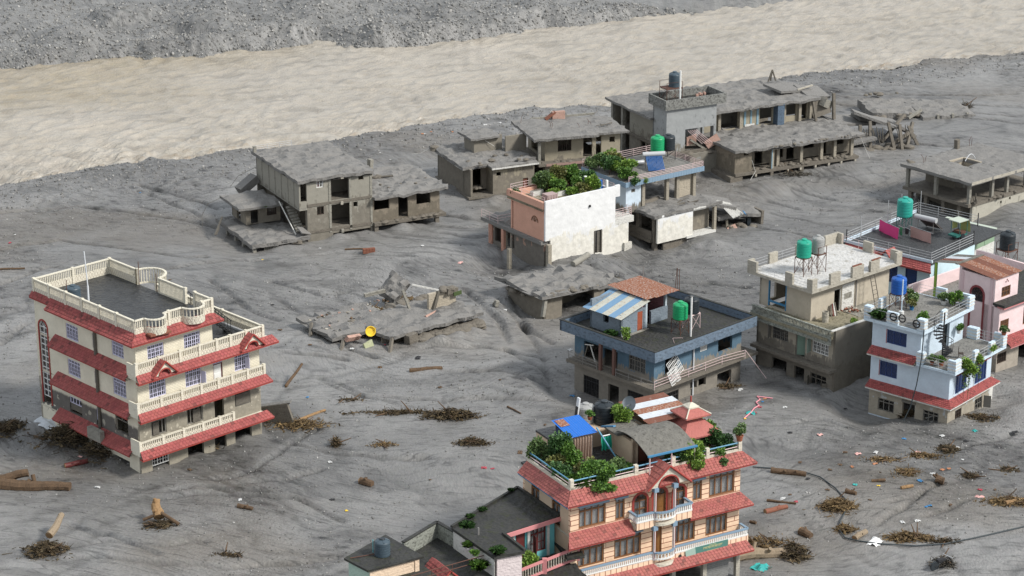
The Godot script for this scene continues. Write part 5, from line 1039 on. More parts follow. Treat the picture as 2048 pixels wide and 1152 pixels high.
# ---------------------------------------------------------------- beige house with the white roof terrace
func house_beige():
	var o := thing("beige_house", "bare concrete house with castellated parapet round a white roof", "house", gp(1668, 786), 41.5)
	var X := 4.75; var D := -8.6
	wl(o, "L_side", "F", 0, -.1, X + .3, -1.6, 5.4, [[4.35, 4.75, 3.6, 4.2]]); wl(o, "L_low", "L", -.1, D, -.22, -1.6, 1.85, [[-6.8, -5.15, -1, 1.25], [-4.3, -3.2, -1.6, 1.2], [-2.55, -.8, -.5, 1.15]]); wl(o, "L_low", "L", -.1, D, -.22, 2.12, 4.7, [[-6.85, -5.1, 2.95, 4.35], [-4.25, -3.2, 2.14, 4.3], [-2.45, -.7, 2.95, 4.2]]); wl(o, "L_low", "B", D, -.1, 11.2, -1.6, 4.7); wl(o, "L_side", "R", X + .3, -1.9, -.22, -1.6, 4.7)
	wl(o, "L_side", "F", -1.9, X + .5, 11.2, -1.6, 4.7); wl(o, "L_side", "R", 11.2, D + .2, -2.12, -1.6, 4.7)
	bx(o, "ledge", "mud_wall", -.85, .1, 1.86, 2.1, D, .1); bx(o, "terrace_slab", "roof_mossy", -.9, X + .2, 4.62, 4.85, D - .1, -.22); bx(o, "terrace_slab", "concrete", X + .3, 11.1, 4.65, 4.845, D, -2.12)
	win(o, "L", -.1, -6.85, -5.1, 2.95, 4.35, "frame_grey", 4, 4, 0, "glass", "", .05, .025); door(o, "L", -.1, -4.25, -3.2, 2.14, 4.3, "door_sage", "frame_grey", .5); win(o, "L", -.1, -2.45, -.7, 2.95, 4.2, "frame_white", 4, 3, .3); rbx(o, "open_shutter", "frame_sage", Vector3(-.45, 3.55, -2.5), Vector3(.6, 1.2, .04), Vector3(0, 12, 0)); rbx(o, "open_shutter", "frame_grey", Vector3(-.4, 3.6, -6.9), Vector3(.55, 1.2, .04), Vector3(0, 14, 0))
	win(o, "L", -.1, -2.55, -.8, -.5, 1.15, "wood_grey", 3, 1, .4, ""); rbx(o, "hanging_shutter", "wood_grey", Vector3(-.3, .3, -2.6), Vector3(.55, 1.0, .05), Vector3(0, 30, 4)); rbx(o, "hanging_shutter", "wood_grey", Vector3(-.3, .2, -.8), Vector3(.5, .9, .05), Vector3(0, -30, -6))
	# terrace parapet with slots
	balustrade(o, [Vector2(-.75, D), Vector2(-.75, -5.6), Vector2(-.75, -2.8), Vector2(-.75, 0)], 4.72, .85, "parapet_mould", "bal", "", false, .15, "lattice_red", "slotted_parapet"); fb(o, "parapet_base", "parapet_mould", "L", -.82, D - .1, .05, 4.3, 5.05, -.12, .0); bx(o, "kerb", "weathered_white", -.6, X + .3, 5.4, 5.47, -.25, .02)
	# upper storey set back
	var x0 := 1.2; var z1 := -3.9; var x1 := 11.0
	wl(o, "L_up", "F", z1, x0, x1, 4.85, 7.6, [[4.05, 4.95, 4.86, 6.9], [5.15, 6.3, 5.7, 6.6]]); wl(o, "L_up", "L", x0, -9.6, z1 - .22, 4.85, 7.6, [[-8.6, -6.6, 5.0, 7.2]]); wl(o, "L_up", "B", -9.6, x0, x1, 4.85, 7.6, [[1.8, 3.0, 5.1, 7.0]]); wl(o, "L_up", "R", x1, -9.38, z1 - .22, 4.85, 7.6)
	door(o, "F", z1, 4.05, 4.95, 4.86, 6.9, "wood_grey", "weathered_white", 1.3); fb(o, "whitewash_panel", "weathered_white", "F", z1, 5.0, 6.5, 4.86, 7.1, .0, .03); fb(o, "note_board", "concrete", "F", z1, 5.3, 6.2, 5.8, 6.3, .03, .05); fb(o, "opening_frame", "eave_blue", "L", x0, -8.6, -8.5, 5.0, 7.2, -.1, .03); fb(o, "opening_frame", "eave_blue", "L", x0, -6.7, -6.6, 5.0, 7.2, -.1, .03); fb(o, "opening_frame", "eave_blue", "L", x0, -8.5, -6.7, 5.35, 5.5, -.1, .03)
	bx(o, "roof_slab", "concrete_pale", .35, 11.6, 7.6, 7.85, -10.3, -3.1); bx(o, "roof_finish", "roof_white", .5, 11.45, 7.85, 7.88, -10.15, -3.25)
	for c in [[.35, .95, -3.35, -3.1], [.35, .6, -3.7, -3.36], [.35, .6, -6.1, -5.3], [.35, .6, -10.3, -9.3], [.61, 1.0, -10.3, -10.05], [2.6, 3.8, -3.35, -3.1], [5.3, 6.7, -3.35, -3.1], [7.6, 8.7, -3.35, -3.1], [10.9, 11.6, -3.35, -3.1], [11.35, 11.6, -4.2, -3.36], [11.35, 11.6, -7.2, -6.2], [11.35, 11.6, -10.3, -9.6], [2.8, 3.8, -10.3, -10.05], [6.2, 7.2, -10.3, -10.05], [9.8, 11.34, -10.3, -10.05]]: bx(o, "merlon", "concrete_pale", c[0], c[1], 7.86, 8.75 + R.randf() * .05, c[2], c[3])
	for c in [[5.4, 6.5], [7.8, 8.6]]:
		for k in 5: rbx(o, "brick", "brick_red", Vector3(c[0] + .12 + k * .22, 8.82, -3.22), Vector3(.2, .09, .14), Vector3(0, R.randf_range(-20, 20), R.randf_range(-6, 6)))
	railing(o, [Vector2(1.0, -10.2), Vector2(9.8, -10.2)], 7.88, .75, 3, "steel", 1.7, .022); railing(o, [Vector2(11.5, -9.6), Vector2(11.5, -4.2)], 7.88, .75, 3, "steel_pink", 1.8, .022); railing(o, [Vector2(.48, -9.3), Vector2(.48, -3.6)], 7.88, .7, 3, "steel", 1.9, .02); railing(o, [Vector2(.95, -3.22), Vector2(5.4, -3.22)], 7.88, .7, 3, "steel", 1.8, .02)
	# wooden ladder to the roof
	var ld := sub(o, "ladder")
	for x in [7.5, 8.05]: rod(ld, "stile", "wood_grey", Vector3(x + .3, 4.9, -2.6), Vector3(x, 8.4, -3.3), .035)
	for k in 9: rod(ld, "rung", "wood_grey", Vector3(7.8 - k * .033, 5.2 + k * .36, -2.66 - k * .072), Vector3(8.35 - k * .033, 5.2 + k * .36, -2.66 - k * .072), .022)
	rod(o, "drain_pipe", "iron_grey", Vector3(6.7, 4.85, -3.8), Vector3(6.7, 7.6, -3.8), .05)
	var a := o.global_transform
	stand("rusty stand under the dark green tank on the white roof", a * Vector3(2.9, 7.88, -6.4), 41, 1.0, 1.5, "iron_rust"); var t := tank("bright green domed tank above the white castellated roof", a * Vector3(2.9, 9.45, -6.4), .62, 1.5, "tank_teal"); t.scale.y = 1.0
	stand("tall rusty stand under the grey tank on the white roof", a * Vector3(4.3, 7.88, -6.1), 41, 1.0, 1.6, "iron_rust", 0, true); tank("pale grey tank next to the green one on the white roof", a * Vector3(4.3, 9.55, -6.1), .52, 1.5, "tank_grey")
	var d := thing("oil_drum", "concrete coloured drum on the beige terrace", "drum", a * Vector3(2.0, 4.85, -3.0)); var b := MB.new(); b.lathe([[0, 0], [.28, 0], [.28, .3], [.3, .32], [.28, .34], [.28, .62], [.3, .64], [.28, .66], [.28, .9], [.25, .9], [.25, .1], [0, .1]], 18); mi(d, "shell", b.mesh(), M["concrete_pale"]); rod(d, "hoop", "iron_grey", Vector3(0, .45, 0), Vector3(0, .47, 0), .295)
	var ru := thing("rubble_pile", "heap of bricks on the beige terrace under the ladder", "rubble", a * Vector3(5.6, 4.85, -3.2))
	for k in 26: rbx(ru, "brick", "brick_red" if k % 3 else "concrete_pale", Vector3(R.randfn() * .5, absf(R.randfn()) * .12 + .05, R.randfn() * .25), Vector3(.22, .08, .11), Vector3(R.randf() * 40, R.randf() * 180, R.randf() * 40))
	var bo := thing("leaning_boards", "old boards leaning by the beige upper wall", "boards", a * Vector3(3.4, 4.85, -3.6))
	for k in 4: rbx(bo, "board", ["wood_grey", "leaf_maroon", "weathered_white", "wood_grey"][k], Vector3(k * .14, .5, -.05 * k), Vector3(.12, 1.0 + .1 * k, .03), Vector3(-12, 40, 4 * k - 6))
	plant("weedy sprout on the beige terrace floor", a * Vector3(3.2, 4.85, -1.0), .6, .6, 2, "", 140, "terrace weeds")

# ---------------------------------------------------------------- ice-blue house with the spiral stair
func house_ice():
	var o := thing("ice_blue_house", "ice blue three storey house with brick red eaves and spiral stair", "house", gp(1894, 846), 50)
	var W := 6.6; var D := -7.2; var tz := -2.75
	storey(o, "M_wall", 0, W, D, 0, -1.8, 1.45, [[1.2, 2.2, -.3, .65], [4.3, 5.5, -.4, .65]], [[-6.35, -4.85, -.5, .55], [-4.1, -2.95, -1.8, .75], [-2.2, -.8, -.4, .6]])
	storey(o, "M_wall", 0, W, D, 0, 1.6, 4.4, [[.95, 2.7, 2.1, 3.75], [4.0, 5.85, 2.0, 3.72]], [[-6.35, -4.75, 2.5, 3.75]])
	storey(o, "M_wall", 0, W, D, tz, 4.55, 7.0, [[3.4, 4.4, 4.56, 6.6]], [[-5.85, -4.05, 5.35, 6.5]])
	for y in [1.45, 4.4]: bx(o, "floor_slab", "plaster", .02, W - .02, y + .002, y + .148, D + .02, -.02)
	skirt(o, "tile_red", "L", 0, D, 0, 1.5, 1.95, .7, 0, .6, .2, .16, "weathered_white"); skirt(o, "tile_red", "F", 0, 0, W, 1.5, 1.95, .6, .7, .6, .2, .16, "weathered_white"); skirt(o, "tile_red", "L", 0, D, -2.9, 4.35, 4.85, .7, 0, 0, .2, .16, "weathered_white")
	bx(o, "terrace_slab", "paint_ice", -.55, W + .9, 4.32, 4.5, tz, .75); bx(o, "terrace_floor", "terrace_grey", -.4, W + .7, 4.5, 4.56, tz + .02, .6)
	bx(o, "roof_slab", "paint_ice", -.6, W + .6, 7.0, 7.25, D - .5, tz + .55); bx(o, "roof_floor", "terrace_grey", -.45, W + .45, 7.25, 7.28, D - .35, tz + .4)
	for w in [[-5.85, -4.05, 5.35, 6.5], [-6.35, -4.75, 2.5, 3.75]]: win(o, "L", 0, w[0], w[1], w[2], w[3], "frame_navy", 3, 1, 0, "glass_blue"); bx(o, "window_edge", "red_paint", -.03, .02, w[2] - .03, w[3] + .03, w[0] - .05, w[0] - .003)
	win(o, "F", 0, .95, 2.7, 2.1, 3.75, "frame_navy", 4, 1, 0, "glass_blue", "lace"); win(o, "F", 0, 4.0, 5.85, 2.0, 3.72, "frame_navy", 4, 1, 0, "glass_blue", "lace")
	for w in [[.8, 2.9], [3.85, 6.0]]: fb(o, "window_hood", "red_paint", "F", 0, w[0], w[1], 3.8, 3.88, 0, .25)
	win(o, "L", 0, -6.35, -4.85, -.5, .55, "frame_grey", 3, 1, .3, ""); win(o, "L", 0, -2.2, -.8, -.4, .6, "frame_grey", 3, 1, .3, ""); win(o, "F", 0, 1.2, 2.2, -.3, .65, "frame_dark", 3, 3, 0, ""); win(o, "F", 0, 4.3, 5.5, -.4, .65, "frame_grey", 2, 2, 0, ""); rbx(o, "open_casement", "frame_grey", Vector3(5.6, .2, .4), Vector3(.04, 1.0, .6), Vector3(0, 20, 0)); fb(o, "door_lintel", "frame_grey", "L", 0, -4.15, -2.9, .75, .95, 0, .08)
	# striped parapet blocks joined by steel rails
	for c in [[-.6, -.1, tz - .1, tz + .55, 7.28], [-.6, -.35, -5.6, -4.6, 7.28], [-.6, -.1, D - .5, D + .1, 7.28], [2.2, 2.9, tz + .3, tz + .55, 7.28], [W - .2, W + .6, tz + .3, tz + .55, 7.28], [W + .35, W + .6, tz - .7, tz + .29, 7.28], [W + .35, W + .6, -5.6, -4.7, 7.28], [1.5, 2.3, D - .5, D - .25, 7.28], [4.2, 5.0, D - .5, D - .25, 7.28], [-.55, -.1, tz, tz + .6, 4.54], [-.55, .3, .5, .75, 4.54], [-.55, -.3, .05, .49, 4.54], [2.4, 3.0, .5, .75, 4.54], [4.9, 5.6, .5, .75, 4.54], [W + .3, W + .9, .5, .75, 4.54], [W + .65, W + .9, -.3, .49, 4.54], [W + .4, W + .9, -2.6, -1.7, 4.54]]:
		var b := sub(o, "parapet_block"); bx(b, "core", "paint_ice", c[0], c[1], c[4], c[4] + .95, c[2], c[3])
		for k in 3: bx(b, "stripe", "weathered_white", c[0] - .03, c[1] + .03, c[4] + .15 + k * .28, c[4] + .27 + k * .28, c[2] - .03, c[3] + .03)
	railing(o, [Vector2(-.5, D), Vector2(-.5, tz)], 7.28, .8, 3, "steel", 1.6, .022); railing(o, [Vector2(-.1, tz + .45), Vector2(W, tz + .45)], 7.28, .8, 3, "steel", 1.5, .022); railing(o, [Vector2(W + .5, tz), Vector2(W + .5, D)], 7.28, .8, 3, "steel", 1.6, .022); railing(o, [Vector2(0, D - .4), Vector2(W, D - .4)], 7.28, .8, 3, "steel", 1.6, .022); railing(o, [Vector2(-.45, tz + .5), Vector2(-.45, .6), Vector2(W + .6, .62)], 4.54, .75, 3, "steel", 1.5, .022); railing(o, [Vector2(W + .8, .3), Vector2(W + .8, tz)], 4.54, .8, 3, "steel", 1.5, .022)
	# three wheel-shaped ornaments on the front rail
	for p in [[-.62, 7.9, -5.0], [-.62, 7.95, -4.2], [-.62, 7.8, -2.9]]:
		var wh := sub(o, "rail_wheel"); wh.position = Vector3(p[0], p[1], p[2]); var b := MB.new()
		for k in 16: b.stick(Vector3(0, .3 * sin(TAU * k / 16.0), .3 * cos(TAU * k / 16.0)), Vector3(0, .3 * sin(TAU * (k + 1) / 16.0), .3 * cos(TAU * (k + 1) / 16.0)), .06, .06, 5)
		mi(wh, "rim", b.mesh(), M["iron"]); bx(wh, "spoke", "iron", -.02, .02, -.04, .04, -.3, .3)
	# spiral stair
	var s := sub(o, "spiral_stair"); var cx := 1.6; var cz := -1.7; rod(s, "centre_post", "iron", Vector3(cx, 4.54, cz), Vector3(cx, 8.4, cz), .06)
	for k in 13:
		var t := k * .42; var d := Vector3(cos(t), 0, sin(t)); var y := 4.7 + k * .21
		rbx(s, "tread", "iron", Vector3(cx, y, cz) + d * .42, Vector3(.75, .04, .28), Vector3(0, -rad_to_deg(t), 0)); rod(s, "baluster", "iron", Vector3(cx, y, cz) + d * .8, Vector3(cx, y + .9, cz) + d * .8, .018)
		var e := Vector3(cos(t + .42), 0, sin(t + .42)); rod(s, "handrail", "iron", Vector3(cx, y + .9, cz) + d * .8, Vector3(cx, y + 1.11, cz) + e * .8, .025)
	bx(o, "side_cistern", "weathered_white", W + .25, W + 1.3, -1, 1.5, -1.6, -.4); bx(o, "cistern_top", "concrete", W + .2, W + 1.35, 1.5, 1.6, -1.65, -.35)
	var a := o.global_transform
	stand("rusty pipe stand under the royal blue tank", a * Vector3(2.7, 7.28, -6.6), 50, 1.0, 1.3, "iron_rust"); tank("royal blue water tank over the ice blue house roof", a * Vector3(2.7, 8.65, -6.6), .62, 1.45, "tank_blue")
	var p := thing("pale_pole", "pale green pole beside the royal blue tank", "pole", a * Vector3(1.6, 7.28, -5.6)); rod(p, "pole", "paint_ice", Vector3.ZERO, Vector3(0, 3.0, 0), .05); rod(p, "base", "pot_white", Vector3.ZERO, Vector3(0, .35, 0), .22)
	var k := 0
	for q in [[-.3, 7.28, -6.4, 1.2, 1.1, 6, "", "palm like plant at the corner of the ice blue roof"], [-.1, 7.28, -5.6, .8, .7, 5, "pot_white", "spiky plant beside the black wheels"], [.4, 7.28, -2.9, 1.1, 1.1, 0, "black_plastic", "leafy plant in a black pot behind the rail wheels"], [6.2, 7.28, -3.4, 1.1, 1.2, 0, "", "bushy plant inside the striped corner blocks"], [6.0, 7.28, -4.3, 1.0, 1.0, 3, "pot_white", "grey green plant by the pink tower side of the roof"], [4.2, 7.28, -6.3, 1.1, 1.3, 3, "", "tangled dry plant under the blue tank stand"], [3.2, 7.28, -5.6, .7, .8, 4, "plastic_blue", "yellowing plant in a bright blue pot"], [.1, 4.54, -.9, .7, .9, 0, "terracotta", "potted plant at the foot of the spiral stair"], [-.1, 4.54, -1.6, .6, .8, 3, "terracotta", "thin potted plant beside the stair rail"], [.4, 4.54, .1, .7, .6, 0, "plastic_blue", "trailing potted plant at the terrace corner"], [5.3, 5.45, -2.4, .7, .8, 0, "pot_white", "green pot plant on the terrace wall block"], [W + .6, 5.4, .6, .7, .9, 3, "terracotta", "red potted plant on the end block of the terrace"]]:
		plant(q[7], a * Vector3(q[0], q[1], q[2]), q[3], q[4], q[5], q[6], 150 + k, "ice blue house plants"); k += 1
	for q in [[1.2, .85, 1.3, 1.6, "green creeper spilling from the terrace over the window"], [2.9, .8, .7, 1.2, "hanging creeper between the two front windows"], [5.0, .8, .7, .5, "short creeper on the terrace edge rail"]]: plant(q[4], a * Vector3(q[0], 5.3 - q[3], q[1]), q[2], q[3], 2, "", 170 + k, "ice blue house plants"); k += 1
	for q in [[1.0, 2.6], [1.7, 2.8], [2.5, 2.0], [3.3, 2.4]]:
		var v := thing("hanging_vine", "thin vine strand hanging down the ice blue front wall", "vine", a * Vector3(q[0], 4.5 - q[1], .72), 50, "hanging vine strands"); var b := bush_mesh(int(q[0] * 10), .22, q[1], 90, .12, l(.05, .10, .02), l(.14, .22, .05)); mi(v, "leaves", b, M["leaf"]); rod(v, "stem", "twig", Vector3.ZERO, Vector3(0, q[1], 0), .015)
	var ch := thing("roof_furniture", "small dark chair among the pots on the terrace", "chair", a * Vector3(2.6, 4.54, -.6), 80); bx(ch, "seat", "frame_dark", -.2, .2, .4, .45, -.2, .2); bx(ch, "backrest", "frame_dark", -.2, .2, .45, .9, -.22, -.18)
	for x in [-.18, .18]:
		for z in [-.18, .18]: rod(ch, "leg", "frame_dark", Vector3(x, 0, z), Vector3(x, .4, z), .02)
	var cb := thing("slack_cable", "black cable sagging from the ice blue roof to the mud", "cable", a * Vector3(-.6, 0, -2.2)); var pts := [Vector3(0, 7.5, 0), Vector3(-.1, 5.2, .2), Vector3(-.4, 3.0, .35), Vector3(-.8, 1.2, .5), Vector3(-1.3, .05, .6)]
	for i in 4: rod(cb, "length", "cable", pts[i], pts[i + 1], .045)

# ---------------------------------------------------------------- pale house with laundry, and its pink neighbour
func house_laundry():
	var o := thing("laundry_house", "pale aqua house with red tiled edge and washing on its roof", "house", gp(1864, 639), 49)
	var W := 6.6; var D := -9.0; var y := 5.3
	storey(o, "N_wall", -.3, W, D, -.3, -1.5, y - .15, [], [[-7.6, -6.2, 3.0, 4.6], [-4.9, -3.6, 2.6, 4.7], [-2.8, -1.6, 2.6, 4.6]]); bx(o, "roof_slab", "terrace_dark", -.5, W + 5.2, y - .15, y, D - .3, -.1); storey(o, "N_wall", W + .01, W + 5, D, -2.5, -1.5, y - .15); wl(o, "N_wall", "F", -.1, .4, W + .2, 2.9, y - .05, [], .15, "parapet")
	win(o, "L", -.3, -7.6, -6.2, 3.0, 4.6, "frame_navy", 3, 1, 0, "glass_blue"); win(o, "L", -.3, -4.9, -3.6, 2.6, 4.7, "frame_navy", 2, 1, 0, "glass_blue"); door(o, "L", -.3, -2.8, -1.6, 2.6, 4.6, "leaf_navy", "frame_navy")
	skirt(o, "tile_red", "L", -.3, D, -.3, 4.75, 5.35, .9, 0, .6, .24, .2, "red_paint"); var g := sub(o, "porch_gable"); g.rotation.y = -PI / 2; g.position = Vector3(-.3, 0, -4.2); gable(g, "tile_red", 0, .95, 4.7, 5.85, -.2, 1.2, "paint_ice", "red_paint")
	railing(o, [Vector2(-.4, D), Vector2(-.4, -.2), Vector2(W + .1, -.2)], y, .95, 4, "steel", 2.4, .028); railing(o, [Vector2(W + 5, -2.6), Vector2(W + 5, D), Vector2(-.4, D)], y, .95, 4, "steel", 2.4, .028); bx(o, "roof_kerb", "paint_ice", -.45, W + 5, y, y + .22, D - .25, D - .05); bx(o, "roof_kerb", "paint_ice", -.45, -.25, y, y + .22, D, -.1)
	var a := o.global_transform
	# green annex
	var n := thing("green_annex", "low green flat roofed annex behind the washing roof", "annex", a * Vector3(8.0, 0, -2.6), 49)
	bx(n, "roof", "annex_roof", 0, 6.6, 4.3, 4.45, -5.0, .3); bx(n, "back_wall", "annex_green", .1, 6.5, -1, 4.3, -4.9, -4.7)
	for k in 7: bx(n, "wall_panel", "annex_green", .1 + k * .9, .98 + k * .9, 3.2, 4.29, .1 + .02 * (k % 2), .2 + .02 * (k % 2))
	bx(n, "base_wall", "weathered_white", .1, 6.5, -1, 3.19, -.1, .15); bx(n, "side_wall", "annex_green", 6.4, 6.55, -1, 4.29, -4.7, .1)
	stand("teal painted stand under the turquoise tank", a * Vector3(6.6, y, -7.4), 49, 1.0, 1.1, "leaf_teal"); tank("turquoise domed tank above the washing roof", a * Vector3(6.6, y + 1.18, -7.4), .72, 1.75, "tank_teal2")
	var sh := thing("solar_heater", "solar water heater with brown tubes beside the turquoise tank", "solar heater", a * Vector3(7.4, y, -5.2), 139); solar(sh, "solar_brown")
	var hd := thing("rickshaw_hood", "yellow green hooded cart parked on the washing roof", "cart", a * Vector3(7.5, y, -2.2), 40); bx(hd, "deck", "leaf_teal", -.9, .6, .25, .4, -.5, .5); bx(hd, "seat", "iron_rust", -.2, .4, .4, .65, -.45, .45)
	for x in [-.5, .5]:
		for z in [-.5, .5]: rod(hd, "post", "leaf_teal", Vector3(x, .4, z), Vector3(x, 1.65, z), .03)
	bx(hd, "hood_top", "annex_roof", -.8, .55, 1.65, 1.72, -.62, .62)
	var q := MB.new()
	for k in 8: var t0 := PI * .5 * k / 8.0; var t1 := PI * .5 * (k + 1) / 8.0; q.quad(Vector3(.5 + .35 * sin(t0), 1.65 - (1 - cos(t0)) * 1.2, -.62), Vector3(.5 + .35 * sin(t0), 1.65 - (1 - cos(t0)) * 1.2, .62), Vector3(.5 + .35 * sin(t1), 1.65 - (1 - cos(t1)) * 1.2, .62), Vector3(.5 + .35 * sin(t1), 1.65 - (1 - cos(t1)) * 1.2, -.62))
	mi(hd, "hood_back", q.mesh(), M["yellow_hood"]); bx(hd, "side_sheet", "yellow_hood", -.2, .5, .7, 1.6, -.63, -.6)
	for s in [-1, 1]: mi(hd, "wheel", unit_round, M["black_plastic"], Transform3D(Basis(Vector3(.5, 0, 0), Vector3(0, 0, .06), Vector3(0, -.5, 0)), Vector3(-.1, .25, s * .56)))
	var c0 := Vector3(0, 0, 0)
	for w in [[gp(1759, 438, 6.4), gp(1797, 456, 6.4), 1.35, "cloth_pink", "bright pink sheet hanging on the roof rail line"], [gp(1800, 452, 6.3), gp(1806, 455, 6.3), .8, "tank_green", "narrow green towel on the washing line"], [gp(1811, 455, 6.3), gp(1818, 458, 6.3), .6, "cloth_black", "small black garment on the washing line"], [gp(1822, 452, 6.3), gp(1863, 466, 6.3), 1.35, "cloth_flower", "flower patterned red blanket on the washing line"]]:
		var d: Vector3 = w[1] - w[0]; var cl := thing("laundry", w[4], "laundry", w[0] - Vector3(0, w[2], 0), rad_to_deg(atan2(-d.z, d.x)), "washing on the line"); mi(cl, "cloth", drape(Vector2(d.x, d.z).length(), w[2], 2, .04), M[w[3]]); rod(cl, "peg_line", "steel", Vector3(-.2, w[2], 0), Vector3(Vector2(d.x, d.z).length() + .2, w[2], 0), .015)
	for p in [[-.4, D, "lamp"], [6.7, -.2, "lamp"], [11.5, D, "x"], [11.5, -2.6, "lamp"]]: rod(o, "corner_post", "iron", a.affine_inverse() * (a * Vector3(p[0], y, p[1])), Vector3(p[0], y + 1.25, p[1]), .05)
	for p in [[7.6, -8.4, 2.8], [9.3, -7.4, 2.9], [5.7, -8.6, 2.6], [1.6, -8.8, 2.0]]: rod(o, "roof_mast", "steel", Vector3(p[0], y, p[1]), Vector3(p[0], y + p[2], p[1]), .03)
func solar(p: Node, tube: String):
	for k in 14: rod(p, "tube", tube, Vector3(-.8 + k * .12, .12, .9), Vector3(-.8 + k * .12, 1.2, -.6), .045)
	rod(p, "cylinder", "steel", Vector3(-1.1, 1.35, -.7), Vector3(1.1, 1.35, -.7), .25); rod(p, "end_cap", "tank_grey", Vector3(1.1, 1.35, -.7), Vector3(1.16, 1.35, -.7), .24)
	for x in [-.8, .8]: rod(p, "leg", "iron_grey", Vector3(x, 0, -.7), Vector3(x, 1.2, -.7), .03); rod(p, "leg", "iron_grey", Vector3(x, 0, .95), Vector3(x, 1.2, -.7), .03)
func house_pink():
	var o := thing("pink_house", "pale pink house with rusty lean-to roof and tall arched window", "house", gp(1989, 742, 0), 42)
	var x0 := -.7; var x1 := 2.4; var y := 8.2
	# stair tower
	wl(o, "O_wall", "L", x0, -3.5, -.22, -1.5, y, [[-2.35, -1.15, 2.8, 7.1]]); wl(o, "O_wall", "F", 0, x0, x1, -1.5, y, [[.2, 1.4, 6.42, 7.3]]); wl(o, "O_wall", "B", -3.7, x0, x1, -1.5, y + .3); wl(o, "O_wall", "R", x1, -3.5, -.22, -1.5, y)
	arch_window(o, "L", x0, -2.35, -1.15, 2.8, 6.5, "frame_dark", 5); arch(o, "O_wall", "L", x0, -2.35, -1.15, 2.8, 6.5, "red_paint2", .17); win(o, "F", 0, .2, 1.4, 6.42, 7.3, "frame_brown", 3, 2, 0)
	for p in [[.85, 7.85], [.7, 7.7], [1.0, 7.7]]: fb(o, "vent_hole", "leaf_maroon", "F", 0, p[0] - .06, p[0] + .06, p[1] - .06, p[1] + .06, .002, .02)
	for z in [-3.5, -.5]: fb(o, "pilaster", "O_trim", "L", x0, z, z + .3, -1.5, y - .1, 0, .07)
	sheets(o, ["rust_dark", "rust"], Vector3(x0 - .2, y + .05, .2), Vector3(x1 + .2, y + .05, .2), Vector3(x0 - .2, y + .4, -3.8), 4); bx(o, "ridge_cap", "sheet_grey", x0 - .25, x1 + .2, y + .4, y + .5, -4.0, -3.75)
	sheets(o, ["sheet_grey", "rust_dark", "zinc"], Vector3(x0 - .1, y - .1, -6.4), Vector3(x1, y - .1, -6.4), Vector3(x0 - .1, y + .4, -3.9), 4); rod(o, "green_post", "green_paint", Vector3(x0 + .1, 4.4, -6.2), Vector3(x0 + .1, y - .1, -6.2), .13)
	# wing in front of and beside the tower
	storey(o, "O_wall", x0, 8.5, -3.3, .6, -1.5, 5.85, [[-.5, .65, 3.8, 4.7], [2.6, 3.9, 3.6, 5.2], [-.6, .65, .9, 1.8], [2.3, 4.5, -1.2, 2.4]]); bx(o, "wing_roof", "moss_roof", -.9, 8.7, 6.05, 6.25, .02, 1.2); bx(o, "wing_roof", "moss_roof", 2.42, 8.7, 6.05, 6.24, -3.4, .01); bx(o, "wing_edge", "pink_edge", -.8, 8.6, 5.86, 6.04, .4, 1.1)
	win(o, "F", .6, -.5, .65, 3.8, 4.7, "frame_brown", 4, 2, 0); win(o, "F", .6, 2.6, 3.9, 3.6, 5.2, "frame_brown", 4, 2, 0); win(o, "F", .6, -.6, .65, .9, 1.8, "frame_dark", 4, 2, 0, ""); skirt(o, "tile_red", "F", .6, -.2, 8.5, 2.6, 3.2, 1.0, 0, 0, .24, .2, "pink_edge")
	storey(o, "O_wall", x0, x1, -9.0, -3.72, -1.5, 4.2); bx(o, "deck", "terrace_grey", x0 - .2, 8.5, 4.2, 4.35, -9.0, -3.9); wl(o, "O_wall", "B", -9.0, x0, 8.5, 4.35, 5.4, [], .15, "parapet"); wl(o, "O_wall", "R", 8.5, -8.8, -3.4, -1.5, 6.6)
	var bp := arc(x0, -7.0, 1.5, 90, 270, 8); balustrade(o, bp, 4.35, .9, "white_paint", "bal", "red_paint2", false, .16); prism(o, "balcony_floor", "red_paint2", bp, 4.15, 4.34)
	stand("tall rusty railed stand under the black tank behind the pink house", gp(2010, 556, 4.5), 40, 1.3, 2.6, "iron_rust", 0, true); tank("black tank on the tall railed stand behind the pink house", gp(2010, 556, 4.5) + Vector3(0, 2.7, 0), .68, 1.6, "black_plastic")
	var c := thing("yellow_can", "yellow jerry can under the tall tank stand", "jerry can", gp(1986, 524, 4.6), 20); bx(c, "can", "plastic_yellow", -.18, .18, 0, .5, -.12, .12); bx(c, "cap", "iron", -.05, .05, .5, .58, -.05, .05)
# ---------------------------------------------------------------- mud-filled ruins
func posts(p: Node, m: String, list: Array, y0: float, y1: float, r := .14, called := "column"):
	for c in list: bx(p, called, m, c[0] - r, c[0] + r, y0, y1, c[1] - r, c[1] + r)
func lumps(p: Node, x0: float, x1: float, z: float, y: float, n: int, size := .5, zs := .4):   # clods heaped on a ledge, each its own
	for k in n:
		var b := MB.new(); b.use_c = false; var s := size * R.randf_range(.5, 1.2); var sd := R.randf() * 50.0
		b.lathe([[s * .9, -s * .3], [s * (1.0 + .2 * sin(sd)), 0], [s * .8, s * .35], [s * .35, s * .52], [0, s * .55]], 7)
		for i in b.v.size(): b.v[i] += b.v[i].normalized() * s * .25 * n2.get_noise_3d(b.v[i].x * 300 + sd * 30, b.v[i].y * 300, b.v[i].z * 300)
		mi(p, "mud_lump", b.mesh(), M["mud_wall"], Transform3D(Basis.from_euler(Vector3(0, sd, 0)), Vector3(lerpf(x0, x1, R.randf()), y, z + R.randf_range(-zs, zs))))
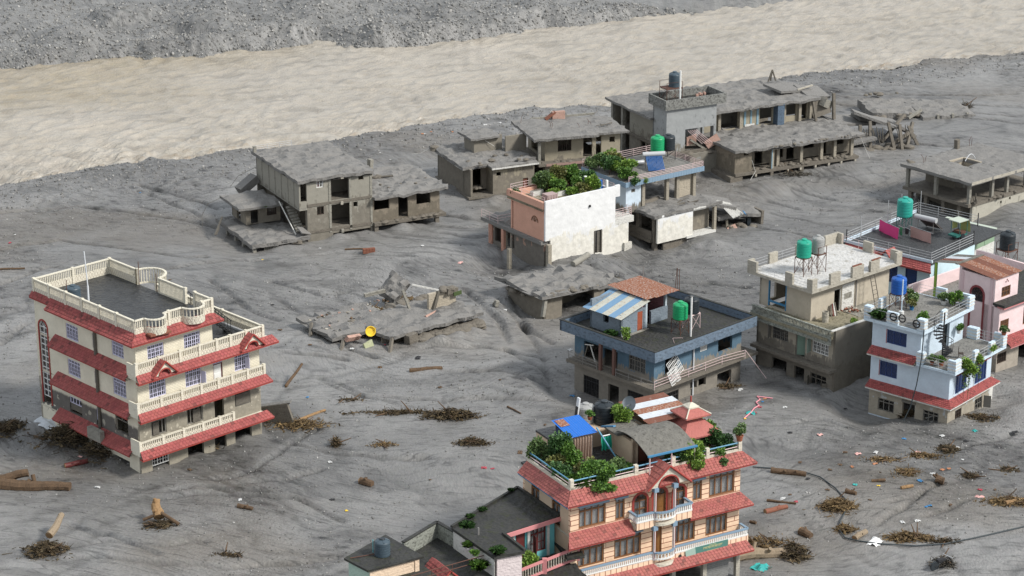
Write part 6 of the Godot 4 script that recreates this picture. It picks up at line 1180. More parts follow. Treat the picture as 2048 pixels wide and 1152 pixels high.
func spikes(p: Node, list: Array):   # bent reinforcing bars
	for s in list:
		var a := Vector3(s[0], s[1], s[2]); var m := a + Vector3(R.randf_range(-.2, .2), s[3] * .6, R.randf_range(-.2, .2)); rod(p, "rebar", "iron_rust", a, m, .022); rod(p, "rebar", "iron_rust", m, m + Vector3(R.randf_range(-.4, .4), s[3] * .4, R.randf_range(-.3, .3)), .02)
func wires(p: Node, list: Array, m := "wood_grey"):   # slack strands through points
	for w in list:
		for i in w.size() - 1: rod(p, "strand", m, w[i], w[i + 1], .02)
func ruin_tall():
	var o := thing("tall_ruin", "grey three storey ruin with bare open rooms and mud roof", "ruin", gp(615.3, 483.4), 27.5)
	wl(o, "ruin_grey", "F", 0, -.75, 6.9, 3.45, 6.2, [[-.6, .05, 4.07, 6.1], [1.07, 1.8, 5.25, 6.0], [2.54, 4.47, 3.75, 6.05], [5.49, 6.04, 5.44, 5.89]], .2); wl(o, "ruin_grey", "F", 0, .05, 6.9, -1.5, 3.45, [[1.06, 1.8, 2.52, 3.37], [2.6, 4.54, 1.1, 3.35], [4.91, 5.36, 2.81, 3.31], [2.7, 6.7, -1.5, .45]], .2)
	wl(o, "ruin_grey", "L", -.75, -11.0, -.2, 3.3, 6.2, [], .2); wl(o, "ruin_mud", "L", .05, -11, -.2, -1.5, 3.3, [[-2.4, -.5, .9, 3.0]]); wl(o, "ruin_grey", "B", -11.0, -.75, 6.9, -1.5, 6.2); wl(o, "ruin_grey", "R", 6.9, -10.8, -.2, -1.5, 6.2); wl(o, "ruin_mud", "F", -2.6, .3, 6.7, .9, 6.15, [[2.6, 3.3, 3.75, 5.6], [2.7, 3.4, 1.1, 3.0]])
	for z in [-9.6, -7.8, -6.2, -4.6, -2.9, -1.4]: fb(o, "pilaster", "ruin_grey2", "L", -.75, z, z + .2, 3.3, 6.2, 0, .05)
	for y in [.75, 3.45]: bx(o, "floor_slab", "mud_wall", .1, 6.85, y, y + .28, -10.7, .05)
	bx(o, "overhang", "concrete", -.75, .05, 3.2, 3.44, -10.9, .02)
	for x in [2.45, 4.6, 6.8]: fb(o, "pier", "ruin_grey2", "F", 0, x - .12, x + .12, .6, 6.2, 0, .05)
	for x in [3.55, 3.6]: fb(o, "beam_end", "concrete_pale", "F", 0, x, x + .25, 5.9, 6.2, 0, .25)
	fb(o, "beam_end", "concrete_pale", "F", 0, 3.5, 3.75, 3.3, 3.6, 0, .25); fb(o, "beam_end", "concrete", "F", 0, 3.5, 3.75, .45, .8, 0, .25)
	mudslab(o, "mud_roof", "mud_dry", -.95, 7.1, -11.2, .25, 6.45, .3, .16, .12)
	win(o, "F", 0, 1.07, 1.8, 5.25, 6.0, "frame_white", 2, 2, 0, ""); fb(o, "red_shutter", "leaf_maroon", "F", 0, 1.1, 1.35, 5.28, 5.97, -.16, -.12); win(o, "F", 0, 1.06, 1.8, 2.52, 3.37, "frame_dark", 2, 1, 0, "")
	railing(o, [Vector2(-.8, -11.0), Vector2(3.2, -11.2)], 6.4, .55, 3, "steel", 1.3, .03, 0); bx(o, "roof_stub", "concrete", -1.0, -.7, 6.1, 6.9, -11.2, -10.9)
	# side wing under the same mud
	wl(o, "ruin_clay", "F", 0, 6.92, 14.2, .95, 3.5, [[7.1, 8.75, 2.1, 3.45], [9.7, 10.75, .97, 3.45], [11.67, 13.2, 2.05, 3.4]], .22); wl(o, "ruin_clay", "R", 14.2, -7, -.22, .95, 3.5); wl(o, "ruin_clay", "B", -7, 6.92, 14.2, .95, 3.5, [[11.6, 13.4, 2.2, 3.3]])
	bx(o, "floor_slab", "mud_wall", 6.95, 14.7, .62, .94, -7, .45); lumps(o, 7.2, 14.2, .25, .9, 22, .28, .15); posts(o, "mud_wall", [[7.2, .1], [10.2, .1], [13.8, .1], [10.2, -4], [13.8, -4]], -1.5, .62, .2)
	for x in [9.4, 11.2, 14.1]: fb(o, "beam_end", "concrete", "F", 0, x - .12, x + .12, 3.28, 3.52, 0, .35)
	mudslab(o, "mud_roof", "mud_dry", 7.0, 15.0, -8.6, .6, 3.75, .26, .18, .15); rbx(o, "leaning_post", "concrete", Vector3(9.2, 4.7, -5.5), Vector3(.45, 1.9, .45), Vector3(3, 20, -3)); lumps(o, 8.4, 10.2, -5.2, 3.7, 6, .45); lumps(o, 9, 14.5, -2.5, 3.78, 5, .22, 2.0)
	for s in [[8.6, 3.8, -5.4, 9.4, 4.6, -5.2], [9.6, 3.85, -5.0, 11.2, 3.95, -4.4]]: rod(o, "broken_beam", "wood_grey", Vector3(s[0], s[1], s[2]), Vector3(s[3], s[4], s[5]), .1)
	# low annex with stair, its own slab on stilts
	wl(o, "ruin_beige", "F", -4.85, -4.4, -.8, .95, 2.75, [[-3.9, -3.1, 1.0, 2.6], [-2.2, -1.2, 1.6, 2.6]]); wl(o, "ruin_beige", "L", -4.4, -8.6, -5.07, .95, 2.75, [[-7.3, -6.3, .97, 2.5]]); wl(o, "ruin_beige", "B", -8.6, -4.4, -.8, .95, 2.75); win(o, "F", -4.85, -2.2, -1.2, 1.6, 2.6, "frame_dark", 4, 3, 0, ""); mudslab(o, "mud_roof", "mud_dry", -5.3, -.85, -9.2, -4.2, 3.0, .25, .14, .12); bx(o, "green_edge", "moss_green", -5.1, -.9, 2.72, 2.8, -4.35, -4.2)
	mudslab(o, "mud_terrace", "mud_dry", -5.9, -.3, -8.9, .5, .85, .4, .16, .2); posts(o, "concrete", [[-5.6, .2], [-5.6, -2.5], [-5.6, -4.5], [-5.6, -6.8], [-3.6, .25], [-.6, .3], [-2.0, -4.5]], -1.5, .5, .16); wl(o, "ruin_mud", "F", .1, -3.5, -2.2, -1.5, .5); lumps(o, -1.8, -1.0, .3, .3, 3, .45)
	win(o, "F", .32, -4.6, -3.8, -.4, .4, "frame_grey", 4, 3, 0, "")
	var st := sub(o, "broken_stair")
	for k in 9: rbx(st, "step", "concrete", Vector3(-.5 - .07 * k * 0, 1.0 + k * .22, -.6 - k * .3), Vector3(.8, .14, .3), Vector3(0, 0, 4))
	beam(st, "side_rail", "weathered_white", Vector3(-1.2, .9, .0), Vector3(-1.4, 3.3, -3.6), .07, .12); rbx(st, "torn_plate", "mud_dry", Vector3(-.4, 1.2, .1), Vector3(1.3, .1, 1.0), Vector3(25, 10, -22))
	wires(o, [[Vector3(-5.2, 2.8, -9.0), Vector3(-6.6, 2.2, -9.4), Vector3(-7.2, 1.0, -9.6), Vector3(-7.4, 0, -9.0)], [Vector3(-.9, 4.8, -10.8), Vector3(-2.6, 4.0, -11.3), Vector3(-3.4, 3.0, -11.4)]]); rbx(o, "hanging_slab", "mud_dry", Vector3(-2.0, 3.3, -10.4), Vector3(2.2, .8, 1.2), Vector3(0, 10, 30))
	var f := thing("fallen_plank", "thin broken plank propped against the muddy terrace", "plank", gp(430, 470, .3), 60); beam(f, "plank", "wood_grey", Vector3(0, 0, 0), Vector3(1.8, 1.3, -.4), .05, .2); beam(f, "splinter", "wood_grey", Vector3(.1, 0, .1), Vector3(.9, .5, -.1), .03, .1)
func ruin_low():
	var o := thing("sunken_bungalow", "single storey muddy bungalow with whitewashed slab edge", "ruin", gp(941.5, 396.8), 25)
	wl(o, "ruin_mud", "L", 0, -8.5, 0, -1.5, 3.0); wl(o, "ruin_beige", "F", -1.6, 0, 2.5, .3, 3.0, [[.3, 1.9, .6, 2.7]]); wl(o, "ruin_beige", "F", 0, 2.5, 7.2, .1, 2.75, [[2.9, 3.4, 2.0, 2.4], [5.9, 6.5, .5, 1.4]]); wl(o, "ruin_beige", "L", 2.5, -1.6, -.22, .1, 2.75); wl(o, "ruin_mud", "B", -8.5, 0, 7.2, -1, 3.0); wl(o, "ruin_mud", "R", 7.2, -8.3, -.22, -1, 3.0)
	bx(o, "floor_slab", "mud_wall", -.3, 7.3, -.1, .12, -8.5, .2); posts(o, "mud_wall", [[0, -.1], [2.5, 0], [5, 0], [7.1, 0], [0, -4]], -1.5, 0, .18); fb(o, "door_leaf", "leaf_brown", "F", 0, 5.9, 6.5, .5, 1.4, -.15, -.1)
	mudslab(o, "mud_roof", "mud_dry", -.5, 7.4, -9.0, -.6, 3.35, .3, .18, .15); mudslab(o, "mud_roof", "mud_dry", 2.2, 7.5, -.7, .4, 3.2, .2, .12, .08); bx(o, "slab_edge", "weathered_white", 2.2, 7.5, 2.85, 3.0, .42, .5); bx(o, "slab_edge", "weathered_white", -.2, 2.1, 2.85, 3.1, -1.2, -1.1); lumps(o, .5, 7, -1, 3.4, 9, .3, 1.6); lumps(o, .4, 2.0, -1.4, .6, 6, .4, .3)
	wl(o, "ruin_mud", "F", -4.5, 2.4, 5.6, 3.3, 5.0); wl(o, "ruin_mud", "L", 2.4, -7.0, -4.72, 3.3, 5.0); wl(o, "ruin_mud", "F", -3.6, 5.6, 8.0, 3.3, 5.0); mudslab(o, "mud_roof", "mud_dry", 2.0, 5.2, -7.4, -4.2, 5.1, .2, .1, .2)
	wires(o, [[Vector3(-.5, 3.3, -8.8), Vector3(-1.6, 2.6, -9.2), Vector3(-2.4, 2.5, -9.6)], [Vector3(3.6, 4.6, -4.4), Vector3(4.6, 3.9, -4.2)]], "weathered_white"); lumps(o, -1.0, -.2, -8.6, 3.2, 3, .5)
	var p := o.global_transform * Vector3(8.9, 0, -1.0)
	var d := thing("balcony_ruin", "two storey beige ruin with a muddy overhanging slab roof", "ruin", p, 18)
	storey(d, "ruin_beige", 0, 8.3, -5.6, 0, 2.6, 5.2, [[1.4, 2.9, 3.5, 4.7], [4.2, 5.2, 2.65, 5.0], [5.6, 6.2, 2.65, 4.8], [7.1, 7.7, 4.0, 4.6]], [[-4.5, -2.4, 2.8, 4.9]]); storey(d, "ruin_beige", 0, 8.3, -5.6, 0, -1.5, 2.3, [[1.4, 3.2, .7, 1.9], [4.4, 5.2, -1, 1.9], [6.3, 7.2, .5, 1.7]], [[-4.5, -.6, -1, 2.0]]); win(d, "F", 0, 1.4, 2.9, 3.5, 4.7, "frame_dark", 3, 2, 0, ""); win(d, "F", 0, 1.4, 3.2, .7, 1.9, "frame_dark", 3, 2, 0, "")
	bx(d, "balcony", "mud_wall", -1.0, 6.4, 2.3, 2.6, -5.6, 1.0); bx(d, "balcony_edge", "pink_grey", -.2, 6.4, 2.32, 2.58, 1.0, 1.05); lumps(d, -.5, 5.6, .6, 2.6, 14, .3, .25)
	mudslab(d, "mud_roof", "mud_dry", -1.6, 5.4, -6.4, 1.3, 5.5, .26, .1, .1); mudslab(d, "mud_roof", "mud_dry", 4.6, 9.0, -6.0, .5, 5.35, .22, .1, .1); spikes(d, [[1.2, 5.5, -2, .8], [1.4, 5.5, -2, .7], [4.2, 5.5, -1.2, .6], [5.6, 5.4, -2.5, .7], [5.9, 5.4, -2.4, .5], [-1.0, 5.5, -5, .9]]); bx(d, "brick_stub", "clay_pink", 2.6, 4.0, 5.4, 6.3, -5.6, -5.2); rbx(d, "brick_slope", "brick_red", Vector3(2.4, 5.9, -5.4), Vector3(1.3, .2, .5), Vector3(0, 0, 35)); bx(d, "roof_kerb", "concrete", .4, 7.6, 5.4, 5.62, -6.2, -6.0)
	for k in 5: rod(d, "fallen_stick", "wood_grey", Vector3(6 + R.randf() * 1.5, 5.5, -1 - R.randf()), Vector3(6.5 + R.randf() * 2.2, 5.55, -1.5 - R.randf()), .04)
	wires(d, [[Vector3(4.0, 5.2, 1.2), Vector3(4.8, 4.4, 1.0), Vector3(5.2, 3.0, .8)], [Vector3(5.2, 5.0, .4), Vector3(6.0, 3.8, .3)]])
	for c in [[-.9, .8], [2.2, .8], [5.8, .8]]: bx(d, "column", "concrete", c[0] - .13, c[0] + .13, 2.6, 5.3, c[1] - .13, c[1] + .13) if c[0] < 0 else null
func ruin_long():
	var o := thing("long_ruin", "long two storey ruin with mud covered tiers and a stair tower", "ruin", gp(1473.4, 359.4), 27)
	# lower tier
	wl(o, "ruin_clay", "L", -.3, -6.5, -.22, .6, 3.1, [[-5.4, -4.2, 1.2, 2.6]]); wl(o, "ruin_clay", "F", 0, -.3, 1.8, .6, 3.1, [[.8, 1.4, 2.5, 2.95]]); wl(o, "ruin_beige", "F", -1.2, 1.8, 15.0, .9, 3.1, [[2.0, 2.5, 1.2, 3.0], [2.9, 3.9, .95, 3.05], [5.6, 6.5, 1.3, 3.0], [6.9, 7.9, .95, 3.0], [8.9, 10.4, 1.9, 3.0], [11.2, 12.0, .95, 3.0], [12.7, 14.2, 1.8, 3.0]]); wl(o, "ruin_mud", "B", -6.5, -.3, 15, .6, 3.1); wl(o, "ruin_beige", "R", 15.0, -6.5, -1.42, .6, 3.1)
	posts(o, "ruin_post", [[4.3, 0], [5.3, -.5], [8.2, -.4], [10.7, -.3], [12.4, -.3], [14.6, -.3]], .6, 3.1, .17); bx(o, "blue_post", "paint_aqua", 4.15, 4.25, .7, 3.1, .1, .2)
	bx(o, "floor_slab", "mud_wall", -.35, 15.2, .4, .7, -6.5, .3); lumps(o, 5, 14.8, -.35, .75, 40, .3, .55); lumps(o, 1.9, 4.1, -.3, .7, 10, .25, .4); bx(o, "plinth", "mud_wall", -.9, .6, -1.5, .4, -6, .2); posts(o, "mud_wall", [[4.2, .1], [8, .1], [10.5, -.3], [12.8, -.3], [14.8, -.2]], -1.5, .4, .18)
	for x in [2.2, 6.2, 7.8, 9.7, 11.4, 13.0, 14.8]: fb(o, "beam_end", "concrete_pale", "F", 0, x - .11, x + .11, 2.85, 3.1, 0, .35); fb(o, "beam_end", "concrete_pale", "F", 0, x - .11, x + .11, .12, .39, 0, .3)
	mudslab(o, "mud_roof", "mud_dry", -.6, 7.0, -8.2, .55, 3.4, .28, .16, .12); mudslab(o, "mud_roof", "mud_dry", 6.8, 15.6, -8.2, .6, 3.3, .26, .14, .14); lumps(o, 3.8, 15.2, .55, 3.2, 30, .18, .1)
	# upper tier set back
	wl(o, "ruin_beige", "F", -6.8, -1.0, 13.9, 3.3, 5.7, [[-.2, .3, 4.9, 5.3], [2.0, 4.3, 3.4, 5.6], [7.0, 8.6, 3.4, 5.6], [10.3, 11.7, 3.9, 5.3], [12.3, 13.1, 3.4, 5.5]]); wl(o, "ruin_mud", "F", -9.2, -1, 14, 3.3, 5.6, [[2.2, 2.9, 3.4, 5.2], [7.1, 7.8, 3.4, 5.2]]); wl(o, "ruin_mud", "B", -16.0, -5.8, 14, -1, 5.7); wl(o, "ruin_mud", "R", 14.0, -15.8, -7.0, 3.2, 5.7)
	for q in [[5.0, 5.25, "paint_aqua"], [5.8, 6.0, "paint_aqua"], [6.6, 6.85, "paint_aqua"]]: fb(o, "painted_strip", q[2], "F", -6.8, q[0], q[1], 3.5, 5.65, 0, .06)
	fb(o, "painted_foot", "weathered_white", "F", -6.8, 5.1, 6.3, 3.45, 3.7, .06, .12); fb(o, "painted_lintel", "paint_aqua", "F", -6.8, 5.0, 8.7, 5.5, 5.7, .06, .2); bx(o, "blue_box", "paint_blue", 8.75, 9.6, 3.35, 5.65, -6.79, -5.9); posts(o, "ruin_post", [[1.8, -6.7], [4.5, -6.7], [10.0, -6.6], [12.0, -6.6], [13.4, -6.6]], 3.3, 5.7, .16)
	for x in [3.0, 8.0, 10.2, 12.0, 13.2]: fb(o, "beam_end", "concrete_pale", "F", -6.6, x - .11, x + .11, 5.4, 5.7, 0, .4)
	mudslab(o, "mud_roof", "mud_dry", -.6, 14.2, -16.2, -5.9, 5.95, .28, .16, .12); mudslab(o, "mud_roof", "mud_dry", -6.6, -.4, -16.6, -6.8, 5.95, .25, .12, .12)
	# toppled corner slab, hanging wreck
	rbx(o, "toppled_slab", "mud_dry", Vector3(12.2, 6.3, -9.5), Vector3(4.4, .25, 3.0), Vector3(4, 8, -6)); rbx(o, "toppled_slab", "mud_dry", Vector3(14.6, 5.9, -8.2), Vector3(3.0, .25, 3.2), Vector3(8, -6, -8)); rbx(o, "toppled_beam", "concrete_pale", Vector3(13.8, 6.4, -8.4), Vector3(2.4, .14, .2), Vector3(0, 14, 3)); rbx(o, "fallen_wall", "mud_wall", Vector3(14.6, 4.4, -6.6), Vector3(2.2, 1.7, .5), Vector3(-18, -10, 14)); rbx(o, "fallen_wall", "concrete", Vector3(15.3, 4.9, -6.4), Vector3(1.6, .9, .7), Vector3(10, 20, -25)); beam(o, "bent_post", "mud_wall", Vector3(16.0, 3.2, -5.8), Vector3(16.1, 6.0, -6.2), .3, .3); beam(o, "bent_post", "mud_wall", Vector3(13.6, 3.3, -5.7), Vector3(13.3, 5.8, -6.1), .24, .24)
	for k in 3: beam(o, "roof_tripod", "wood_grey", Vector3(12.0 + k * .5, 6.2, -13 - .3 * (k % 2)), Vector3(12.5, 7.5, -13), .12, .12)
	# long side wall with an arch and posts
	wl(o, "ruin_grey", "L", -5.8, -12.6, -7.1, -1.5, 5.7, [[-10.2, -9.2, .8, 2.8], [-8.9, -8.5, 1.0, 2.6]]); posts(o, "concrete", [[-5.9, -16.0], [-5.9, -13.8]], -1, 5.7, .2); bx(o, "floor_slab", "mud_wall", -6.0, 0, 2.6, 2.9, -16.2, -7); wl(o, "ruin_mud", "F", -12.4, -5.6, -.5, 2.9, 5.7)
	# stair tower
	var t := sub(o, "stair_tower"); wl(t, "tower_grey", "F", -4.2, -6.2, -.1, -1.5, 7.6, [[-3.9, -.4, 2.6, 4.9]]); wl(t, "tower_grey", "L", -6.2, -7.0, -4.42, -1.5, 7.6); wl(t, "tower_grey", "R", -.1, -7.0, -4.42, -1.5, 7.6, [[-6.6, -5.0, 2.9, 5.0]]); wl(t, "tower_grey", "B", -7.0, -6.2, -.1, -1.5, 7.6)
	for b in [["F", -3.9, -6.5, .9], ["L", -6.5, -7.5, -4.1], ["B", -7.5, -6.5, .9], ["R", .9, -7.3, -4.1]]: wl(t, "tower_mould", b[0], b[1], b[2], b[3], 7.3, 8.35, [], .18, "parapet")
	bx(t, "tower_roof", "moss_roof", -6.3, .7, 7.45, 7.6, -7.3, -4.1); bx(t, "tower_floor", "mud_wall", -6.0, -.3, 2.3, 2.6, -6.8, -4.0)
	rbx(t, "pink_slab", "clay_pink", Vector3(-3.0, 3.6, -4.4), Vector3(1.3, 1.0, .12), Vector3(10, 10, 8)); rbx(t, "pink_slab", "clay_pink", Vector3(-.7, 3.3, -3.9), Vector3(1.6, .9, .12), Vector3(-10, -20, 32)); rbx(t, "stair_flight", "concrete", Vector3(-2.2, 3.0, -4.6), Vector3(2.6, .2, 1.0), Vector3(0, 0, -34))
	for k in 5: rod(t, "bent_bar", "steel_pink", Vector3(-3.7 + k * .25, 4.8, -4.0), Vector3(-2.0 + k * .3, 3.2, -3.8), .025)
	lumps(t, -4, .2, -4.0, 2.2, 8, .5, .3); wl(t, "tower_grey", "F", -3.6, -3.6, .4, -1.5, 2.3, [], .3)
	var a := o.global_transform
	stand("rusty frame stand on the grey stair tower", a * Vector3(-4.6, 7.6, -6.1), 27, 1.9, 1.5, "iron_rust", 1.5, true); tank("black tank high on the stair tower by the river", a * Vector3(-4.2, 9.15, -6.1), .62, 1.6, "tank_slate"); var p := thing("tower_pipe", "white pipe standing in front of the stair tower tank", "pipe", a * Vector3(-4.4, 7.6, -4.6)); rod(p, "pipe", "white_paint", Vector3.ZERO, Vector3(0, 3.6, 0), .1); rod(p, "collar", "white_paint", Vector3(0, 1.5, 0), Vector3(0, 1.6, 0), .13)
	for k in 4: rbx(o, "roof_brick", "clay_pink", a.affine_inverse() * (a * Vector3(-1.2 + .3 * k, 7.8 + .1 * (k % 2), -6.4)), Vector3(.3, .25, .2), Vector3(0, k * 30, 0))
	wires(o, [[Vector3(15.4, 3.2, -.2), Vector3(16.0, 1.5, .2), Vector3(16.6, .2, .4)], [Vector3(1.6, 2.0, .3), Vector3(1.9, .8, .6), Vector3(1.0, .0, 1.0)]], "weathered_white")
	for k in 10: rod(o, "hanging_root", "wood_grey", Vector3(-1.6 + R.randf() * 1.2, 3.2, -5.6 + R.randf()), Vector3(-1.6 + R.randf() * 1.2, .6 + R.randf(), -5.2 + R.randf()), .05)
func ruin_pillars():
	var o := thing("pillar_ruin", "open slab on bare pillars above a concrete river wall", "ruin", gp(1942, 430.6), 40)
	bx(o, "floor_slab", "mud_wall", -.9, 11, 1.0, 1.3, -8.3, .3); wl(o, "wall_pale", "F", .2, -.1, 11, -1.5, 1.15, [[4.2, 4.5, .4, .7], [5.6, 5.9, .55, .85]], .3); posts(o, "concrete", [[-.5, .0], [-.6, -4.2], [-.6, -7.9], [3.0, .0], [5.6, -.2], [8.6, -.2], [3, -7.8], [7, -7.8], [3.4, -4]], 1.3, 3.5, .16); posts(o, "mud_wall", [[-.6, -7.4], [-.5, -5.4], [-.4, -3.2], [-.3, -1.2]], -1.5, 1.0, .2); wl(o, "ruin_mud", "L", .9, -8, -.2, -1.5, 1.0); wl(o, "ruin_mud", "B", -8.2, 2.5, 10, 1.3, 3.5); wl(o, "ruin_mud", "L", 2.4, -8, -4.4, 1.3, 3.5)
	# roof plate in four pieces round the stair well
	for q in [[-1.1, 3.2, -8.6, .7], [5.2, 11, -8.6, .7]]: mudslab(o, "mud_roof", "mud_dry", q[0], q[1], q[2], q[3], 3.8, .3, .08, .06)
	mudslab(o, "mud_roof", "mud_dry", 3.1, 5.3, -3.4, .7, 3.79, .3, .08, .04); mudslab(o, "mud_roof", "mud_dry", 3.1, 5.3, -8.6, -5.6, 3.79, .3, .08, .04); wl(o, "clay_wall", "F", -5.6, 3.1, 5.3, 2.6, 3.8); wl(o, "clay_wall", "L", 5.2, -5.6, -3.4, 2.6, 3.8)
	fb(o, "slab_edge", "concrete_pale", "F", .72, -1.1, 11, 3.48, 3.78, 0, .04); spikes(o, [[.6, 3.8, -7, .9], [.8, 3.8, -7, .7], [9, 3.8, -8, 1.0], [9.3, 3.8, -8, .9]]); lumps(o, -.9, .2, -8.2, 3.8, 2, .4); lumps(o, -.8, 9, .2, 1.3, 14, .3, .3); rbx(o, "roof_post_stub", "mud_wall", Vector3(7.2, 4.3, -8.2), Vector3(.5, 1.0, .4), Vector3(0, 10, 5))
	for k in 3: rod(o, "slipped_beam", "wood_grey", Vector3(-1.0 - .1 * k, 3.4, -3.2 + k * .3), Vector3(1.2, 3.6 - .2 * k, -2.6 + k * .3), .09)
	for k in 8: rod(o, "caught_root", "wood_grey", Vector3(-.4 + R.randf() * .6, 1.3, .3 + R.randf() * .3), Vector3(-.5 + R.randf() * .8, 2.4 - R.randf(), .3 + R.randf() * .4), .06)
	var b := MB.new()
	for k in 10: b.stick(Vector3(4.0 + k * .16, 3.9 + .6 * sin(PI * k / 10.0), -4.4), Vector3(4.0 + (k + 1) * .16, 3.9 + .6 * sin(PI * (k + 1) / 10.0), -4.4), .04, .04, 5)
	mi(o, "bent_pipe", b.mesh(), M["pipe_pale"])
	var s := thing("fallen_slab", "broad mud caked slab fallen flat on the bank", "slab", gp(1745, 240, 0), 14); mudslab(s, "plate", "mud_dry", 0, 7.6, -5.0, 0, 1.5, .9, .16, .25, .5, Vector2(-.09, -.10)); mudslab(s, "plate", "mud_dry", 5.6, 12.0, -4.2, 1.6, .95, .55, .14, .2, .5, Vector2(-.03, -.06)); beam(s, "beam", "concrete", Vector3(4.0, .2, .9), Vector3(5.8, .9, .3), .3, .3)
	for x in [7.2, 9.0, 10.8]: bx(s, "rib", "concrete", x, x + .25, -.2, .6, 1.5, 1.75)
	lumps(s, 0, 6, -4.8, 1.7, 5, .4, .3); lumps(s, 0, 5.6, .1, .3, 8, .5, .3)
	var w := thing("wreck_heap", "heap of snapped beams and hanging slabs beside the long ruin", "wreckage", gp(1694, 302, 0), 14); w.scale = Vector3.ONE * 1.4
	for q in [[.8, 1.9, -2, 4.2, .2, 2.0, 8, 20, -8], [2.6, 2.1, -1.2, 3.6, .2, 1.6, -6, -12, -20], [3.4, 1.6, -2.6, 4.0, .25, 1.4, 4, 10, -14], [5.2, 1.0, -1.6, 2.6, .2, 1.5, 10, 30, -28], [.6, 1.0, .4, 2.6, .2, 1.8, 0, 10, 6]]: rbx(w, "broken_slab", "mud_dry", Vector3(q[0], q[1], q[2]), Vector3(q[3], q[4], q[5]), Vector3(q[6], q[7], q[8]))
	for q in [[.9, 0, .6, .9, 2.1, .2], [1.6, 0, .8, 1.8, 2.3, 0], [3.6, 0, .9, 3.2, 2.2, .3], [4.2, 0, 1.0, 4.2, 1.9, .2], [4.8, 0, .4, 5.9, 1.6, -1.2], [2.6, .1, .9, 5.6, 1.2, -.4], [5.9, 0, .2, 5.3, 1.5, -.6], [3.0, .4, -.4, 5.6, 2.0, -2.2]]: beam(w, "broken_beam", "mud_wall", Vector3(q[0], q[1], q[2]), Vector3(q[3], q[4], q[5]), .22, .22)
	for k in 14: var x := R.randf() * 5.0; rod(w, "hanging_bar", "wood_grey", Vector3(x, 1.8, -.2 + R.randf()), Vector3(x + R.randf() * .3, .4 + R.randf() * .7, .2 + R.randf() * .6), .035)
	lumps(w, 0, 6, .4, .1, 12, .5, .8)
func house_white():
	var o := thing("white_wall_house", "house with a blank white gable wall and salmon side", "house", gp(1100.8, 529.4), 36)
	wl(o, "H_white", "F", 0, -.6, 7.7, 2.4, 6.3, []); wl(o, "H_white", "F", .002, 7.7, 8.25, 5.25, 6.38, []); wl(o, "H_white", "F", -.002, 0, 9.35, -1.8, 2.4, [[5.15, 6.15, .05, 2.35]]); bx(o, "terrace_slab", "weathered_white", 7.7, 10.0, 2.42, 3.0, -3.6, -.02); wl(o, "H_white", "R", 9.35, -5, -.23, -1.8, 2.4); wl(o, "H_white", "R", 7.7, -5.5, -.23, 2.42, 6.0, [[-2.2, -1.0, 3.0, 5.1]])
	fb(o, "buttress", "H_foot", "F", 0, 8.7, 9.6, -.3, .5, 0, .25); fb(o, "door_lining", "wood_grey", "F", 0, 5.17, 5.3, .07, 2.33, -.2, .04); fb(o, "door_lining", "wood_grey", "F", 0, 6.0, 6.13, .07, 2.33, -.2, .04); fb(o, "door_board", "wood_grey", "F", 0, 5.6, 5.95, .1, 2.2, -.16, -.1); fb(o, "lamp_stub", "iron", "F", 0, 4.5, 4.65, 4.85, 5.05, 0, .15)
	wl(o, "H_pink", "L", -.6, -4.9, -.22, 2.35, 5.2, []); wl(o, "H_pink", "L", -.75, -5.9, -.22, 5.2, 6.15, [], .3, "cornice"); var hw := sub(o, "half_round_window"); hw.transform = ft("L", -.6) * Transform3D(Basis(), Vector3(-1.65, 3.95, .01)); var q := MB.new(); var g := MB.new()
	for k in 10: g.tri(Vector3(0, 0, .01), Vector3(-.5 * cos(PI * k / 10.0), .55 * sin(PI * k / 10.0), .01), Vector3(-.5 * cos(PI * (k + 1) / 10.0), .55 * sin(PI * (k + 1) / 10.0), .01)); q.stick(Vector3(-.5 * cos(PI * k / 10.0), .55 * sin(PI * k / 10.0), .02), Vector3(-.5 * cos(PI * (k + 1) / 10.0), .55 * sin(PI * (k + 1) / 10.0), .02), .04, .04, 4)
	for k in [1, 2, 3]: q.stick(Vector3(0, 0, .02), Vector3(-.48 * cos(PI * k / 4.0), .52 * sin(PI * k / 4.0), .02), .025, .025, 4)
	mi(hw, "pane", g.mesh(), M["glass"]); mi(hw, "frame", q.mesh(), M["frame_brown"])
	wl(o, "H_pink", "B", -5.5, -.6, 7.7, -1, 6.0); wl(o, "H_pink", "F", -4.9, -.6, .2, 2.35, 5.2, [], .2); bx(o, "roof_slab", "roof_mossy", -.75, 8.2, 5.25, 5.5, -5.9, -.22); bx(o, "cornice_back", "salmon", -.75, 8.2, 5.5, 6.0, -6.0, -5.85)
	# muddy lower storey with a slab and pillars
	wl(o, "H_pink", "L", -.62, -8.4, -.22, -1.2, 2.0, [[-8.1, -4.9, .35, 1.75]]); bx(o, "slab", "mud_dry", -.95, 2.2, 2.02, 2.35, -10.0, -.23); mudslab(o, "mud_drift", "mud_dry", -.4, 2.4, -9.6, -5.0, 2.7, .3, .25, .2); posts(o, "salmon", [[-.6, -8.6], [-.7, -6.5]], -1.5, 2.0, .2); bx(o, "column", "salmon", -.8, -.4, -1.5, 2.0, -8.9, -8.5); railing(o, [Vector2(-.9, -9.9), Vector2(-.9, -7.2), Vector2(.8, -7.0)], 2.35, .8, 3, "steel_pink", 1.5, .03); wl(o, "H_pink", "B", -9.0, -.6, 2.2, -1, 2.0)
	bx(o, "corner_pillar", "ruin_post", -.55, -.15, -1.5, 2.1, .0, .4); bx(o, "yard_pillar", "ruin_post", -2.6, -2.25, -1, 1.2, -3.4, -3.05)
	for z in [-6.4, -5.6]: bx(o, "window_post", "ruin_post", -.6, -.42, .35, 1.75, z, z + .15)
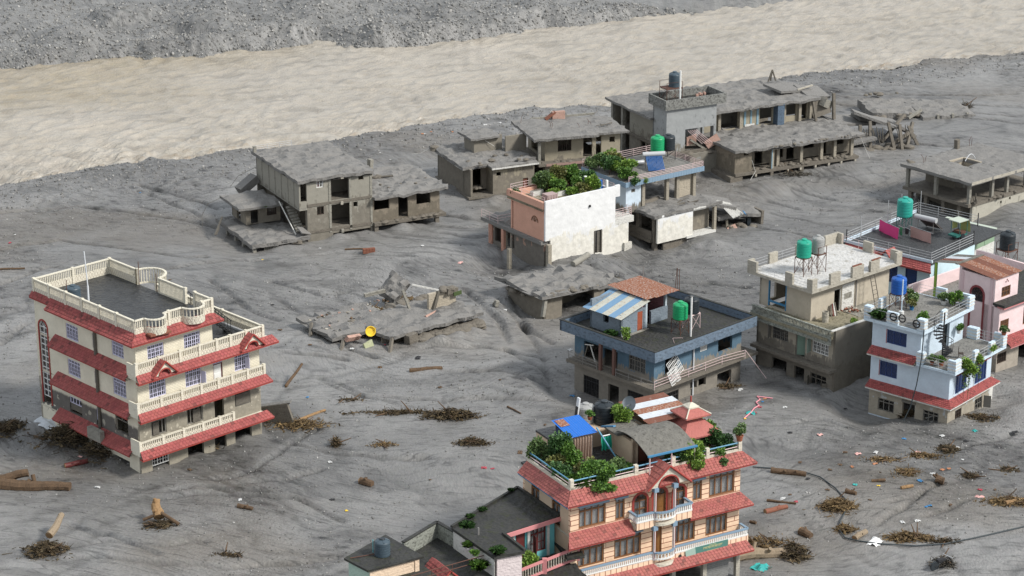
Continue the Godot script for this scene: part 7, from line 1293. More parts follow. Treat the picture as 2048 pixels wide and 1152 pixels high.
	railing(o, [Vector2(-.5, -.3), Vector2(-.5, -5.7), Vector2(7.9, -5.7)], 5.6, 1.0, 4, "steel_pink", 1.7, .028); railing(o, [Vector2(7.8, -.4), Vector2(7.8, -3.5)], 5.5, 1.0, 4, "steel_pink", 1.5, .03); railing(o, [Vector2(7.85, -.3), Vector2(9.9, -.3), Vector2(9.9, -3.4)], 3.0, .85, 4, "steel_pink", 1.2, .03); bx(o, "rail_post", "white_paint", 7.0, 7.2, 5.5, 6.9, -.7, -.5)
	for c in [[2.6, 4.6, -3.2, -2.7], [5.0, 6.6, -2.6, -2.1], [1.0, 2.2, -4.6, -4.1]]: var pl := sub(o, "planter"); bx(pl, "trough", "weathered_white", c[0], c[1], 5.5, 5.95, c[2], c[3]); bx(pl, "soil", "mud_wall", c[0] + .06, c[1] - .06, 5.9, 5.97, c[2] + .06, c[3] - .06)
	var a := o.global_transform
	var cv := thing("covered_table", "table under a dusty pink sheet on the white house roof", "table", a * Vector3(1.4, 5.5, -2.0), 36)
	for x in [-.5, .5]:
		for z in [-.35, .35]: rod(cv, "leg", "frame_dark", Vector3(x, 0, z), Vector3(x, .7, z), .03)
	bx(cv, "top", "cloth_dust", -.6, .6, .7, .75, -.45, .45)
	for s in [[-.6, .45, 0, 1.2], [-.62, -.4, 90, .85]]: var d := mi(cv, "sheet", drape(s[3], .6, 4, .05), M["cloth_dust"]); d.position = Vector3(s[0], .16, s[1]); d.rotation_degrees.y = -s[2]
	tank("small black drum among the white house roof plants", a * Vector3(6.4, 5.5, -3.0), .45, 1.3, "black_plastic", "plastic_white"); tank("narrow blue barrel at the white house roof rail", a * Vector3(7.2, 5.5, -1.9), .32, 1.2, "tank_blue")
	var k := 0
	for q2 in [[3.2, -3.6, 1.8, 1.5, 0, "leafy vegetable bed in the planter trough"], [2.4, -2.8, 1.2, .9, 2, "low herb patch beside the covered table"], [4.6, -4.8, 1.9, 2.4, 4, "tall straggly bush at the back rail of the white house"], [2.6, -5.2, 1.6, 2.2, 3, "thin weedy bush before the muddy wall"], [5.4, -3.6, 2.0, 2.2, 0, "dense green bush in the middle of the white house roof"], [6.3, -2.2, 1.7, 1.8, 2, "yellow flowered bush near the blue barrel"], [5.3, -1.8, 1.4, 1.2, 4, "low olive bush behind the white parapet"], [7.1, -3.6, 1.5, 2.1, 1, "dark green bush around the black drum"], [-.2, -5.2, 1.1, .8, 1, "small dark plant on the salmon cornice corner"], [3.8, -5.2, 1.8, 2.0, 2, "light green bush along the back rail"], [6.0, -4.9, 1.9, 2.4, 0, "tall leafy bush at the back corner by the drum"], [4.2, -2.2, 1.3, .8, 2, "low bright herbs in the white trough"]]: plant(q2[5], a * Vector3(q2[0], 5.5, q2[1]), q2[2], q2[3], q2[4], "", 200 + k, "white house plants"); k += 1
	# neighbour with the blue roof slab
	var n := thing("blue_slab_house", "gutted house under a pale blue edged roof slab", "house", a * Vector3(9.4, 0, -.6), 36)
	bx(n, "roof_slab", "terrace_grey", 0, 9.8, 5.9, 6.1, -7.0, 0); for_fascia(n)
	storey(n, "H_blue", .45, 2.3, -4.2, -.5, 2.9, 5.9, [[1.1, 1.6, 4.9, 5.25]]); win(n, "F", -.5, 1.1, 1.6, 4.9, 5.25, "frame_grey", 2, 1, 0, ""); posts(n, "ruin_post", [[2.6, -.6], [5.6, -.6], [6.9, -.6], [9.0, -.6], [2.6, -6.4], [5.6, -6.4], [9.0, -6.4]], 2.9, 5.9, .17); wl(n, "clay_wall", "F", -.7, 7.1, 8.8, 2.9, 5.9); wl(n, "ruin_mud", "F", -5.8, 2.4, 5.4, 2.9, 5.9, [[3.2, 4.6, 3.4, 5.2]]); rod(n, "fallen_roll", "mud_wall", Vector3(2.7, 3.2, -1.2), Vector3(5.3, 3.3, -1.4), .3)
	for x in [3.4, 6.0, 9.2]: bx(n, "beam_end", "concrete_pale", x - .12, x + .12, 5.62, 5.9, -.35, -.02)
	mudslab(n, "mud_floor", "mud_dry", 1.6, 9.8, -6.6, 2.5, 3.3, .3, .16, .15)
	wl(n, "H_white", "F", 2.5, 2.0, 6.4, .35, 3.1, []); wl(n, "ruin_beige", "F", 1.6, 6.4, 9.2, .5, 3.0); posts(n, "ruin_post", [[9.3, 2.3]], .3, 3.1, .15); bx(n, "ledge", "weathered_white", 5.6, 9.3, .2, .45, 1.4, 2.6); wl(n, "mud_wall_uv", "F", 2.2, 3.0, 9.5, -1.5, .2); bx(n, "broken_lip", "weathered_white", 6.4, 9.2, 2.85, 3.1, 2.4, 2.55)
	posts(n, "ruin_mud_post", [[2.2, -3.6], [2.2, -.6], [2.4, 1.6]], -1.5, 3.0, .2); bx(n, "floor_slab", "mud_wall", 1.9, 9.3, .2, .5, -6, 1.5); wl(n, "ruin_mud", "L", 4.6, -6, 2.0, -1.5, 3.0, [[-2, .5, 1, 2.2]]); wl(n, "ruin_mud", "B", -6.2, 2, 9.3, -1.5, 3.0); fb(n, "white_block_strip", "weathered_white", "F", 2.4, 5.8, 7.8, -.6, -.1, 0, .12)
	bx(n, "sill", "mud_wall", 2.0, 2.2, .5, 1.3, -5, 1.5)
	railing(n, [Vector2(.4, -.05), Vector2(9.7, -.05), Vector2(9.7, -6.9)], 6.1, .6, 4, "steel_pink", 1.4, .03); railing(n, [Vector2(9.7, -6.9), Vector2(.1, -6.9)], 6.1, .8, 4, "steel_pink", 1.6, .03)
	var na := n.global_transform
	var s1 := thing("solar_heater", "solar heater with blue tubes on the blue edged roof", "solar heater", na * Vector3(5.4, 6.1, -2.2), 10); solar(s1, "solar")
	stand("dark stand under the paired tanks on the blue edged roof", na * Vector3(7.9, 6.1, -4.2), 36, 2.4, 1.0, "iron", 1.2); tank("glossy green tank on the blue edged roof", na * Vector3(7.3, 7.18, -4.2), .68, 1.6, "tank_green"); tank("black tank touching the glossy green one", na * Vector3(8.6, 7.18, -4.1), .68, 1.5, "black_plastic")
	var tb := thing("fallen_heater", "toppled pale cylinder lying behind the solar heater", "cylinder", na * Vector3(4.7, 6.3, -4.4), 30); rod(tb, "cylinder", "steel", Vector3(-.9, 0, 0), Vector3(.9, 0, 0), .25); rod(tb, "cap", "tank_grey", Vector3(.9, 0, 0), Vector3(.96, 0, 0), .26)
	for q2 in [[.9, -1.0, 1.8, 1.3, 0, "leafy plant spilling over the blue slab corner"], [1.4, -2.6, 1.8, 1.6, 2, "bright bushy plant along the blue slab side"], [1.6, -4.2, 1.9, 1.5, 0, "broad green plant bed on the blue edged roof"], [2.8, -5.0, 1.9, 1.4, 4, "flowering weeds at the back rail of the blue roof"], [3.4, -3.8, 1.4, 1.0, 2, "low vegetable row on the blue edged roof"], [1.0, .1, 1.0, .9, 1, "creeper draped over the blue fascia"], [2.4, .05, .6, .6, 2, "small creeper poking through the pink rail"], [.7, -3.4, 1.7, 1.8, 1, "dark tall bush at the blue slab side"], [2.3, -3.2, 1.7, 1.2, 0, "spreading vegetable plants before the solar heater"], [3.0, -6.2, 1.8, 1.6, 2, "feathery bright plants by the pink back rail"], [1.0, -5.9, 1.8, 1.7, 3, "pale bush at the far corner of the blue roof"]]: plant(q2[5], na * Vector3(q2[0], 6.1 if q2[1] < .01 else 5.7, q2[1]), q2[2], q2[3], q2[4], "", 220 + k, "blue roof plants"); k += 1
	# broken pieces at its far side
	var f := thing("torn_white_slab", "torn white slab end fanning down to the mud", "slab", na * Vector3(9.6, 1.2, 2.0), 20); rbx(f, "slab", "mud_dry", Vector3(1.0, 1.3, -1.4), Vector3(3.0, .35, 2.4), Vector3(6, 0, -14))
	for q2 in 9: beam(f, "torn_strip", "weathered_white", Vector3(.6 + q2 * .16, 1.7 - .05 * q2, -.9), Vector3(1.8 + q2 * .17, .2, .6 - q2 * .1), .16, .07)
	rbx(f, "blue_scrap", "plastic_blue", Vector3(3.1, .5, .2), Vector3(.3, .05, .5), Vector3(20, 0, -40))
	var h := thing("undercut_slab", "muddy undercut slab with dark hollow beside the white wall ruin", "slab", na * Vector3(10.4, 0, 1.4), 20); mudslab(h, "plate", "mud_dry", 0, 4.6, -3.0, .4, 1.5, .35, .12, .2); rbx(h, "wall_stub", "ruin_post", Vector3(1.0, .6, .2), Vector3(.2, 1.4, .2), Vector3(0, 0, 3)); rbx(h, "side_wall", "mud_wall", Vector3(4.6, .5, -.6), Vector3(.3, 1.9, 2.0), Vector3(0, 10, -4)); rbx(h, "back_wall", "mud_wall", Vector3(2.2, .3, -2.6), Vector3(4.4, 1.8, .3), Vector3.ZERO); rbx(h, "fallen_panel", "clay_pink", Vector3(1.4, .1, .6), Vector3(1.0, .5, .1), Vector3(-30, 0, 20)); mi(h, "tyre", unit_round, M["black_plastic"], Transform3D(Basis(Vector3(.4, 0, 0), Vector3(0, 0, .3), Vector3(0, -1.2, 0)), Vector3(3.4, .5, .1))); lumps(h, 0, 4, .3, .1, 8, .5, .5)
	var wk := thing("roof_wreck", "twisted roots and cloth draped on the gutted floor", "wreckage", na * Vector3(5.4, 2.9, .6), 30)
	for i in 12: rod(wk, "root", "wood_grey", Vector3(R.randf() * 2 - .5, .1, R.randfn() * .4), Vector3(1 + R.randf() * 2, .1 + R.randf() * .4, .6 + R.randfn() * .5), .09)
	lumps(wk, -.5, 2.5, .4, 0, 6, .4, .5)
func for_fascia(n: Node):
	for k in 30: bx(n, "fascia_board", "fascia_blue", k * .327, k * .327 + .31, 5.72, 6.2, -.0, .05)
	for k in 20: bx(n, "fascia_board", "fascia_blue", -.05, 0, 5.72, 6.2, -k * .345 - .33, -k * .345)
func ruin_flat():
	var o := thing("collapsed_house", "collapsed house slab lying broken in the mud flat", "ruin", gp(812, 690, 0) - Vector3(0, .1, 0), 34); o.rotation_degrees.z = 1.5; o.rotation_degrees.x = 2.0
	mudslab(o, "plate", "mud_dry", -1.5, 8.0, -6.5, -.3, .95, .3, .16, .3, .5, Vector2(.01, .045)); mudslab(o, "plate", "mud_dry", -5.2, 1.0, -9.0, -3.5, .75, .3, .16, .3, .5, Vector2(.03, .02)); wl(o, "ruin_mud", "F", -1.6, -1.4, 6.5, -1.5, .7); wl(o, "ruin_mud", "L", -4.6, -8.6, -4, -1.5, .6)
	wl(o, "clay_wall", "F", -3.6, 4.6, 7.4, .8, 2.5, [], .3); rbx(o, "broken_wall_top", "mud_wall", Vector3(6.9, 2.4, -3.7), Vector3(1.3, .5, .7), Vector3(4, 14, -9)); lumps(o, 6.0, 7.4, -3.7, 2.6, 5, .35, .2); rbx(o, "mossy_edge", "moss_green", Vector3(7.4, 2.1, -3.3), Vector3(.8, .35, .1), Vector3(0, 0, 4)); beam(o, "leaning_post", "concrete", Vector3(3.4, .9, -4.8), Vector3(2.9, 2.8, -5.2), .22, .22); beam(o, "leaning_post", "wood_grey", Vector3(4.9, .9, -3.4), Vector3(5.6, 2.6, -3.6), .25, .25)
	rbx(o, "fallen_panel", "weathered_lime", Vector3(-2.9, .15, -1.3), Vector3(1.0, 1.0, .18), Vector3(-16, 14, 8)); rbx(o, "fallen_panel", "clay_pink", Vector3(-3.6, .65, -2.8), Vector3(1.7, .5, .3), Vector3(30, 12, -14)); var ub := sub(o, "upturned_slab"); ub.position = Vector3(4.4, 1.3, -9.4); ub.rotation_degrees = Vector3(24, 20, 52); mudslab(ub, "plate", "mud_dry", -1.1, 1.1, -.9, .9, .2, .45, .25, .2, .3); mudslab(ub, "plate", "mud_dry", -.7, .9, -.7, .6, -.2, .3, .25, .2, .3); beam(o, "white_pole", "weathered_white", Vector3(5.8, 1.6, -8.4), Vector3(8.0, .9, -7.4), .14, .14); beam(o, "broken_beam", "concrete", Vector3(1.6, 1.1, -9.6), Vector3(3.6, 1.2, -9.4), .3, .3); rbx(o, "clay_patch", "clay_pink", Vector3(4.2, 1.0, -2.5), Vector3(1.6, .5, .2), Vector3(-30, 20, 0)); rbx(o, "corner_stub", "mud_wall", Vector3(.6, .3, -.1), Vector3(1.0, 1.4, .7), Vector3(0, 12, 5))
	for q in [[-1.2, .9, -.3, -2.3, -.1, 1.0], [-4.4, .6, -3.0, -5.6, -.1, -1.6], [-5.0, .7, -7.5, -6.0, -.1, -6.0]]: beam(o, "slumped_beam", "mud_wall", Vector3(q[0], q[1], q[2]), Vector3(q[3], q[4], q[5]), .25, .25)
	lumps(o, .6, 7.6, -.2, .25, 44, .6, .5); lumps(o, -5, 2, -6, .8, 16, .22, 2.5); lumps(o, 2, 7, -6.6, .9, 10, .5, .4)
	for k in 80: var p := Vector3(R.randf_range(-5, 3), .9, R.randf_range(-8.5, -4)); rbx(o, "rubble_piece", ["concrete_pale", "concrete", "clay_pink", "mud_dry", "wood_grey", "bark"][k % 6], p, Vector3(R.randf_range(.08, .28), .1, R.randf_range(.08, .24)), Vector3(R.randf() * 30, R.randf() * 180, R.randf() * 30))
	var y := thing("yellow_basin", "bright yellow round basin on the collapsed slab edge", "basin", o.global_transform * Vector3(-2.4, 1.3, -1.9)); var b := MB.new(); b.lathe([[0, 0], [.3, 0], [.42, .16], [.46, .16], [.46, .18], [.40, .18], [.28, .03], [0, .03]], 18); mi(y, "bowl", b.mesh(), M["plastic_yellow"], Transform3D(Basis.from_euler(Vector3(1.3, .3, 0)), Vector3.ZERO)); rod(y, "handle", "plastic_yellow", Vector3(.4, .2, 0), Vector3(.5, .3, .1), .03)
	var j := thing("buried_block", "mud buried block with a dark doorway before the white wall", "ruin", gp(1088, 624.5), 36); j.rotation_degrees.z = -1.5
	wl(j, "ruin_beige", "F", 0, 0, 6.8, -1.2, 1.45, [[2.0, 5.6, -1.2, 1.1]]); wl(j, "ruin_mud", "L", 0, -5.5, 0, -1.2, 1.45); wl(j, "ruin_mud", "R", 6.8, -5.5, -.22, -1.2, 1.45); wl(j, "ruin_mud", "F", -2.5, .3, 6.6, -1.2, 1.4); mudslab(j, "mud_roof", "mud_dry", -.4, 4.2, -6.2, .3, 1.75, .3, .2, .3); mudslab(j, "mud_roof", "mud_dry", 4.0, 8.6, -6.4, .2, 1.7, .3, .25, .3); beam(j, "leaning_post", "concrete", Vector3(-.5, -.2, .5), Vector3(.1, 1.7, .1), .3, .3); lumps(j, -.3, 7, .1, 1.6, 12, .35, .3); lumps(j, -.5, .1, -4, 1.0, 7, .6, 1.5); rod(j, "big_pipe", "concrete", Vector3(7.0, 1.9, -5.0), Vector3(9.2, 2.3, -5.6), .3)
	for k in 6: rbx(j, "pillar_stub", "concrete", Vector3(-2.6 + R.randf() * .3, .2 + k * .02, -4 + k * .2), Vector3(.3, .5, .3), Vector3(R.randf() * 40, R.randf() * 90, 0)) if k < 3 else null
# ---------------------------------------------------------------- driftwood, rubbish, stones
func trunk_mesh(a: Vector3, b: Vector3, r0: float, r1: float, sd: float) -> ArrayMesh:
	var m := MB.new(); var n := maxi(4, int(a.distance_to(b) / .35)); var s := 10; var bs := along(a, b); var ring := []
	for i in n + 1:
		var f := float(i) / n; var c := a.lerp(b, f) + bs.x * .12 * r0 * sin(f * 7.0 + sd) + bs.z * .15 * r0 * sin(f * 5.0 + sd * 2.0)
		for k in s: var t := TAU * k / s; ring.append(c + (bs.x * cos(t) + bs.z * sin(t)) * lerpf(r0, r1, f) * (1.0 + .16 * n2.get_noise_2d(k * 140.0 + sd * 50, i * 60.0)))
	for i in n:
		for k in s:
			var j := (k + 1) % s; m.quad(ring[i * s + k], ring[i * s + j], ring[(i + 1) * s + j], ring[(i + 1) * s + k])
	for k in s: m.tri(a, ring[k], ring[(k + 1) % s]); m.tri(b, ring[n * s + (k + 1) % s], ring[n * s + k])
	return m.mesh()
func log_at(label: String, p0: Vector2, p1: Vector2, r0: float, r1: float, m := "bark", lift0 := .0, lift1 := .0, cut := "wood_raw") -> Node3D:
	var a := gg(p0.x, p0.y) + Vector3(0, r0 * .45 + lift0, 0); var b := gg(p1.x, p1.y) + Vector3(0, r1 * .45 + lift1, 0)
	var o := thing("drift_log", label, "log", a, 0, "driftwood logs"); mi(o, "trunk", trunk_mesh(Vector3.ZERO, b - a, r0, r1, p0.x), M[m]); var d := (b - a).normalized()
	rod(o, "cut_end", cut, -d * .02, d * .04, r0 * .86)
	for k in 2: var c := (b - a) * R.randf_range(.25, .85); rod(o, "branch_stub", m, c, c + Vector3(R.randfn(), R.randf_range(.5, 1.5), R.randfn()).normalized() * R.randf_range(.25, .5) * (r0 * 4), r0 * .3)
	return o
func heap_mesh(sd: int, w: float, h: float, d: float, n: int, len: float, ca: Color, cb: Color, th := .022) -> ArrayMesh:
	var rg := RandomNumberGenerator.new(); rg.seed = sd; var b := MB.new(); b.use_c = true
	for i in n:
		var u := Vector2(rg.randfn(), rg.randfn()) * .42; var q := clampf(1.0 - u.length() * .8, 0, 1)
		var p := Vector3(u.x * w, h * q * rg.randf(), u.y * d); var dir := Vector3(rg.randfn() * 1.3, rg.randfn() * .45, rg.randfn()).normalized() * len * rg.randf_range(.3, 1.2)
		b.col = ca.lerp(cb, rg.randf()) * rg.randf_range(.6, 1.3); b.col.a = 1
		var t := th * rg.randf_range(.5, 1.8); b.stick(p - dir * .5, p + dir * .5, t, t * .5, 3)
		if rg.randf() < .5: var e := Vector3(rg.randfn(), rg.randfn() * .4, rg.randfn()).normalized() * .16; var f := Vector3(rg.randfn(), rg.randfn() * .4, rg.randfn()).normalized() * .09; b.quad(p - e - f, p - e + f, p + e + f, p + e - f)
	return b.mesh()
func heap(label: String, px: float, py: float, w: float, h: float, d: float, n: int, len := .9, tone := 0, sticks := 3, yaw := 0.0) -> Node3D:
	var tones := [[l(.035, .024, .013), l(.13, .088, .042)], [l(.035, .026, .015), l(.12, .085, .042)], [l(.10, .065, .03), l(.22, .15, .07)], [l(.05, .043, .034), l(.13, .115, .09)]]
	var g := gg(px, py); var o := thing("debris_heap", label, "debris", g - Vector3(0, .05, 0), yaw, "driftwood and root heaps")
	stuff(mi(o, "twigs", heap_mesh(int(px * 3 + py), w, h, d, n, len, tones[tone][0], tones[tone][1]), M["twig_mix"]))
	for k in sticks: var a := Vector3(R.randfn() * w * .3, h * .3, R.randfn() * d * .3); mi(o, "branch", trunk_mesh(a, a + Vector3(R.randfn(), R.randf() * .6, R.randfn() * .7).normalized() * len * 1.5, .07, .03, k), M["bark"])
	return o
func scrap(kind: String, px: float, py: float, s: float, m: String, label: String, group := "litter on the mud"):
	var b := MB.new(); var n := 6; var sd := px * .37
	var f := func(i: int, j: int) -> Vector3: var u := float(i) / n - .5; var v := float(j) / n - .5; return Vector3(u * s * (1.3 + .3 * sin(sd)), s * (.22 * n2.get_noise_2d(u * 160 + sd * 40, v * 160) + .3 * (.25 - u * u - v * v)) + .05, v * s)
	for i in n:
		for j in n: b.quad(f.call(i, j + 1), f.call(i, j), f.call(i + 1, j), f.call(i + 1, j + 1))
	var o := mi(self, kind, b.mesh(), M[m], Transform3D(Basis(Vector3.UP, sd), gg(px, py))); tag(o, label, "litter", group)
func stones(called: String, label: String, n: int, sd: int, pick: Callable, s0: float, s1: float, ca: Color, cb: Color):
	var rg := RandomNumberGenerator.new(); rg.seed = sd; var b := MB.new(); b.lathe([[0, -.35], [.42, -.2], [.5, .02], [.36, .26], [.15, .36], [0, .38]], 6)
	for i in b.v.size(): b.v[i] += b.v[i] * .5 * n2.get_noise_3d(b.v[i].x * 200, b.v[i].y * 200, b.v[i].z * 200 + sd)
	var pos := []; var tries := 0
	while pos.size() < n and tries < n * 6:
		tries += 1; var p: Vector2 = pick.call(rg)
		if p == Vector2.INF: continue
		var y := gh(p.x, p.y)
		if y < WATER - .05: continue
		pos.append(Vector3(p.x, y, p.y))
	var mm := MultiMesh.new(); mm.transform_format = MultiMesh.TRANSFORM_3D; mm.use_colors = true; mm.mesh = b.mesh(); mm.instance_count = pos.size()
	for i in pos.size():
		var s := s0 * pow(s1 / s0, pow(rg.randf(), 2.2)); mm.set_instance_transform(i, Transform3D(Basis.from_euler(Vector3(rg.randf() * 6, rg.randf() * 6, rg.randf() * 6)) * Basis.from_scale(Vector3(s * 1.3, s * .8, s)), pos[i] + Vector3(0, s * .1, 0)))
		var c := ca.lerp(cb, pow(rg.randf(), 1.6)); mm.set_instance_color(i, c)
	var o := MultiMeshInstance3D.new(); o.name = numbered(called); o.multimesh = mm; o.material_override = M["stone"]; add_child(o); tag(o, label, "gravel", "", "stuff")
func litter():
	mat("litter_white", l(.5, .5, .49), .7); var tm := mat("twig_mix", Color.WHITE, .9); tm.vertex_color_use_as_albedo = true
	# big driftwood
	var lg := log_at("huge brown driftwood trunk lying beside the cream house", Vector2(-30, 972), Vector2(140, 980), .55, .34, "bark"); mi(lg, "broken_limb", trunk_mesh(Vector3(1.2, .3, 0), Vector3(3.2, .75, -.3), .35, .3, 3), M["bark"])
	log_at("bleached trunk rising from a root ball", Vector2(100, 1088), Vector2(127, 1062), .3, .2, "wood_pale", .5, 1.2); heap("brown root ball under the bleached trunk", 92, 1105, 1.7, 1.0, 1.3, 420, .8, 1)
	var st := log_at("upturned stump with an orange broken face", Vector2(318, 1046), Vector2(313, 1036), .42, .3, "wood_raw", .3, 1.2); rod(st, "root_arm", "bark", Vector3(.2, .3, 0), Vector3(1.5, -.3, .6), .14); rod(st, "root_arm", "bark", Vector3(-.1, .2, 0), Vector3(-1.1, -.2, .1), .12); heap("tangled roots under the orange stump", 320, 1052, 1.3, .5, .9, 160, .8, 1)
	log_at("thick trunk with a root ball behind the salmon house corner", Vector2(1470, 1120), Vector2(1575, 1110), .45, .35, "wood_pale", .1, .1); heap("root ball at the end of the thick trunk", 1588, 1112, 1.2, 1.2, 1.2, 380, .8, 1); heap("brown debris spread behind the salmon house", 1515, 1085, 2.6, .4, 1.8, 420, .7, 2)
	for q in [["short log lying near the collapsed slab", 820, 744, 884, 738, .2, .16, "bark"], ["leaning snag in the mud beside the cream house", 572, 775, 605, 756, .14, .1, "bark"], ["fallen orange branch by the cream house debris", 600, 842, 650, 822, .14, .1, "wood_raw"], ["small dark log alone on the flat", 476, 1014, 505, 1020, .18, .14, "bark"], ["stubby wet log above the dark roofs", 720, 966, 745, 972, .3, .26, "bark"], ["brown log along the cable on the flat", 1542, 944, 1612, 952, .24, .2, "bark"], ["thin brown pole below the long log", 1534, 1003, 1592, 1009, .1, .08, "bark"], ["reddish plank log near the salmon house", 1530, 1027, 1573, 1016, .2, .17, "brick_red"], ["short chunky log with rounded ends", 1600, 1066, 1622, 1076, .32, .26, "bark"], ["pale log against the cable bend", 1708, 1080, 1732, 1066, .22, .2, "wood_pale"], ["half sunk sawn log in the drain lines", 1802, 978, 1826, 974, .14, .12, "wood_raw"], ["round brown log near the litter field", 1872, 962, 1888, 966, .3, .26, "bark"], ["floating log by the root heap", 1692, 985, 1712, 990, .2, .14, "bark"], ["dark short log in the litter field", 1744, 964, 1770, 962, .12, .12, "bark"], ["log in the long debris row at the edge", 2010, 1010, 2060, 1000, .2, .14, "wood_raw"], ["charred log at the river edge gravel", 1500, 1045, 1512, 1048, .1, .1, "bark"], ["red brown stick lying on grey mud", 0, 540, 50, 538, .1, .08, "bark"], ["short stick beside the tall ruin mud", 690, 500, 742, 498, .08, .06, "bark"], ["old beam end in front of the cream house side", 130, 935, 175, 925, .2, .2, "leaf_maroon"], ["bare pole across the heap at the cream house", 0, 862, 90, 880, .2, .14, "bark"], ["grey pole in the flat near the ice blue house", 1850, 838, 1900, 826, .06, .05, "weathered_white"], ["twisted stick near the flat centre", 1015, 815, 1042, 828, .08, .05, "bark"]]:
		log_at(q[0], Vector2(q[1], q[2]), Vector2(q[3], q[4]), q[5], q[6], q[7], .05, 1.2 if q[0].begins_with("leaning") else .05)
	for q in [["tangled branches caught at the cream house side door", 235, 905, 2.9, 1.9, 1.8, 900, 1.1, 1], ["dark brush heap against the cream house wall", 140, 880, 2.8, 1.6, 1.6, 700, 1.0, 1], ["mossy brush pile at the frame edge beside a pole", 20, 860, 2.4, .9, 1.6, 420, 1.0, 1], ["reed and root debris by the cream house corner", 590, 850, 2.6, .5, 1.3, 420, .9, 2], ["reed tangle against the tilted retaining slab", 555, 835, 1.2, .9, .9, 220, .9, 1], ["hanging straw caught under the low balcony", 405, 895, 1.0, 1.3, .6, 260, .9, 1], ["long thin wrack line across the flat", 800, 826, 3.8, .3, .5, 380, .9, 1], ["raised brush clump in the wrack line", 905, 835, 2.6, .9, .7, 520, .9, 1], ["spiky root clump below the wrack line", 945, 888, 1.6, .7, .7, 260, .8, 1], ["small sprouting stump with yellow wood", 672, 892, .5, 1.1, .4, 90, .8, 1], ["round root heap inside the cable loop", 1675, 1015, 1.5, .8, 1.0, 520, .9, 2], ["root tuft on the cable bend", 1690, 1060, .9, .5, .8, 170, .7, 2], ["brush mound along the cable", 1815, 1078, 2.2, .6, .7, 380, .8, 2], ["long debris row at the edge of the flat", 2020, 1005, 2.6, .4, 1.0, 380, .9, 2], ["brown drift patch in the litter field", 1760, 920, 2.0, .2, .8, 200, .7, 2], ["drift with pink scraps in the litter field", 1845, 912, 1.6, .3, .6, 220, .7, 2], ["slanted drift pile of bark", 1895, 900, 1.1, .4, 1.0, 200, .7, 1], ["brown spray of roots near the white litter", 1812, 945, 1.4, .3, 1.0, 200, .7, 2], ["dark drift tuft by the red scraps", 1940, 952, 1.0, .3, .6, 120, .7, 1], ["scattered drift at the far flat edge", 2015, 940, 1.1, .2, .6, 90, .7, 1], ["drift strip below the ice blue house", 1950, 835, 2.0, .3, .9, 220, .8, 1], ["drift under the blue house balcony", 1460, 775, 1.8, .3, .8, 200, .8, 1], ["flood trash packed in the ice blue doorway", 1815, 832, .8, .7, .5, 200, .6, 1], ["green tinged drift along the cable foot", 1890, 1083, 1.6, .2, .5, 160, .7, 1], ["dark roots at the lower flat corner", 1885, 1130, 1.0, .8, .6, 140, .9, 3], ["straw and roots on the buried block roof", 1105, 580, 1.8, .5, 1.0, 260, .9, 2], ["dead brush beside the buried block", 1215, 560, 1.8, .7, .8, 220, 1.0, 3], ["broken sticks on the collapsed slab edge", 740, 625, 2.2, .6, 1.2, 380, .9, 2], ["wreck of sticks over the collapsed slab", 800, 600, 1.6, .5, 1.0, 220, .8, 2], ["roots hanging at the sunken slab corner", 838, 668, 1.0, .5, .8, 160, .9, 1], ["loose drift on the flat by the wrack line", 770, 890, 1.2, .2, .6, 120, .7, 2], ["thin drift patch above the dark roof", 700, 800, 1.2, .15, .5, 80, .7, 1], ["fallen twigs left on open mud", 455, 1110, 1.3, .15, .4, 90, .8, 1], ["brush on the far bank of the long ruin", 1930, 215, 1.0, .9, .5, 60, 1.2, 3], ["muddy root clump on the river flat", 1590, 350, 2.0, .5, 1.0, 180, .9, 3]]:
		heap(q[0], q[1], q[2], q[3], q[4], q[5], q[6], q[7], q[8], 2)
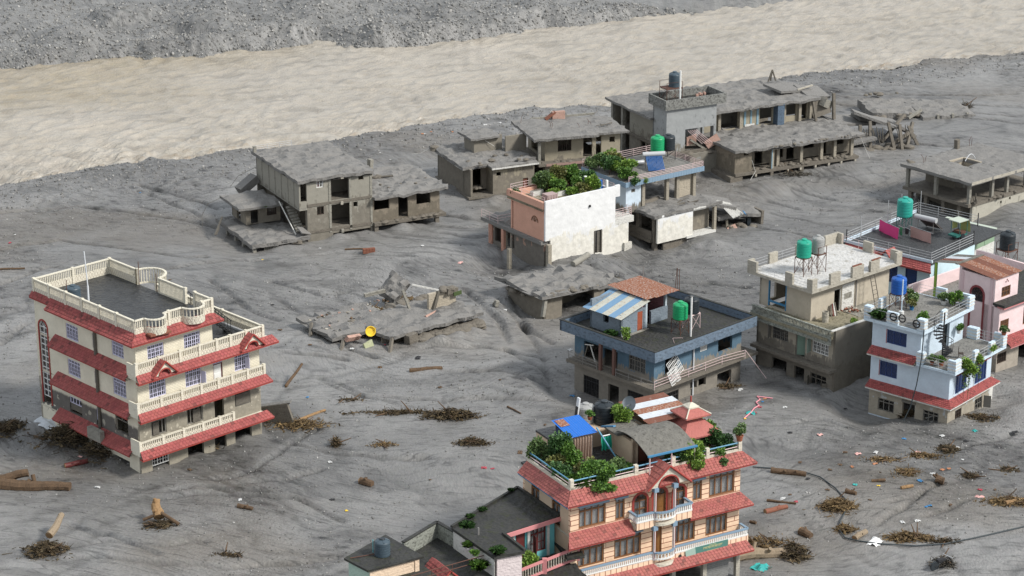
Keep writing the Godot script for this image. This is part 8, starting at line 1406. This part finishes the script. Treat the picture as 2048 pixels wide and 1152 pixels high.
	# rubbish
	for q in [["white", "litter_white", "white scrap of plastic lying on the mud", .55, [[704, 698], [30, 470], [195, 975], [1884, 872], [1915, 895], [1865, 948], [1752, 905], [1565, 998], [480, 1000], [215, 565], [1925, 920], [640, 497], [845, 492], [970, 250], [850, 268], [1000, 246], [700, 262], [760, 306], [780, 320], [1260, 205], [1140, 700], [610, 470], [1480, 780], [1760, 790], [1570, 815], [1805, 1045], [1835, 1042], [660, 925], [1010, 620]]], ["blue", "plastic_blue", "small blue plastic scrap on the grey mud", .5, [[1840, 962], [1860, 1012], [1853, 1014], [280, 386], [1145, 792], [1420, 640], [1525, 804], [1808, 878], [615, 795], [1130, 292]]], ["pink", "plastic_red", "red plastic scrap stuck in the mud", .5, [[985, 938], [1592, 1004], [1960, 980], [1932, 952], [700, 615], [770, 690], [968, 936], [20, 486], [1430, 318], [1520, 815], [1510, 826]]], ["orange", "plastic_orange", "orange scrap of wood or plastic on the mud", .5, [[1704, 934], [1885, 940], [1898, 938], [862, 264], [905, 264], [1750, 928], [1530, 798], [845, 268], [1150, 566], [640, 260]]], ["yellow", "plastic_yellow", "yellow scrap lying on the open mud", .45, [[693, 1022], [1757, 972], [525, 520], [1490, 838]]], ["dark", "cloth_black", "dark rag half buried in the mud", .7, [[1932, 883], [1798, 918], [664, 1000], [1616, 958], [836, 716], [1580, 866], [2030, 865], [1690, 818], [545, 610], [550, 815], [90, 800]]], ["teal", "plastic_turq", "turquoise sheet crumpled on the mud", .9, [[1950, 862], [1502, 826], [1710, 970], [1260, 640]]], ["pale", "cloth_rose", "pinkish plaster slab fragment on the mud", .8, [[1835, 905], [1810, 1080], [1716, 908], [1640, 870], [160, 914], [920, 526], [1960, 995]]], ["brown", "bark", "brown bark flake on the mud", .6, [[380, 940], [590, 955], [1600, 925], [1660, 940], [1580, 990], [1655, 980], [1680, 930], [1740, 1000], [1900, 1010], [1690, 905], [1990, 980], [880, 775], [760, 735], [620, 690], [1330, 600], [560, 660], [450, 640], [1090, 850], [860, 960], [1040, 905], [340, 560], [250, 545], [1000, 760], [1180, 830]]]]:
		for p in q[4]: scrap("litter_" + ("scrap" if q[0] != "dark" else "rag"), p[0], p[1], q[3] * R.randf_range(.3, .65), q[1], q[2], q[0] + " litter on the mud")
	scrap("torn_sheet", 1522, 1136, 1.1, "plastic_turq", "large turquoise cloth hanging at the thick trunk"); scrap("white_board", 1752, 1084, .9, "plastic_white", "white foam board beside the cable"); scrap("crumpled_zinc", 92, 845, 1.6, "zinc", "crumpled zinc sheet at the cream house corner")
	# the long black cable
	var cb := thing("fallen_cable", "long black cable looping across the mud flat", "cable", gg(1510, 938), 0); var o := cb.position; var pts := [[1505, 936], [1560, 940], [1600, 944], [1640, 956], [1670, 978], [1690, 1000], [1697, 1012], [1688, 1030], [1680, 1044], [1678, 1062], [1690, 1078], [1715, 1084], [1760, 1090], [1830, 1094], [1890, 1090], [1950, 1078], [2050, 1055]]
	for i in pts.size() - 1: rod(cb, "cable_length", "cable", gg(pts[i][0], pts[i][1]) - o + Vector3(0, .1, 0), gg(pts[i + 1][0], pts[i + 1][1]) - o + Vector3(0, .1, 0), .05)
	var rp := thing("red_rope", "tangled pink rope with plastic bits before the beige house", "rope", gg(1490, 838)); o = rp.position; pts = [[1488, 838], [1502, 826], [1508, 818], [1518, 812], [1512, 806], [1520, 800], [1514, 794], [1530, 796], [1545, 798]]
	for i in pts.size() - 1: rod(rp, "rope_length", "plastic_pink", gg(pts[i][0], pts[i][1]) - o + Vector3(0, .06, 0), gg(pts[i + 1][0], pts[i + 1][1]) - o + Vector3(0, .06, 0), .05)
	var mb := thing("wrecked_motorbike", "mangled dark frame like a motorbike half sunk in mud", "wreck", gg(1885, 1135), 30); rod(mb, "frame_tube", "iron", Vector3(-.7, .2, 0), Vector3(.5, .7, 0), .07); rod(mb, "frame_tube", "iron", Vector3(.5, .7, 0), Vector3(.9, .1, .1), .06); rod(mb, "handlebar", "steel", Vector3(.3, .8, -.4), Vector3(.5, .75, .4), .03); mi(mb, "wheel", unit_round, M["black_plastic"], Transform3D(Basis(Vector3(.7, 0, 0), Vector3(0, 0, .12), Vector3(0, -.7, 0)), Vector3(-.7, .25, 0))); bx(mb, "seat", "cloth_black", -.5, .1, .55, .7, -.15, .15)
	for q in [[1400, 640, "plastic_blue"], [60, 660, ""]]:
		if q[2]: scrap("litter_scrap", q[0], q[1], .8, q[2], "blue rag on the mud behind the blue house parapet")
	var br := thing("red_brick_block", "block of red bricks lying before the tall ruin", "rubble", gg(725, 506), 20)
	for k in 12: bx(br, "brick", "brick_red", (k % 4) * .3, (k % 4) * .3 + .28, (k / 4) * .16, (k / 4) * .16 + .14, 0, .3)
	# stones: cobbles of the far bank, gravel of the near bank and of the flats
	stones("far_bank_cobbles", "grey cobbles strewn over the far river bank", 14000, 5, func(rg: RandomNumberGenerator): var x := rg.randf_range(-78, 60); var z := poly_at(far_bank, x) + 3.4 - pow(rg.randf(), 2.4) * 36.0; return Vector2(x, z) if z > FZ else Vector2.INF, .09, .46, l(.15, .147, .140), l(.34, .332, .315))
	stones("near_bank_gravel", "grey gravel and small stones along the near bank", 7000, 6, func(rg: RandomNumberGenerator): var x := rg.randf_range(-76, 76); return Vector2(x, poly_at(near_bank, x) + 2.4 + pow(rg.randf(), 1.8) * 12.0), .07, .30, l(.13, .127, .12), l(.32, .31, .295))
	var gn := noise(.05, 14, 3)
	stones("flat_gravel", "loose gravel scattered over the mud flat", 26000, 7, func(rg: RandomNumberGenerator): var x := rg.randf_range(-60, 62); var z := rg.randf_range(-250, -135); return Vector2(x, z) if gn.get_noise_2d(x * .7 + 40.0, z) > rg.randf_range(-.35, .45) else Vector2.INF, .05, .17, l(.11, .107, .10), l(.34, .333, .32))
func build_all():
	mat("sign_green", l(.07, .19, .16), .6); mat("sign_pale", l(.30, .42, .36), .7); mat("letter_pale", l(.45, .44, .22), .7); mat("leaf_teal", l(.02, .13, .11), .6); mat("tank_teal2", l(.02, .30, .245), .4); mat("red_paint2", l(.20, .035, .04), .7); mat("O_trim", l(.62, .46, .47), .85); mat("door_sage", l(.16, .24, .19), .7); mat("frame_sage", l(.2, .26, .22), .7); mat("door_orange", l(.30, .075, .035), .7); mat("shed_trim", l(.42, .48, .52), .8); mat("column_red", l(.13, .07, .055), .85)
	tri("mint", l(.33, .45, .38), l(.42, .54, .46), l(.2, .24, .2), .22, 3.0, .85, 201); tri("plaster_peach", l(.66, .50, .36), l(.74, .58, .43), l(.4, .3, .2), .18, 3.0, .85, 202); tri("parapet_mould", l(.12, .12, .105), l(.36, .38, .33), l(.03, .03, .024), .45, 2.0, .88, 203); tri("roof_mossy", l(.14, .125, .085), l(.30, .27, .19), l(.07, .065, .03), .4, 3.0, .88, 204); tri("terrace_grey", l(.11, .105, .095), l(.24, .23, .21), l(.05, .05, .045), .38, 3.0, .7, 205); tri("terrace_dark", l(.022, .024, .026), l(.052, .053, .054), l(.02, .02, .02), .38, 4.0, .6, 206); tri("shed_wall", l(.13, .165, .20), l(.22, .26, .30), l(.08, .09, .1), .3, 2.5, .85, 207); tri("shed_pink", l(.28, .13, .15), l(.36, .19, .2), l(.15, .08, .08), .25, 2.5, .85, 208)
	wall("aqua_wall", l(.14, .44, .47), l(.3, .3, .28), -9.0, l(.4, .5, .5), .25, 99, 0, .8, 256)
	tri("ruin_clay2", l(.14, .118, .088), l(.22, .19, .145), l(.08, .07, .055), .34, 3.0, .92, 210, "bump_mud"); tri("ruin_grey2", l(.21, .20, .17), l(.31, .295, .25), l(.1, .09, .08), .34, 3.0, .9, 211); tri("ruin_post", l(.24, .215, .17), l(.37, .33, .265), l(.11, .1, .08), .32, 2.5, .9, 212); tri("paint_aqua", l(.16, .27, .34), l(.28, .41, .48), l(.12, .13, .12), .34, 1.5, .85, 213); tri("clay_pink", l(.36, .21, .165), l(.48, .32, .26), l(.16, .13, .1), .35, 2.0, .9, 214); tri("salmon", l(.46, .235, .165), l(.58, .33, .25), l(.16, .12, .1), .34, 2.5, .88, 215); tri("tower_mould", l(.13, .13, .12), l(.30, .30, .28), l(.025, .025, .022), .5, 2.0, .9, 216); tri("weathered_lime", l(.30, .33, .16), l(.42, .42, .30), l(.14, .13, .1), .35, 1.5, .9, 217); tri("H_foot", l(.45, .43, .38), l(.66, .64, .58), l(.2, .18, .15), .35, 2.0, .9, 218)
	tri("clay_wall", l(.33, .285, .22), l(.44, .39, .31), l(.17, .15, .12), .3, 3.0, .9, 219); tri("weathered_pink", l(.55, .47, .47), l(.66, .58, .57), l(.3, .25, .25), .25, 2.5, .85, 222); mat("moss_green", l(.06, .09, .03), .95); mat("pink_grey", l(.30, .20, .17), .9); mat("cloth_dust", l(.36, .27, .26), .95); M["ruin_mud_post"] = M["mud_wall"]; M["mud_wall_uv"] = M["mud_wall"]
	wall("ruin_clay", l(.23, .195, .15), l(.16, .138, .105), 2.2, l(.09, .08, .06), .34, 220, 0, .92, 512, 2.0, 1.0); wall("wall_pale", l(.40, .38, .32), l(.2, .18, .15), -9.0, l(.14, .13, .11), .36, 221, 0, .9, 512)
	house_cream(); house_salmon(); houses_dark(); house_blue(); house_beige(); house_ice(); house_laundry(); house_pink()
	ruin_tall(); ruin_low(); ruin_long(); ruin_pillars(); house_white(); ruin_flat()
	tri("wood_pale", l(.19, .145, .10), l(.32, .25, .17), l(.08, .06, .04), .35, 1.0, .9, 230); litter()
